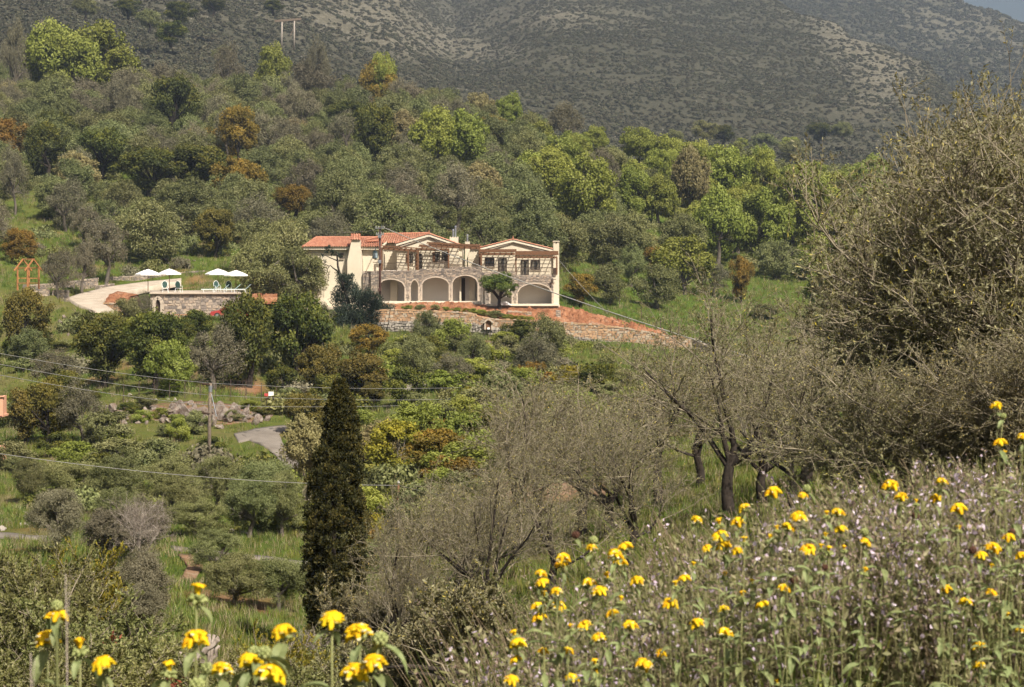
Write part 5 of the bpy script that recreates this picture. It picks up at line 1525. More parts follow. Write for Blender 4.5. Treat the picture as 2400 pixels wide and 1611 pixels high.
def lounger_parts():
    p = []
    mb = MB(); mb.bar((-0.95,-0.28,0.30),(0.35,-0.28,0.30),0.05); mb.bar((-0.95,0.28,0.30),(0.35,0.28,0.30),0.05); p.append(('frame', mb.mesh('frame', M['whiteplastic'])))
    mb = MB(); mb.box(-0.95,0.35,-0.27,0.27,0.32,0.35); p.append(('seat_sling', mb.mesh('seat_sling', M['bluesling'])))
    mb = MB(); mb.face([(0.35,-0.27,0.34),(0.35,0.27,0.34),(0.85,0.27,0.80),(0.85,-0.27,0.80)]); mb.face([(0.38,-0.27,0.31),(0.88,-0.27,0.77),(0.88,0.27,0.77),(0.38,0.27,0.31)])
    mb.face([(0.35,-0.27,0.34),(0.85,-0.27,0.80),(0.88,-0.27,0.77),(0.38,-0.27,0.31)]); mb.face([(0.85,-0.27,0.80),(0.85,0.27,0.80),(0.88,0.27,0.77),(0.88,-0.27,0.77)]); p.append(('backrest', mb.mesh('backrest', M['bluesling'])))
    for sx in (-0.75, 0.3):
        for sy in (-0.28, 0.28):
            mb = MB(); mb.tube([(sx, sy, 0.3), (sx+0.08, sy*1.05, 0)], 0.025, 6); p.append(('leg', mb.mesh('leg', M['whiteplastic'])))
    return p
LP_ = lounger_parts()
for px, d, rz, l in [(494, 204.6, 0.1, 'sun lounger with pale blue sling, leftmost in the row'), (516, 204.8, 0.15, 'sun lounger with pale blue sling, second from the left in the row'), (543, 204.7, 0.0, 'sun lounger with pale blue sling, third from the left in the row'), (567, 204.6, 0.05, 'sun lounger with raised pale back, rightmost in the row')]:
    o = empty('sun_lounger', (PX(px, d), d, -2.80), rz, l, 'sun lounger', 'sun loungers on the terrace')
    for nm, me in LP_: obj(nm, me, o)

# timber well frame on the left
wf = empty('timber_frame', P(66, 681, 210), 0.95, 'orange timber gabled frame standing on a stone plinth', 'timber frame')
for sx in (-1, 1):
    for sy in (-1, 1):
        mb = MB(); mb.bar((sx*0.75, sy*0.75, 0), (sx*0.75, sy*0.75, 2.35), 0.13); mb.build('post', M['orangewood'], wf)
    mb = MB(); mb.bar((sx*0.75, -0.9, 2.3), (sx*0.75, 0.9, 2.3), 0.11); mb.build('eave_beam', M['orangewood'], wf)
    mb = MB(); mb.bar((sx*0.75, -0.7, 0.75), (sx*0.75, 0.7, 0.75), 0.08); mb.build('side_rail', M['orangewood'], wf)
for sy in (-1, 1):
    for sx in (-1, 1):
        mb = MB(); mb.bar((sx*1.15, sy*0.8, 2.02), (0, sy*0.8, 3.2), 0.11); mb.build('rafter', M['orangewood'], wf)
    mb = MB(); mb.bar((-0.75, sy*0.75, 1.25), (0.75, sy*0.75, 1.25), 0.08); mb.build('cross_rail', M['orangewood'], wf)
mb = MB(); mb.bar((0, -0.9, 3.2), (0, 0.9, 3.2), 0.11); mb.build('ridge_beam', M['orangewood'], wf)

# red car below the terrace wall
car = empty('parked_car', P(541, 747.5, 200.5), 0.0, 'red hatchback parked below the terrace wall, half hidden by an oak', 'car')
def car_build():
    prof = [(-1.92,0.32),(-1.95,0.55),(-1.85,0.72),(-0.95,0.88),(-0.35,1.36),(0.9,1.42),(1.55,1.05),(1.85,0.95),(1.92,0.6),(1.9,0.32)]
    mb = MB(); nY = [(-0.80,0.93),(-0.70,1.0),(0.70,1.0),(0.80,0.93)]
    rings = []
    for yy, s in nY:
        rings.append([(x*(1 if abs(yy) < 0.75 else 0.985), yy*(0.82 if z > 1.0 else 1.0), 0.32+(z-0.32)*(1 if abs(yy) < 0.75 else 0.96)) for x, z in prof])
    n0 = 0
    for rg in rings: mb.v += rg
    k = len(prof)
    for i in range(3):
        for j in range(k):
            a = i*k+j; b = i*k+(j+1) % k; mb.f.append((a, b, b+k, a+k)); mb.t.append(0.5)
    mb.f.append(tuple(range(k))[::-1]); mb.t.append(.5); mb.f.append(tuple(range(3*k, 4*k))); mb.t.append(.5)
    mb.build('body', M['redpaint'], car)
    mb = MB()
    for s in (-1, 1):
        y = s*0.685
        mb.face([(-0.78,y*1.09,0.93),(0.2,y*1.09,0.97),(0.2,y*0.99,1.32),(-0.32,y*0.99,1.29)]); mb.face([(0.28,y*1.09,0.97),(1.35,y*1.09,1.03),(0.88,y*0.99,1.34),(0.28,y*0.99,1.32)])
    mb.build('side_window', M['glass'], car)
    mb = MB(); mb.face([(-0.93,-0.58,0.905),(-0.93,0.58,0.905),(-0.37,0.5,1.355),(-0.37,-0.5,1.355)]); mb.v = [(x-0.02, y, z+0.015) for x, y, z in mb.v]; mb.build('windscreen', M['lampglass'], car)
    for wx in (-1.22, 1.25):
        for s in (-1, 1):
            w = MB(); c = (wx, s*0.74, 0.30)
            ring = [(0.30, -0.09), (0.31, 0.09)]
            n = 18
            for rr, yo in ((0.19,-0.095),(0.29,-0.09),(0.31,-0.05),(0.31,0.05),(0.29,0.09),(0.19,0.095)):
                for q in range(n): w.v.append((c[0]+rr*math.cos(2*math.pi*q/n), c[1]+yo, c[2]+rr*math.sin(2*math.pi*q/n)))
            for a in range(5):
                for q in range(n): w.f.append((a*n+q, a*n+(q+1) % n, (a+1)*n+(q+1) % n, (a+1)*n+q)); w.t.append(.5)
            wo = w.build('wheel', M['tyre'], car)
            rm = MB()
            for q in range(5):
                a = 2*math.pi*q/5; rm.bar((c[0], c[1]+s*0.08, c[2]), (c[0]+0.19*math.cos(a), c[1]+s*0.08, c[2]+0.19*math.sin(a)), 0.09, 0.03)
            rm.tube([(c[0], c[1]-0.07, c[2]), (c[0], c[1]+0.07, c[2])], 0.18, 14)
            rm.build('rim', M['steel'], wo)
    for s in (-1, 1):
        mb = MB(); mb.box(-1.95, -1.80, s*0.62-0.13, s*0.62+0.13, 0.58, 0.70, 0.03); mb.build('headlight', M['lampglass'], car)
        mb = MB(); mb.box(-0.75, -0.62, s*0.86-0.07, s*0.86+0.07, 0.92, 1.03, 0.02); mb.build('mirror', M['redpaint'], car)
    mb = MB(); mb.box(-2.0, -1.88, -0.72, 0.72, 0.34, 0.52, 0.04); mb.build('bumper', M['tyre'], car)
car_build()
# stacked planks and blocks left of the car
pk = empty('plank_stack', P(432, 747.5, 202), 0.0, 'stack of reddish planks on blocks against the terrace wall', 'planks')
for k in range(5):
    mb = MB(); mb.box(-1.1+random.uniform(-.1,.1), 1.1+random.uniform(-.1,.1), -0.28+0.11*k, -0.19+0.11*k, 0.36, 0.42); mb.build('plank', M['orangewood'], pk)
for sx in (-0.8, 0.7):
    mb = MB(); mb.box(sx-0.2, sx+0.2, -0.3, 0.3, -0.1, 0.36, 0.03); mb.build('block', M['cutstone'], pk)

# ------------------------------------------------------------------ small terrace tree, dark pine bush by the wing, plants along the wall
def small_tree():
    cm, cc = crown_mesh('round_tree_crown', 777, 12000, 0.036, 0.024, 36, 0.15, 0.62, 0.37, 'dome', mode='tip')
    tm = trunk_mesh('round_tree_trunk', 777, cc, 0.3, 0.045, 7)
    o = empty('round_tree', P(1172, 726, 203.5), 0.7); s = 4.05; o.scale = (s, s, 3.75)
    obj('trunk', tm, o, mat=M['darkbark']); obj('crown', cm, o, mat=M['citrus'])
    tag(o, 'small round-crowned green tree in front of the right arcade', 'tree')
M['citrus'] = leafmat('citrus_leaf', [(0.035,0.055,0.010),(0.085,0.125,0.020),(0.18,0.22,0.035)], 0.25, 0.0, 0.0, 0.06)
small_tree()
for _px, _py, _w, _k in ((1020,727,1.2,'obush'),(1045,729,1.0,'bush'),(1070,731,1.1,'bush'),(1092,733,1.0,'ybush'),(1110,736,1.3,'bush'),(1128,742,1.5,'bush'),(1150,745,1.6,'obush'),(1165,746,1.7,'obush'),(1185,749,1.3,'bush'),(1205,750,1.1,'ybush'),(1222,752,1.2,'bush'),(1242,752,1.0,'bush'),(985,728,1.3,'obush'),(955,727,1.2,'bush')):
    _o = tree_at(_k, PX(_px, 197.2), 197.2, _w, _w*0.55); _o.location.z = PZ(_py, 197.2)-0.1
def dark_pine():
    r = np.random.default_rng(5)
    o = empty('dark_pine', P(835, 790, 197), 0.0)
    L = lambda px, py, dd=0.0: np.array([(px-835)*197/F, dd, (790-py)*197/F])
    cs = [(800,740,22),(830,750,26),(860,745,26),(890,745,24),(912,760,18),(800,710,22),(835,715,26),(870,715,24),(895,722,20),(795,685,17),(820,690,20),(850,695,20),(875,700,16),(805,665,15),(822,668,12),(800,652,11),(818,655,9),(826,648,6),(795,770,22),(840,775,26),(880,770,24),(910,735,15),(790,640,5),(778,592,6),(765,587,5),(790,596,5),(755,600,4),(770,580,4),(798,600,4),(762,612,3.5)]
    n = 30000; cc = np.array([L(a, b) for a, b, _ in cs]); rad = np.array([c[2]*197/F for c in cs])*1.32
    cc[:, 1] = r.normal(size=len(cs))*rad*0.9
    w = rad**2; w /= w.sum(); k = r.choice(len(cs), n, p=w); d = unit(n, r)
    sp = unit(len(cs)*8, r).reshape(len(cs), 8, 3); d = sp[k, r.integers(0, 8, n)]+d*0.6; d /= np.linalg.norm(d, axis=1, keepdims=True)
    pos = cc[k]+d*(rad[k]*r.uniform(0.4, 1.15, n))[:, None]
    nr = unit(n, r); ax = d+unit(n, r)*0.5+np.array([0, 0, 0.4])
    v, f, t = quads_leaf(pos, ax, nr, 0.2*r.uniform(.6, 1.3, n), 0.07*r.uniform(.6, 1.4, n), np.clip(r.random(n)*0.8+0.2*(d[:, 2]), 0, 1))
    obj('crown', mesh_np('dark_pine_crown', v, f, tint=t), o, mat=M['juniper'])
    mb = MB()
    mb.tube([L(835,800), L(825,740), L(812,690), L(800,655), L(792,625), L(790,600), L(785,590)], [0.25,0.2,0.15,0.12,0.10,0.08,0.04], 7)
    mb.tube([L(797,640), L(780,628), L(774,622), L(768,630), L(765,645)], [0.08,0.07,0.05,0.04,0.02], 6)
    mb.tube([L(792,612), L(775,605), L(765,600), L(755,598)], [0.07,0.05,0.04,0.02], 6)
    mb.tube([L(791,605), L(786,592), L(778,586)], [0.07,0.05,0.02], 6); mb.tube([L(772,625), L(760,618), L(756,622)], [0.05,0.03,0.015], 5)
    mb.tube([L(790,600), L(797,594), L(806,592)], [0.05,0.03,0.015], 5); mb.tube([L(771,640), L(768,660), L(766,668)], [0.03,0.02,0.01], 5)
    mb.build('trunk', M['darkbark'], o, True)
    tag(o, 'dark green pine with a half-bare crooked top beside the cream wing', 'pine tree')
dark_pine()

# ------------------------------------------------------------------ salmon building at the left edge
sb = empty('apartment_building', P(-60, 1260, 120), label='salmon apartment building whose balcony ends show at the left edge', cat='building'); BO = Vector(sb.location)
def bpart(mb, name, mat): o = mb.build(name, mat, sb); o.location = -BO; return o
mb = MB(); pbox(mb, -420, -110, 880, 1300, 119.5, 123); bpart(mb, 'wall', M['plaster'])
for i, (a, b) in enumerate(((931,975),(1048,1098),(1172,1226))):
    mb = MB(); pbox(mb, -400, 7, a, b, 117.5, 117.75); pbox(mb, -8, -2, a, b, 117.76, 119.5); pbox(mb, -400, -1, b, b+5, 117.5, 119.6); bpart(mb, 'balcony', M['salmon'])
    mb = MB(); pbox(mb, -400, 9.2, a-2.0, a-0.05, 117.4, 117.85); bpart(mb, 'balcony_coping', M['salmon'])
# ------------------------------------------------------------------ poles and lines
def cable(name, a, b, sag, rad, label, mat='cable', n=40):
    a = Vector(a); b = Vector(b)
    mb = MB(); mb.tube([a.lerp(b, i/n)-Vector((0, 0, sag*4*(i/n)*(1-i/n))) for i in range(n+1)], rad, 5)
    return tag(mb.build(name, M[mat], None, True), label, 'cable', 'overhead lines')
vp = empty('utility_pole', P(890.5, 716, 205), label='dark brown utility pole with insulators in front of the villa', cat='utility pole')
hz = PZ(533, 205)-PZ(716, 205)
mb = MB(); mb.tube([(0,0,-1.0), (0,0,hz)], [0.15, 0.10], 10); mb.build('shaft', M['creopole'], vp, True)
for k, (zz, w) in enumerate(((hz-0.1, 0.45), (hz-0.75, 0.38))):
    mb = MB(); mb.bar((-w, -0.12, zz), (w, -0.12, zz), 0.07); mb.build('crossarm', M['steel'], vp)
    for sx in (-0.85, -0.3, 0.4, 0.9):
        mb = MB(); mb.lathe([(0.03,0),(0.07,0.03),(0.05,0.08),(0.08,0.11),(0.04,0.18),(0,0.2)], (sx*w, -0.12, zz+0.03), 8); mb.build('insulator', M['cable'], vp)
for zz in (hz-1.1, 1.4, 4.2):
    mb = MB(); mb.box(-0.16, 0.16, -0.34, -0.12, zz, zz+0.32, 0.02); mb.build('junction_box', M['steel' if zz > 2 else 'creopole'], vp)
mb = MB(); mb.tube([(-0.22, -0.02, 0.3), (-0.22, -0.02, 3.5)], 0.025, 6); mb.build('conduit', M['creopole'], vp)
top = P(893, 531, 204.9)
cable('service_cable', top, P(1760, 838, 120), 0.4, 0.040, 'thick pale cable running down from the dark pole past the villa', 'palecable')
cable('service_cable', P(1310.5, 610, 207), P(1425, 735, 200), 0.15, 0.02, 'thin cable running from the villa end wall to the meadow')
cable('service_cable', P(889, 538, 205), P(800, 545, 213), 0.1, 0.02, 'short thin cable from the dark pole over the red wing roof')

mp = empty('utility_pole', P(490, 1110, 117), 0.0, 'weathered grey wooden pole beside the rocky bank', 'utility pole')
hp = PZ(898, 117)-PZ(1110, 117)
mb = MB(); mb.tube([(0,0,-0.8), (0.02,0,hp*0.5), (0.08,0,hp)], [0.12, 0.105, 0.09], 10); mb.build('shaft', M['pole'], mp, True)
for zz in (hp-0.1, hp-1.75):
    mb = MB(); mb.tube([(0.07,-0.05,zz), (-0.12,-0.12,zz+0.03), (-0.4,-0.12,zz+0.06)], [0.05,0.06,0.05], 7); mb.build('insulator', M['darkwood'], mp)
mb = MB(); mb.tube([(0.08,0,hp-0.5),(0.08,0,hp-0.15)], 0.11, 8); mb.build('band', M['steel'], mp)
mb = MB(); mb.tube([(0.1,0,hp-0.5),(0.45,-0.2,hp-1.9)], 0.03, 6); mb.build('brace', M['steel'], mp)
D2 = 117
for (l0, pole, r1, lb) in (((-260,776,80), (489,898), (1500,880,150), 'top'), ((-260,800,80), (489,926), (1500,905,150), 'middle'), ((-260,826,80), (489,950), (1500,905,150), 'bottom')):
    cable('power_line', P(*l0), P(*pole, D2), 0.25, 0.015, '%s grey wire from the weathered pole to the left edge' % lb)
    cable('power_line', P(*pole, D2), P(*r1), 0.6, 0.011, '%s thin wire from the weathered pole past the cypress to the right' % lb)
cable('power_line', P(-260, 1022, 60), P(935, 1138, 72), 0.35, 0.010, 'low grey wire crossing the olive grove towards the cypress')
cable('power_line', P(935, 1138, 72), P(1300, 1180, 66), 0.2, 0.009, 'faint wire leaving the thin brown post to the right')
tp = empty('thin_post', P(934, 1290, 72), 0.0, 'thin brown post right of the cypress', 'post')
mb = MB(); mb.tube([(0,0,-0.5), (0,0,PZ(1135,72)-PZ(1290,72))], [0.05, 0.04], 8); mb.build('shaft', M['wood'], tp, True)
mb = MB(); mb.lathe([(0.03,0),(0.06,0.04),(0.02,0.12)], (0,0,PZ(1135,72)-PZ(1290,72)), 8); mb.build('insulator', M['cable'], tp)

py = empty('power_pylon', P(675, 100, 560), 0.0, 'wooden H-frame power pylon high on the scrubby hillside', 'pylon')
q = lambda px, r: ((px-675)*560/F, 0, (100-r)*560/F)
for px in (661, 690):
    mb = MB(); mb.tube([(q(px-1, 0)[0], 0, -2), q(px, 46)], [0.28, 0.2], 8); mb.build('pole', M['footing'], py, True)
mb = MB(); mb.bar(q(644, 50), q(706, 45), 0.5, 0.6); mb.build('crossarm', M['pole'], py)
mb = MB(); mb.bar(q(690, 62), q(681, 84), 0.2); mb.build('strut', M['pole'], py)

# fence sign by the rocky bank
sg = empty('notice_board', P(635, 952, 140), 0.0, 'small white notice board with a red panel on the fence', 'sign')
mb = MB(); mb.box(-0.17, 0.19, -0.03, 0, 0.68, 0.98, 0.005); mb.build('board', M['white_sign'], sg)
mb = MB(); mb.box(-0.45, -0.2, -0.03, 0, 0.66, 0.86, 0.005); mb.build('red_panel', M['red_sign'], sg)
for x in (-0.33, 0.17):
    mb = MB(); mb.bar((x, 0.02, -0.3), (x, 0.02, 0.95), 0.04); mb.build('post', M['iron'], sg)
fe = empty('wire_fence', P(470, 940, 143), 0.0, 'wire fence with thin dark posts along the top of the rocky bank', 'fence'); FO = Vector(fe.location)
tops = []
for i, px in enumerate(np.linspace(290, 720, 13)):
    d = 144+1.0*math.sin(i); x = PX(px, d); z = HG(x, d)
    mb = MB(); mb.bar((x, d, z-0.3), (x, d, z+1.3), 0.05); o = mb.build('post', M['iron'], fe); o.location = -FO
    tops.append((x, d, z))
for hgt in (0.4, 0.85, 1.25):
    mb = MB(); mb.tube([(x, d, z+hgt) for x, d, z in tops], 0.008, 4); o = mb.build('wire', M['iron'], fe); o.location = -FO
fe2 = empty('wire_fence', P(1500, 745, 225), 0.0, 'wire fence with thin posts on the meadow beyond the red slope', 'fence'); FO2 = Vector(fe2.location)
tops = []
for px, d in ((1426,233),(1452,230),(1503,222),(1548,214),(1590,207),(1640,202)):
    x = PX(px, d); z = HG(x, d)
    mb = MB(); mb.bar((x, d, z-0.3), (x, d, z+1.6), 0.06); o = mb.build('post', M['iron'], fe2); o.location = -FO2
    tops.append((x, d, z))
for hgt in (0.5, 1.0, 1.5):
    mb = MB(); mb.tube([(x, d, z+hgt) for x, d, z in tops], 0.008, 4); o = mb.build('wire', M['iron'], fe2); o.location = -FO2

# ------------------------------------------------------------------ rocks
def rock_mesh(seed):
    r = random.Random(seed); bm = bmesh.new(); bmesh.ops.create_icosphere(bm, subdivisions=2, radius=1)
    pl = [(Vector((r.gauss(0,1), r.gauss(0,1), r.gauss(0,1))).normalized(), r.uniform(0.35, 0.7)) for _ in range(12)]
    for v in bm.verts:
        for n, h in pl:
            d = v.co.dot(n)
            if d > h: v.co -= n*(d-h)
        v.co *= 1+0.05*r.gauss(0,1)
    mb = MB(); mb.bm(bm); return mb.mesh('rock', M['rock'])
ROCKS = [rock_mesh(i) for i in range(8)]
def outcrop(name, label, items, dd, seed, mat='rock', cat='rocks'):
    r = random.Random(seed)
    root = empty(name, P(items[0][0], items[0][1], dd), 0.0, label, cat); O = Vector(root.location)
    for px, py, w, h in items:
        x0 = PX(px, dd); d = ground_d(px, py+h*0.5, max(20, dd-16), dd+16)
        x, y, z = P(px, py, d); z = max(min(z, HG(x, y)+h*d/F*0.45), HG(x, y)-0.1)
        o = obj('rock', ROCKS[r.randrange(8)], root, Vector((x, y, z))-O, mat=M[mat])
        o.rotation_euler = (r.uniform(-.5,.5), r.uniform(-.5,.5), r.uniform(0,6.28)); s = d/F
        o.scale = (w*s*0.66, w*s*0.66, h*s*0.80)
    return root
rr = random.Random(8)
it = [(265,960,26,20),(280,972,22,16),(250,955,14,10),(300,945,18,10),(285,985,14,8),(330,940,12,10),(360,940,22,16),(358,960,16,14)]
it += [(395,968,26,26),(405,955,20,18),(422,955,30,24),(435,970,26,30),(452,968,30,34),(468,965,34,36),(448,945,20,12),(478,985,28,20),(492,995,28,16),(510,965,26,30),(525,975,28,32),(540,980,22,26),(512,948,20,12),(500,985,22,24),(470,1000,22,12),(515,1000,24,10),(555,965,20,18),(570,975,18,14),(590,980,16,10),(430,985,16,10),(385,975,16,14)]
it += [(rr.uniform(255,640), rr.uniform(948,992), rr.uniform(8,22), rr.uniform(7,18)) for _ in range(75)]
outcrop('rock_outcrop', 'grey and rusty limestone outcrop along the bank behind the weathered pole', it, 138, 1)
outcrop('boulder_group', 'pale boulders scattered on the grass above the rocky outcrop', [(305,926,14,8),(395,925,10,7),(405,923,9,6),(393,936,8,7),(410,937,8,7),(612,960,10,8)], 146, 2, 'footing')
outcrop('stone_heap', 'heap of grey stones on the slope below the retaining wall', [(940+rr.uniform(0,58), 893+rr.uniform(0,20), rr.uniform(8,15), rr.uniform(6,11)) for _ in range(34)], 158, 3, 'footing')
outcrop('boulder_group', 'reddish boulders on the bank below the driveway', [(130+rr.uniform(0,110), 735+rr.uniform(0,55)+0, rr.uniform(5,11), rr.uniform(4,9)) for _ in range(36)], 196, 4, 'rock')
outcrop('boulder_group', 'dark rocks on the grass above the parasols', [(375,609,14,8),(390,610,14,7),(405,608,12,6),(418,612,12,7),(442,610,8,5),(455,612,12,5),(395,618,8,5),(415,627,10,4)], 250, 5)
outcrop('boulder_group', 'pale stones scattered beside the earth track', [(560+rr.uniform(-20,40), 1240+rr.uniform(0,14), 8, 6) for _ in range(8)]+[(500+rr.uniform(-15,20), 1400+rr.uniform(0,20), 9, 7) for _ in range(8)], 75, 6, 'footing')
outcrop('boulder_group', 'pale rocks at the left edge below the salmon building', [(8,1240,22,12),(0,1340,30,40),(14,1325,24,26),(4,1390,22,40),(22,1352,14,18),(60,1190,10,6),(48,1196,8,6)], 70, 7, 'footing')
outcrop('stone_heap', 'pale rubble heap on the meadow seen through the twiggy olives', [(1730+rr.uniform(0,110), 860+rr.uniform(0,44), rr.uniform(8,18), rr.uniform(6,12)) for _ in range(34)], 175, 9, 'footing')
outcrop('stone_heap', 'rubble stones at the cypress foot by the farm path', [(680+rr.uniform(0,38), 1332+rr.uniform(0,22), rr.uniform(7,13), rr.uniform(5,9)) for _ in range(20)], 68, 10, 'footing')

# dead olive stump, roots and branches in the lower left
st = empty('dead_stump', P(480, 1500, 37), 0.0, 'bleached dead olive stump lying on the grass behind the yellow flowers', 'stump')
st.location.z = HG(st.location.x, 37)
r = random.Random(4)
mb = MB()
def root_tube(mb, pts, rad):
    P3 = [Vector(p) for p in pts]; out = []
    for i in range(len(P3)-1):
        for k in range(4): out.append(P3[i].lerp(P3[i+1], k/4)+Vector((r.gauss(0,.012), r.gauss(0,.012), r.gauss(0,.012))))
    out.append(P3[-1]); mb.tube(out, list(np.linspace(rad[0], rad[1], len(out))), 7)
for k in range(11):
    a = r.uniform(-0.25, 0.3)
    root_tube(mb, [(-0.55+r.uniform(-.1,.1), r.uniform(-.15,.15), 0.1+r.uniform(0,.18)), (-0.2, r.uniform(-.1,.1), 0.12+r.uniform(0,.2)), (0.1, r.uniform(-.1,.1), 0.15+r.uniform(0,.3)), (0.12+r.uniform(-.1,.15), r.uniform(-.1,.1), 0.4+r.uniform(0,.3))], (0.06, 0.03))
mb.build('trunk', M['deadwood'], st, True)
for k in range(10):
    mb = MB(); root_tube(mb, [(0.45+r.uniform(0,.25), r.uniform(-.1,.1), 0.02), (0.5+r.uniform(0,.2), 0, 0.18+r.uniform(0,.1)), (0.75+r.uniform(0,.2), 0, 0.12), (0.9+r.uniform(0,.15), 0, 0.0)], (0.04, 0.015)); mb.build('root', M['deadwood'], st, True)

# ------------------------------------------------------------------ the cypress
def cypress():
    D = 45.0; base_px, base_py = 768, 1572
    r = np.random.default_rng(21)
    o = empty('cypress', (PX(base_px, D), D, PZ(base_py, D)))
    rows = np.array([892, 930, 985, 1040, 1080, 1130, 1180, 1250, 1330, 1400, 1450, 1500, 1560])
    lft = np.array([786, 772, 765, 752, 738, 722, 716, 712, 712, 714, 718, 724, 735])
    rgt = np.array([806, 822, 836, 842, 846, 850, 860, 868, 868, 850, 836, 800, 786])
    s = D/F
    ncl = 2300
    row = r.uniform(895, 1555, ncl); row = np.where(r.random(ncl) < 0.25, r.uniform(892, 1000, ncl), row)
    l = np.interp(row, rows, lft); g = np.interp(row, rows, rgt)
    a = r.uniform(0, 2*np.pi, ncl); rr_ = np.sqrt(r.uniform(0.3, 1.0, ncl))*r.uniform(0.80, 1.10, ncl)
    cx = ((l+g)/2+np.cos(a)*(g-l)/2*rr_-base_px)*s; cy = np.sin(a)*(g-l)/2*rr_*s; cz = (base_py-row)*s
    cc = np.stack([cx, cy, cz], 1); out = np.stack([np.cos(a), np.sin(a), np.full(ncl, 0.6)], 1)
    rad = r.uniform(0.06, 0.13, ncl)*np.clip((g-l)/95, 0.35, 1.0)
    n = 150000; k = r.integers(0, ncl, n)
    d = unit(n, r)+out[k]*0.5; d[:, 2] += 0.3; d /= np.linalg.norm(d, axis=1, keepdims=True)
    pos = cc[k]+d*(rad[k]*r.uniform(0.3, 1.15, n))[:, None]*np.array([1, 1, 1.3])
    ax = d+unit(n, r)*0.5+np.array([0, 0, 0.7]); nr = unit(n, r)+d
    ct = r.random(ncl)
    v, f, t = quads_leaf(pos, ax, nr, 0.058*r.uniform(.6, 1.4, n), 0.032*r.uniform(.6, 1.4, n), np.clip(0.55*r.random(n)+0.45*ct[k], 0, 1))
    obj('crown', mesh_np('cypress_crown', v, f, tint=t), o, mat=M['cypress'])
    mb = MB(); mb.tube([(-0.05,0,-0.3),(0,0,1.0),(0.1,0,3.0),(0.22,0,6.2)], [0.16,0.13,0.09,0.02], 9); mb.build('trunk', M['darkbark'], o, True)
    tag(o, 'tall dark columnar cypress left of the centre', 'cypress')
cypress()

# ------------------------------------------------------------------ near shrubs, lower left
def shrub_mesh(seed, n, leafL, leafW):
    r = np.random.default_rng(seed)
    base = np.zeros((1, 3, 3)); base[0, :, 2] = [0, 0.1, 0.25]
    st = grow(base, 16, (0.6, 1.0), 0.9, 0.7, 6, 0.2, 0.2, 1.0, r)
    br = grow(st, 9, (0.25, 0.5), 0.8, 0.35, 5, 0.2, 0.3, 1.0, r)
    tw = grow(br, 7, (0.10, 0.22), 0.8, 0.4, 4, 0.2, 0.2, 1.0, r)
    v, f = wood([(st, np.full(len(st), .018), np.full(len(st), .007), 5), (br, np.full(len(br), .007), np.full(len(br), .003), 3), (tw, np.full(len(tw), .003), np.full(len(tw), .0015), 3)])
    a = mesh_np('shrub_wood', v, f, tint=r.random(len(f)))
    lv = leaves_on(tw, n, leafL, leafW, 0.8, r)
    return a, mesh_np('shrub_leaves', lv[0], lv[1], tint=lv[2])
SHR = [shrub_mesh(70+i, 26, 0.040, 0.017) for i in range(3)]
def shrub(px, d, w, h, leaf, phrase, rz, red=0, var=0):
    x = PX(px, d); o = empty('shrub', (x, d, HG(x, d)-0.1), rz); o.scale = (w, w, h)
    a, b = SHR[var % 3]
    obj('stems', a, o, mat=M['twig']); obj('leaves', b, o, mat=M[leaf])
    put('shrub', o, phrase, 'shrub', px, d, 'near shrubs')
    if red:
        r = np.random.default_rng(int(px))
        n = 120; c = np.repeat(np.stack([r.normal(0, .3, 3), r.normal(0, .3, 3)-.3, r.uniform(0.8, 1.1, 3)], 1), 40, 0)+r.normal(0, .035, (n, 3))
        q = quads_leaf(c, unit(n, r)+np.array([0,0,1.]), unit(n, r), np.full(n, .06), np.full(n, .022), r.random(n))
        obj('red_shoots', mesh_np('red_shoots', q[0], q[1], tint=q[2]), o, mat=M['redleaf'])
for i, (px, d, w, h, lf, ph, red) in enumerate([
   (60,27,1.5,1.25,'shrub','leafy green shrub',0),(200,26,1.5,1.2,'shrub','leafy green shrub',1),(330,25,1.5,0.95,'shrub','leafy green shrub',1),(120,22,1.4,1.05,'shrub','leafy green shrub',0),
   (260,21,1.4,0.95,'shrub','leafy green shrub',1),(400,22,1.3,0.85,'shrub','leafy green shrub',1),(20,20,1.3,1.05,'shrub','leafy green shrub',0),(480,24,1.2,0.62,'shrub','leafy green shrub',1),(540,22,1.3,0.72,'shrub','leafy green shrub',0),
   (640,24,1.2,0.85,'shrub','leafy green shrub',0),(590,29,1.1,0.8,'shrub','leafy green shrub',0),(690,28,1.0,1.15,'yellowgreen','yellow-green shrub',0),(640,32,0.9,0.9,'yellowgreen','yellow-green shrub',0),(205,40,1.3,1.5,'yellowgreen','yellow-green shrub',0),
   (730,23,1.1,0.9,'shrub','leafy green shrub',0),(45,38,1.6,1.5,'shrub','leafy green shrub',0),(110,36,1.7,1.5,'shrub','leafy green shrub',0),(860,26,1.2,1.0,'nearolive','dull brown-green shrub',0),(950,25,1.3,1.1,'nearolive','dull brown-green shrub',0),
   (1060,24,1.4,1.1,'nearolive','dull brown-green shrub',0),(800,30,1.1,1.0,'shrub','leafy green shrub',0),(1160,23,1.4,1.1,'nearolive','dull brown-green shrub',0),(880,38,1.6,1.4,'nearolive','dull brown-green shrub',0)]):
    shrub(px, d, w, h, lf, ph, i*1.3, red, i)
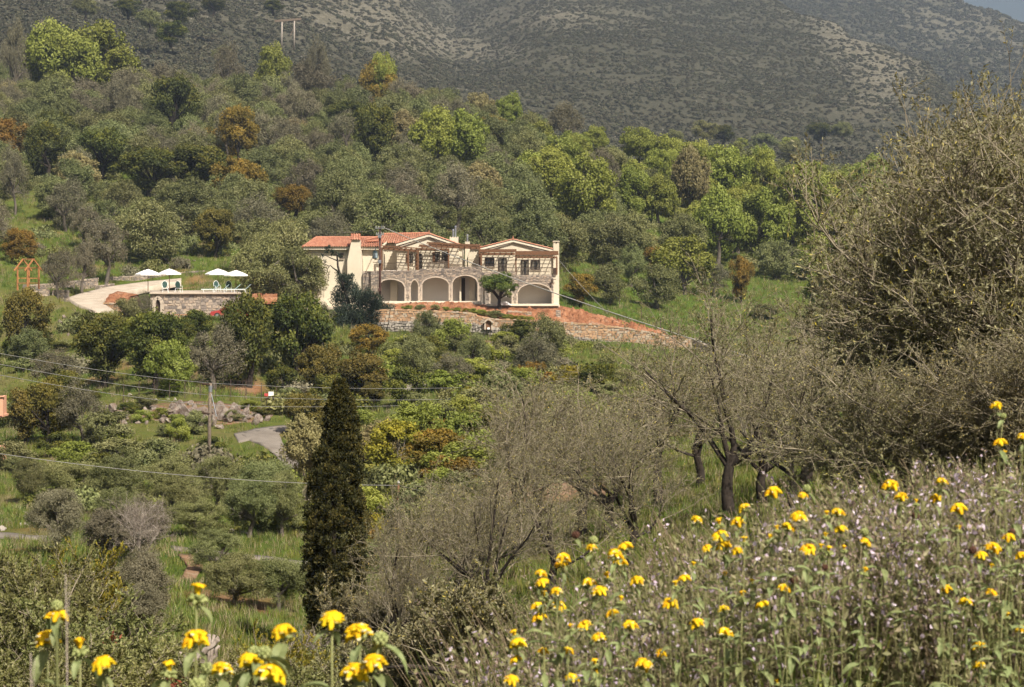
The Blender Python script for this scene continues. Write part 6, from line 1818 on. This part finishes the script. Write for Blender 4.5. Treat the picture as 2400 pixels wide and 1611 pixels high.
# fallen branches between the cypress and the flowers
for i, (a, b, c, l) in enumerate([((905,1565,20),(1010,1568,20),(1100,1585,19.5),'dark fallen branch lying right of the cypress foot'), ((950,1575,19),(1060,1600,19),(1180,1590,18.5),'lower dark fallen branch nearest the right flower bank')]):
    fb = empty('fallen_branch', P(*a), 0.0, l, 'branch'); O = Vector(fb.location)
    mb = MB(); pp = [Vector(P(*q))-O for q in (a, b, c)]
    mb.tube([pp[0], pp[0].lerp(pp[1], .5)+Vector((0,0,.02)), pp[1], pp[1].lerp(pp[2], .5)+Vector((0,0,.015)), pp[2]], [.012,.022,.028,.024,.012], 7); mb.build('limb', M['darkbark'], fb, True)
    mb = MB(); mb.tube([pp[1], pp[1]+Vector((-.1,.05,.16)), pp[1]+Vector((-.3,.1,.22))], [.013,.008,.004], 5); mb.build('side_branch', M['twig'], fb, True)

for _px, _py, _w, _k in ((300,975,1.6,'dbush'),(345,962,2.0,'obush'),(375,985,1.4,'bush'),(415,1000,1.5,'bush'),(545,992,1.6,'obush'),(585,965,1.5,'bush'),(615,985,1.5,'dbush'),(330,992,1.6,'bush'),(450,1012,1.8,'obush'),(640,958,1.6,'brbush'),(275,990,1.5,'obush')):
    _d = ground_d(_px, _py, 110, 160); tree_at(_k, PX(_px, _d), _d, _w, _w*0.6, 0.05)
# ------------------------------------------------------------------ yellow whorled flowers in the foreground
def flower_head(seed, n=15, half=False):
    """whorl of hooded florets on a round green calyx cluster; 4.4 cm across"""
    r = random.Random(seed); V = []; Fc = []; T = []; MI = []
    def blob(c, ax, up, l, w, h, t, mi, rings=5, sides=7, hood=0.0):
        k0 = len(V); side = ax.cross(up).normalized(); up = side.cross(ax).normalized()
        for i in range(rings):
            u = i/(rings-1); rad = math.sin(math.pi*min(max(u*0.80+0.10, 0), 1))**0.5
            p = c+ax*(l*(u-0.2))+up*(h*0.9*math.sin(u*2.2)-hood*h*max(0, u-0.45)**2*9)
            for s in range(sides):
                a = 2*math.pi*s/sides
                V.append(tuple(p+side*(math.cos(a)*w*0.5*rad)+up*(math.sin(a)*h*0.5*rad)))
        for i in range(rings-1):
            for s in range(sides):
                a = k0+i*sides+s; b = k0+i*sides+(s+1) % sides
                Fc.append((a, b, b+sides, a+sides)); T.append(t); MI.append(mi)
        Fc.append(tuple(k0+(rings-1)*sides+s for s in range(sides))); T.append(t); MI.append(mi)
    for k in range(18):                    # calyces
        a = 2*math.pi*k/18*2.3; e = r.uniform(-0.6, 0.6)
        ax = Vector((math.cos(a)*math.cos(e), math.sin(a)*math.cos(e), math.sin(e)*0.8+0.25)).normalized()
        blob(ax*0.004+Vector((0,0,-0.003)), ax, Vector((0,0,1)), 0.014, 0.007, 0.007, r.random(), 1, 4, 5)
    for k in range(n):
        a = 2*math.pi*(k+r.uniform(-.3,.3))/n; e = r.uniform(0.0, 1.25) if not half else r.uniform(0.9, 1.3)
        ax = Vector((math.cos(a)*math.cos(e), math.sin(a)*math.cos(e), math.sin(e))).normalized()
        c = ax*(0.010 if not half else 0.006)+Vector((0,0,0.002 if not half else 0.008)); s = r.uniform(0.8, 1.15)*(0.75 if half else 1)
        blob(c, ax, Vector((0,0,1)), 0.0185*s, 0.0125*s, 0.0115*s, r.uniform(0.0, 0.85), 0, 6, 7, 0.3)   # hood
        if not half:
            lo = Vector((ax.x, ax.y, ax.z-0.75)).normalized()
            blob(c+ax*0.005, lo, Vector((0,0,1)), 0.013*s, 0.010*s, 0.005*s, r.uniform(0.5, 1.0) if r.random() < 0.8 else 1.0, 0, 5, 6)   # lip
    me = bpy.data.meshes.new('flower_head'); me.from_pydata(V, [], Fc)
    me.materials.append(M['petal']); me.materials.append(M['calyx'])
    me.polygons.foreach_set('material_index', MI); me.polygons.foreach_set('use_smooth', [True]*len(Fc))
    at = me.attributes.new('tint', 'FLOAT', 'FACE'); at.data.foreach_set('value', np.array(T, dtype=np.float32)); me.update()
    return me
def bud_mesh(seed):
    r = random.Random(seed); mb = MB()
    for k in range(26):
        z = 1-2*(k+0.5)/26; a = k*2.4; q = math.sqrt(1-z*z)
        c = Vector((q*math.cos(a), q*math.sin(a), z*0.9))*0.0095
        bm = bmesh.new(); bmesh.ops.create_icosphere(bm, subdivisions=1, radius=0.0042)
        for v in bm.verts: v.co += c
        mb.cur = r.random(); mb.bm(bm)
    return mb.mesh('bud', M['calyx'], True)
HEADS = [flower_head(i, 17+i) for i in range(4)]; HALF = [flower_head(20+i, 7, True) for i in range(2)]; BUDS = [bud_mesh(i) for i in range(2)]
SEED = bud_mesh(9); SEED.materials.clear(); SEED.materials.append(M['brownhead'])
def leaf_mesh(seed, L=0.06, Wd=0.024):
    r = random.Random(seed); mb = MB(); n = 7
    rows = []
    for i in range(n):
        u = i/(n-1); w = Wd*0.5*math.sin(math.pi*min(u*0.92+0.08, 1))**0.8*(1.15-0.4*u)
        x = L*u*math.cos(0.5*u); z = -L*u*u*0.55+0.012*u
        rows.append([(x, -w, z+w*0.45), (x, 0, z), (x, w, z+w*0.45)])
    for i in range(n-1):
        for k in range(2): mb.cur = 0.35+0.5*r.random(); mb.face([rows[i][k], rows[i][k+1], rows[i+1][k+1], rows[i+1][k]])
    return mb.mesh('leaf', M['phlomis_leaf'], True)
LEAVES = [leaf_mesh(i, 0.05+0.008*i, 0.02+0.002*i) for i in range(4)]
FLOWERS = []
def flower_plant(stems, d, phrase, rnd, group, leaf_s=1.0, thick=0.0026, foot=None, cat='flower', pairs=5):
    """stems: list of lists of (px, py, kind) from the top of a stem downwards"""
    allx = [q[0] for s in stems for q in s]; ally = [q[1] for s in stems for q in s]
    pxm = sum(allx)/len(allx)
    bx = PX(foot if foot is not None else pxm+rnd.uniform(-20, 20), d); bz = HG(bx, d)-0.03
    root = empty('yellow_flower', (bx, d, bz)); O = Vector(root.location)
    for s in stems:
        dy = rnd.uniform(-0.06, 0.06); dd = d+dy
        s = sorted(s, key=lambda q: q[1])
        tp = Vector(P(s[0][0], s[0][1], dd))-O
        pts = [tp]
        for q in s[1:]: pts.append(Vector(P(q[0], q[1], dd))-O)
        last = pts[-1]; base = Vector((rnd.uniform(-0.05, 0.05), dy*0.5, 0))
        lowest = last+Vector((0, 0, -0.06))+(base-last)*0.05
        ctrl = pts+[lowest]+[last.lerp(base, t)+Vector((rnd.gauss(0, .006), rnd.gauss(0, .006), 0)) for t in (0.3, 0.5, 0.7, 0.85, 1.0)]
        ctrl = [c for c in ctrl]
        mb = MB(); mb.cur = rnd.random()
        mb.tube(ctrl, list(np.linspace(thick*0.8, thick*1.35, len(ctrl))), 6)
        st = mb.build('stem', M['phlomis_stem'], root, True)
        for q, p in zip(s, pts):
            kd = q[2]; me = {'f': HEADS[rnd.randrange(4)], 'h': HALF[rnd.randrange(2)], 'b': BUDS[rnd.randrange(2)], 's': SEED}[kd]
            sc = (q[3] if len(q) > 3 else 1.0)*(rnd.uniform(0.92, 1.08) if d < 4.5 else rnd.uniform(0.62, 0.92))
            o = obj({'f': 'flower_head', 'h': 'flower_head', 'b': 'bud', 's': 'seed_head'}[kd], me, root, p, rnd.uniform(0, 6.28), (sc*1.0,)*3)
            o.rotation_euler = (rnd.gauss(0, .12), rnd.gauss(0, .12), rnd.uniform(0, 6.28))
            for k in range(2):             # leaves that hang below the whorl
                a = rnd.uniform(0, 3.14)+k*math.pi; ls = leaf_s*rnd.uniform(0.6, 1.0)
                l = obj('leaf', LEAVES[rnd.randrange(4)], st, p+Vector((0, 0, -0.012)), None, (ls,)*3); l.rotation_euler = (rnd.gauss(0, .2), rnd.uniform(0.1, 0.8), a)
        cum = [last.lerp(base, t) for t in np.linspace(0.12, 0.75, pairs)]
        for j, c in enumerate(cum):
            a0 = j*1.57+rnd.uniform(-.3, .3)
            for k in range(2):
                ls = leaf_s*rnd.uniform(0.8, 1.35)
                l = obj('leaf', LEAVES[rnd.randrange(4)], st, c, None, (ls,)*3); l.rotation_euler = (rnd.gauss(0, .2), rnd.uniform(-0.5, 0.4), a0+k*math.pi)
    tag(root, None, cat, group)
    FLOWERS.append((root, phrase, pxm, d))
RF = random.Random(12)
LEFT = [([[(134,1420,'b'),(133,1461,'f')]], 4.0, 139), ([[(111,1513,'f')]], 4.0, 130), ([[(188,1532,'h',1.25)]], 4.0, 180), ([[(243,1570,'f')]], 4.0, 240),
        ([[(462,1409,'h',1.3),(459,1513,'f',1.1)]], 4.0, 457), ([[(396,1583,'h',1.2)]], 3.9, 390), ([[(485,1566,'b',1.1)]], 4.1, 480), ([[(462,1606,'b',1.2)]], 3.9, 468),
        ([[(778,1467,'f',1.1)]], 3.9, 748), ([[(666,1495,'f',1.1)]], 4.0, 668), ([[(844,1500,'f',1.15)]], 4.0, 846), ([[(891,1498,'b',1.2),(878,1568,'f',1.15)]], 3.9, 880),
        ([[(619,1531,'b',1.1),(632,1597,'f',1.25)]], 3.8, 628), ([[(595,1529,'b'),(588,1560,'f')]], 4.0, 590), ([[(521,1583,'f',.9)]], 4.0, 522), ([[(831,1592,'f',1.15)]], 3.9, 828)]
for st_, d, ft in LEFT:
    flower_plant(st_, d, 'yellow-whorled flower stem', RF, 'flowers in the left foreground', 1.15, 0.0028, ft, pairs=4)
# dry grey stalks among them
for i, (px, y0, l) in enumerate(((154, 1345, 'tall grey dry stalk left of the first yellow flowers'), (72, 1530, 'short grey dry stalk at the far lower left'))):
    o = empty('dry_stalk', (PX(px+14, 3.2), 3.2, HG(PX(px+14, 3.2), 3.2)), 0.0, l, 'stalk'); O = Vector(o.location)
    mb = MB(); t = Vector(P(px, y0, 3.2))-O; mb.tube([t, t.lerp(Vector((0,0,0)), .3)+Vector((.002,0,0)), t.lerp(Vector((0,0,0)), .7), (0,0,0)], [.0008,.0012,.0015,.0018], 6); mb.build('shaft', M['deadwood'], o, True)
    mb = MB(); mb.tube([t.lerp(Vector((0,0,0)), .15), t+Vector((.006, 0, -.01))], [.0007,.0004], 5); mb.build('side_shoot', M['deadwood'], o, True)

ZR = [(1240,158),(1367,168),(1384,122,'b'),(1115,220),(900,272),(1003,292,'h'),(1085,285),(1300,305),(1350,265),(1255,315,'h'),(1520,245),(1470,250,'h'),(1535,317),(1635,372),(1638,312,'b'),(1465,343,'h'),(1222,355,'h'),(1005,348),(950,395),(1025,392),(1080,410),(1390,408),(1445,393,'h'),(1750,125),(1798,175),(1975,108),(1950,178),(1863,197,'h'),(2050,230),(2050,315,'h'),(2270,352),(2195,402),(2148,432),(2325,432),(445,395),(450,348,'b'),(593,395),(545,430),(572,465),(318,440),(310,465),(220,510),(228,553),(290,588),(232,610,'h'),(298,655),(205,657),(215,705),(432,550),(515,528,'h'),(640,543),(478,590),(570,628,'h'),(535,683),(610,740),(415,740),(350,745,'h'),(478,792),(338,845),(228,850),(123,820),(115,885),(110,778,'h'),(88,978),(355,968),(458,905,'h'),(465,945,'h'),(670,910),(683,945,'h'),(743,855),(783,642),(850,530),(885,470,'h'),(905,730),(1025,770),(1103,608,'h'),(1195,648),(1282,575),(1020,662),(1145,552,'h'),(1023,520,'h'),(1548,400,'h'),(1480,410,'h'),(1997,578),(2090,570,'b'),(2082,635),(2190,593),(2262,692,'h'),(2140,823),(2143,912),(2328,757),(2190,480,'h'),(1635,500,'h'),(1110,370,'h'),(1260,985,'h'),(810,560,'h'),(1328,522,'s'),(1465,468,'s'),(2112,392,'s'),(2282,312,'s'),(372,325,'s'),(1862,240,'s')]
heads = [(1150+q[0]/1.869, 1080+q[1]/1.869, q[2] if len(q) > 2 else 'f') for q in ZR]
heads += [(1150+2215/1.869, 650+575/1.869, 'f'), (1150+2232/1.869, 650+740/1.869, 'f'), (1150+2248/1.869, 650+792/1.869, 'h'), (1150+2246/1.869, 650+608/1.869, 'b'), (1150+2330/1.869, 650+715/1.869, 'f')]
left_ = heads[:]; plants = []
while left_:
    a = left_.pop(0); grp = [a]
    for b in left_[:]:
        if len(grp) < 6 and abs(b[0]-a[0]) < 62 and abs(b[1]-a[1]) < 110: grp.append(b); left_.remove(b)
    plants.append(grp)
for grp in plants:
    d = RF.uniform(4.9, 5.4)
    stems = []
    for q in sorted(grp, key=lambda q: q[1]):
        for s in stems:
            if abs(s[-1][0]-q[0]) < 9 and 25 < q[1]-s[-1][1] < 75: s.append(q); break
        else: stems.append([q])
    flower_plant(stems, d, 'yellow-whorled flower clump', RF, 'flowers on the right bank', 0.62, 0.0012, None, pairs=7)

# ------------------------------------------------------------------ sage, grass and herbs that cover the right bank
def bank_cover():
    r = np.random.default_rng(77)
    TX = [1080,1150,1250,1400,1500,1600,1700,1850,1950,2100,2250,2420,2600]; TY = [1640,1570,1470,1430,1385,1300,1240,1205,1180,1135,1095,1085,1080]
    n = 2700
    px = 1090+(2560-1090)*r.random(n)**0.85; d = r.uniform(5.45, 9.2, n); x = (px-1200)*d/F
    z0 = HB(x, d)
    # plants reach the line where the bank meets the view, with uneven tops
    top = (HZ-(np.interp(px, TX, TY)+np.abs(r.normal(0, 1, n))*150-40*r.random(n)**3))*7.0/F*np.clip(d/7.0, .9, 1.12)
    h = np.clip(top-z0, 0.12, 0.85)
    dirv = np.stack([r.normal(-.05, .24, n), r.normal(0, .2, n), np.ones(n)], 1)
    k = 6; t = np.linspace(0, 1, k)
    pts = np.stack([x, d, z0-0.02], 1)[:, None]+dirv[:, None]*(t[None]*h[:, None])[..., None]
    pts[:, :, :2] += r.normal(0, .035, (n, 1, 2))*t[None, :, None]**2+r.normal(0, .006, (n, k, 2))
    v, f = wood([(pts, np.full(n, .0022), np.full(n, .0011), 3)])
    ste = mesh_np('sage_stems', v, f, tint=np.repeat(r.random(n), (k-1)*3))
    tag(obj('sage_stems', ste, mat=M['sage']), 'thin brownish stems of sage covering the right foreground bank', 'sage', kind='stuff')
    lv = leaves_on(pts, 34, 0.030, 0.010, 1.0, r, tmin=0.05, tint=lambda c, r: np.clip(r.normal(.5, .22, len(c)), 0, 1))
    tag(obj('sage_leaves', mesh_np('sage_leaves', lv[0], lv[1], tint=lv[2]), mat=M['sage']), 'small dull green leaves of the sage on the right bank', 'sage', kind='stuff')
    # flower spikes
    sel = np.nonzero((r.random(n) < np.interp(px, [1100, 1500, 1900, 2300], [.30, .38, .6, .75])))[0]
    sp = pts[sel][:, -3:]
    lb = leaves_on(sp, 30, 0.012, 0.007, 1.2, r, tmin=0.1)
    tag(obj('sage_bracts', mesh_np('sage_bracts', lb[0], lb[1], tint=lb[2]), mat=M['sagebract']), 'purplish brown bracts on the sage spikes of the right bank', 'sage', kind='stuff')
    fl = leaves_on(sp, 7, 0.017, 0.0125, 1.2, r, tmin=0.15)
    tag(obj('sage_flowers', mesh_np('sage_flowers', fl[0], fl[1], tint=fl[2]), mat=M['lavender']), 'pale lavender flowers on the sage of the right bank', 'sage', kind='stuff')
    # grass stalks and blades, some dry and leaning
    m = 2600
    px = 1060+(2560-1060)*r.random(m)**0.9; d = r.uniform(5.7, 9.0, m); x = (px-1200)*d/F; z0 = HB(x, d)
    top = (HZ-(np.interp(px, TX, TY)+np.abs(r.normal(0, 1, m))*150+25))*7.0/F
    h = np.clip(top-z0, 0.1, 0.8); ln = r.normal(-.12, .28, m)
    k = 5; t = np.linspace(0, 1, k)
    pts = np.stack([x, d, z0], 1)[:, None]+np.stack([ln[:, None]*t[None]**1.5*h[:, None], r.normal(0, .1, m)[:, None]*t[None]*h[:, None], t[None]*h[:, None]], -1)
    v, f = wood([(pts, np.full(m, .0028), np.full(m, .0010), 3)])
    dry = r.random(m) < 0.62
    fd = np.repeat(dry, (k-1)*3)
    tn = np.repeat(r.random(m), (k-1)*3)
    used = lambda mk: mesh_np('bank_grass', v, f[mk], tint=tn[mk])
    tag(obj('green_grass', used(~fd), mat=M['grass']), 'green grass stalks among the sage on the right bank', 'grass', kind='stuff')
    tag(obj('dry_grass', used(fd), mat=M['drygrass']), 'dry leaning straw stalks among the sage on the right bank', 'grass', kind='stuff')
bank_cover()
# broad green rosette leaves low on the right bank
def rosette(i, px, d, n, L, label):
    o = empty('leafy_herb', (PX(px, d), d, HG(PX(px, d), d))); r = random.Random(i)
    for k in range(n):
        mb = MB(); a = r.uniform(0, 6.28); l = L*r.uniform(.7, 1.2); pts_ = [(l*.12*t*t*math.cos(a)*3, l*.12*t*t*math.sin(a)*3, l*t) for t in np.linspace(0, 1, 6)]
        mb.cur = r.random(); w = 0.006
        sx, sy = -math.sin(a)*w, math.cos(a)*w
        for (p, q, wa, wb) in zip(pts_[:-1], pts_[1:], (1,1,.95,.8,.55), (1,.95,.8,.55,.05)):
            mb.face([(p[0]-sx*wa, p[1]-sy*wa, p[2]), (p[0]+sx*wa, p[1]+sy*wa, p[2]), (q[0]+sx*wb, q[1]+sy*wb, q[2]), (q[0]-sx*wb, q[1]-sy*wb, q[2])])
        mb.build('leaf', M['grass'], o)
    tag(o, None, 'herb', 'leafy herbs on the bank'); FLOWERS.append((o, 'long-leaved green herb', px, d))
for i, (px, d, n, L) in enumerate([(1860,5.4,9,.5),(1940,5.3,8,.5),(2010,5.6,7,.45),(1700,5.3,8,.42),(1600,5.4,8,.4)]):
    rosette(i, px, d, n, L, '')

# ------------------------------------------------------------------ air
hb = MB(); hb.box(-2600, 2600, -60, 3200, -40, 520)
m_, n_, l_, out_ = newmat('haze_air')
pv = n_.new('ShaderNodeVolumePrincipled'); pv.inputs['Density'].default_value = 0.00017; pv.inputs['Color'].default_value = (0.66, 0.80, 1.0, 1); pv.inputs['Anisotropy'].default_value = 0.2
l_.new(pv.outputs[0], out_.inputs['Volume'])
tag(hb.build('haze', m_), 'thin bluish haze over the hills', 'haze', kind='stuff')

# ------------------------------------------------------------------ labels that single each plant out
ORD = ['first','second','third','fourth','fifth','sixth','seventh','eighth','ninth','tenth','eleventh','twelfth','thirteenth','fourteenth','fifteenth','sixteenth','seventeenth','eighteenth','nineteenth','twentieth']
def zone(px, d, z):
    row = HZ-z*F/d
    side = 0 if px < 700 else (1 if px < 1310 else 2)
    if d > 500: return 'on the scrubby mountain foot' if px > 1200 else 'on the dark upper slope near the pylon'
    if d > 222:
        sd = ' at the far left' if px < 350 else (' left of the villa' if px < 700 else (" above the villa's left wing" if px < 1000 else (" above the villa's right wing" if px < 1310 else ' right of the villa')))
        lv = 0 if row < 300 else (1 if row < 420 else (2 if row < 520 else 3))
        lvl = ['on the skyline', 'high uphill', 'halfway uphill', 'low uphill'][lv]
        return lvl+sd
    if d > 152: return ['below the parasol terrace', 'below the villa retaining wall', 'right of the red soil'][side]
    if d > 100: return 'around the rocky bank and road' if px < 760 else ('on the slope right of the cypress top' if px < 1310 else 'on the far right slope')
    if d > 58: return 'in the grove left of the cypress' if px < 760 else 'in the hollow right of the cypress'
    if d > 30: return 'in the lower left valley' if px < 760 else ('right of the cypress' if px < 1450 else 'behind the right flower bank')
    return 'in the lower left foreground' if px < 760 else ('right of the cypress foot' if px < 1450 else 'towering over the right flower bank')
def fzone(px, d):
    if px < 950: return 'in the lower left foreground'
    return 'at the left end of the bank' if px < 1400 else ('on the left half of the bank' if px < 1700 else ('on the right half of the bank' if px < 2050 else 'at the right end of the bank'))
def assign(items):
    g = {}
    for o, ph, px, zn in items: g.setdefault((ph, zn), []).append((px, o))
    for (ph, zn), L in g.items():
        L.sort(key=lambda q: q[0])
        n = len(L)
        for i, (px, o) in enumerate(L):
            if n == 1: o['label'] = '%s %s' % (ph, zn)
            elif i == 0: o['label'] = 'leftmost %s %s' % (ph, zn)
            elif i == n-1: o['label'] = 'rightmost %s %s' % (ph, zn)
            elif i < 20: o['label'] = '%s %s from the left %s' % (ORD[i], ph, zn)
            elif n-1-i < 20: o['label'] = '%s %s from the right %s' % (ORD[n-1-i], ph, zn)
            else: o['label'] = '%s in the crowded middle %s' % (ph, zn)
assign([(o, ph, px, zone(px, d, o.location.z)) for o, ph, px, d in PLANTS])
assign([(o, ph, px, fzone(px, d)) for o, ph, px, d in FLOWERS])
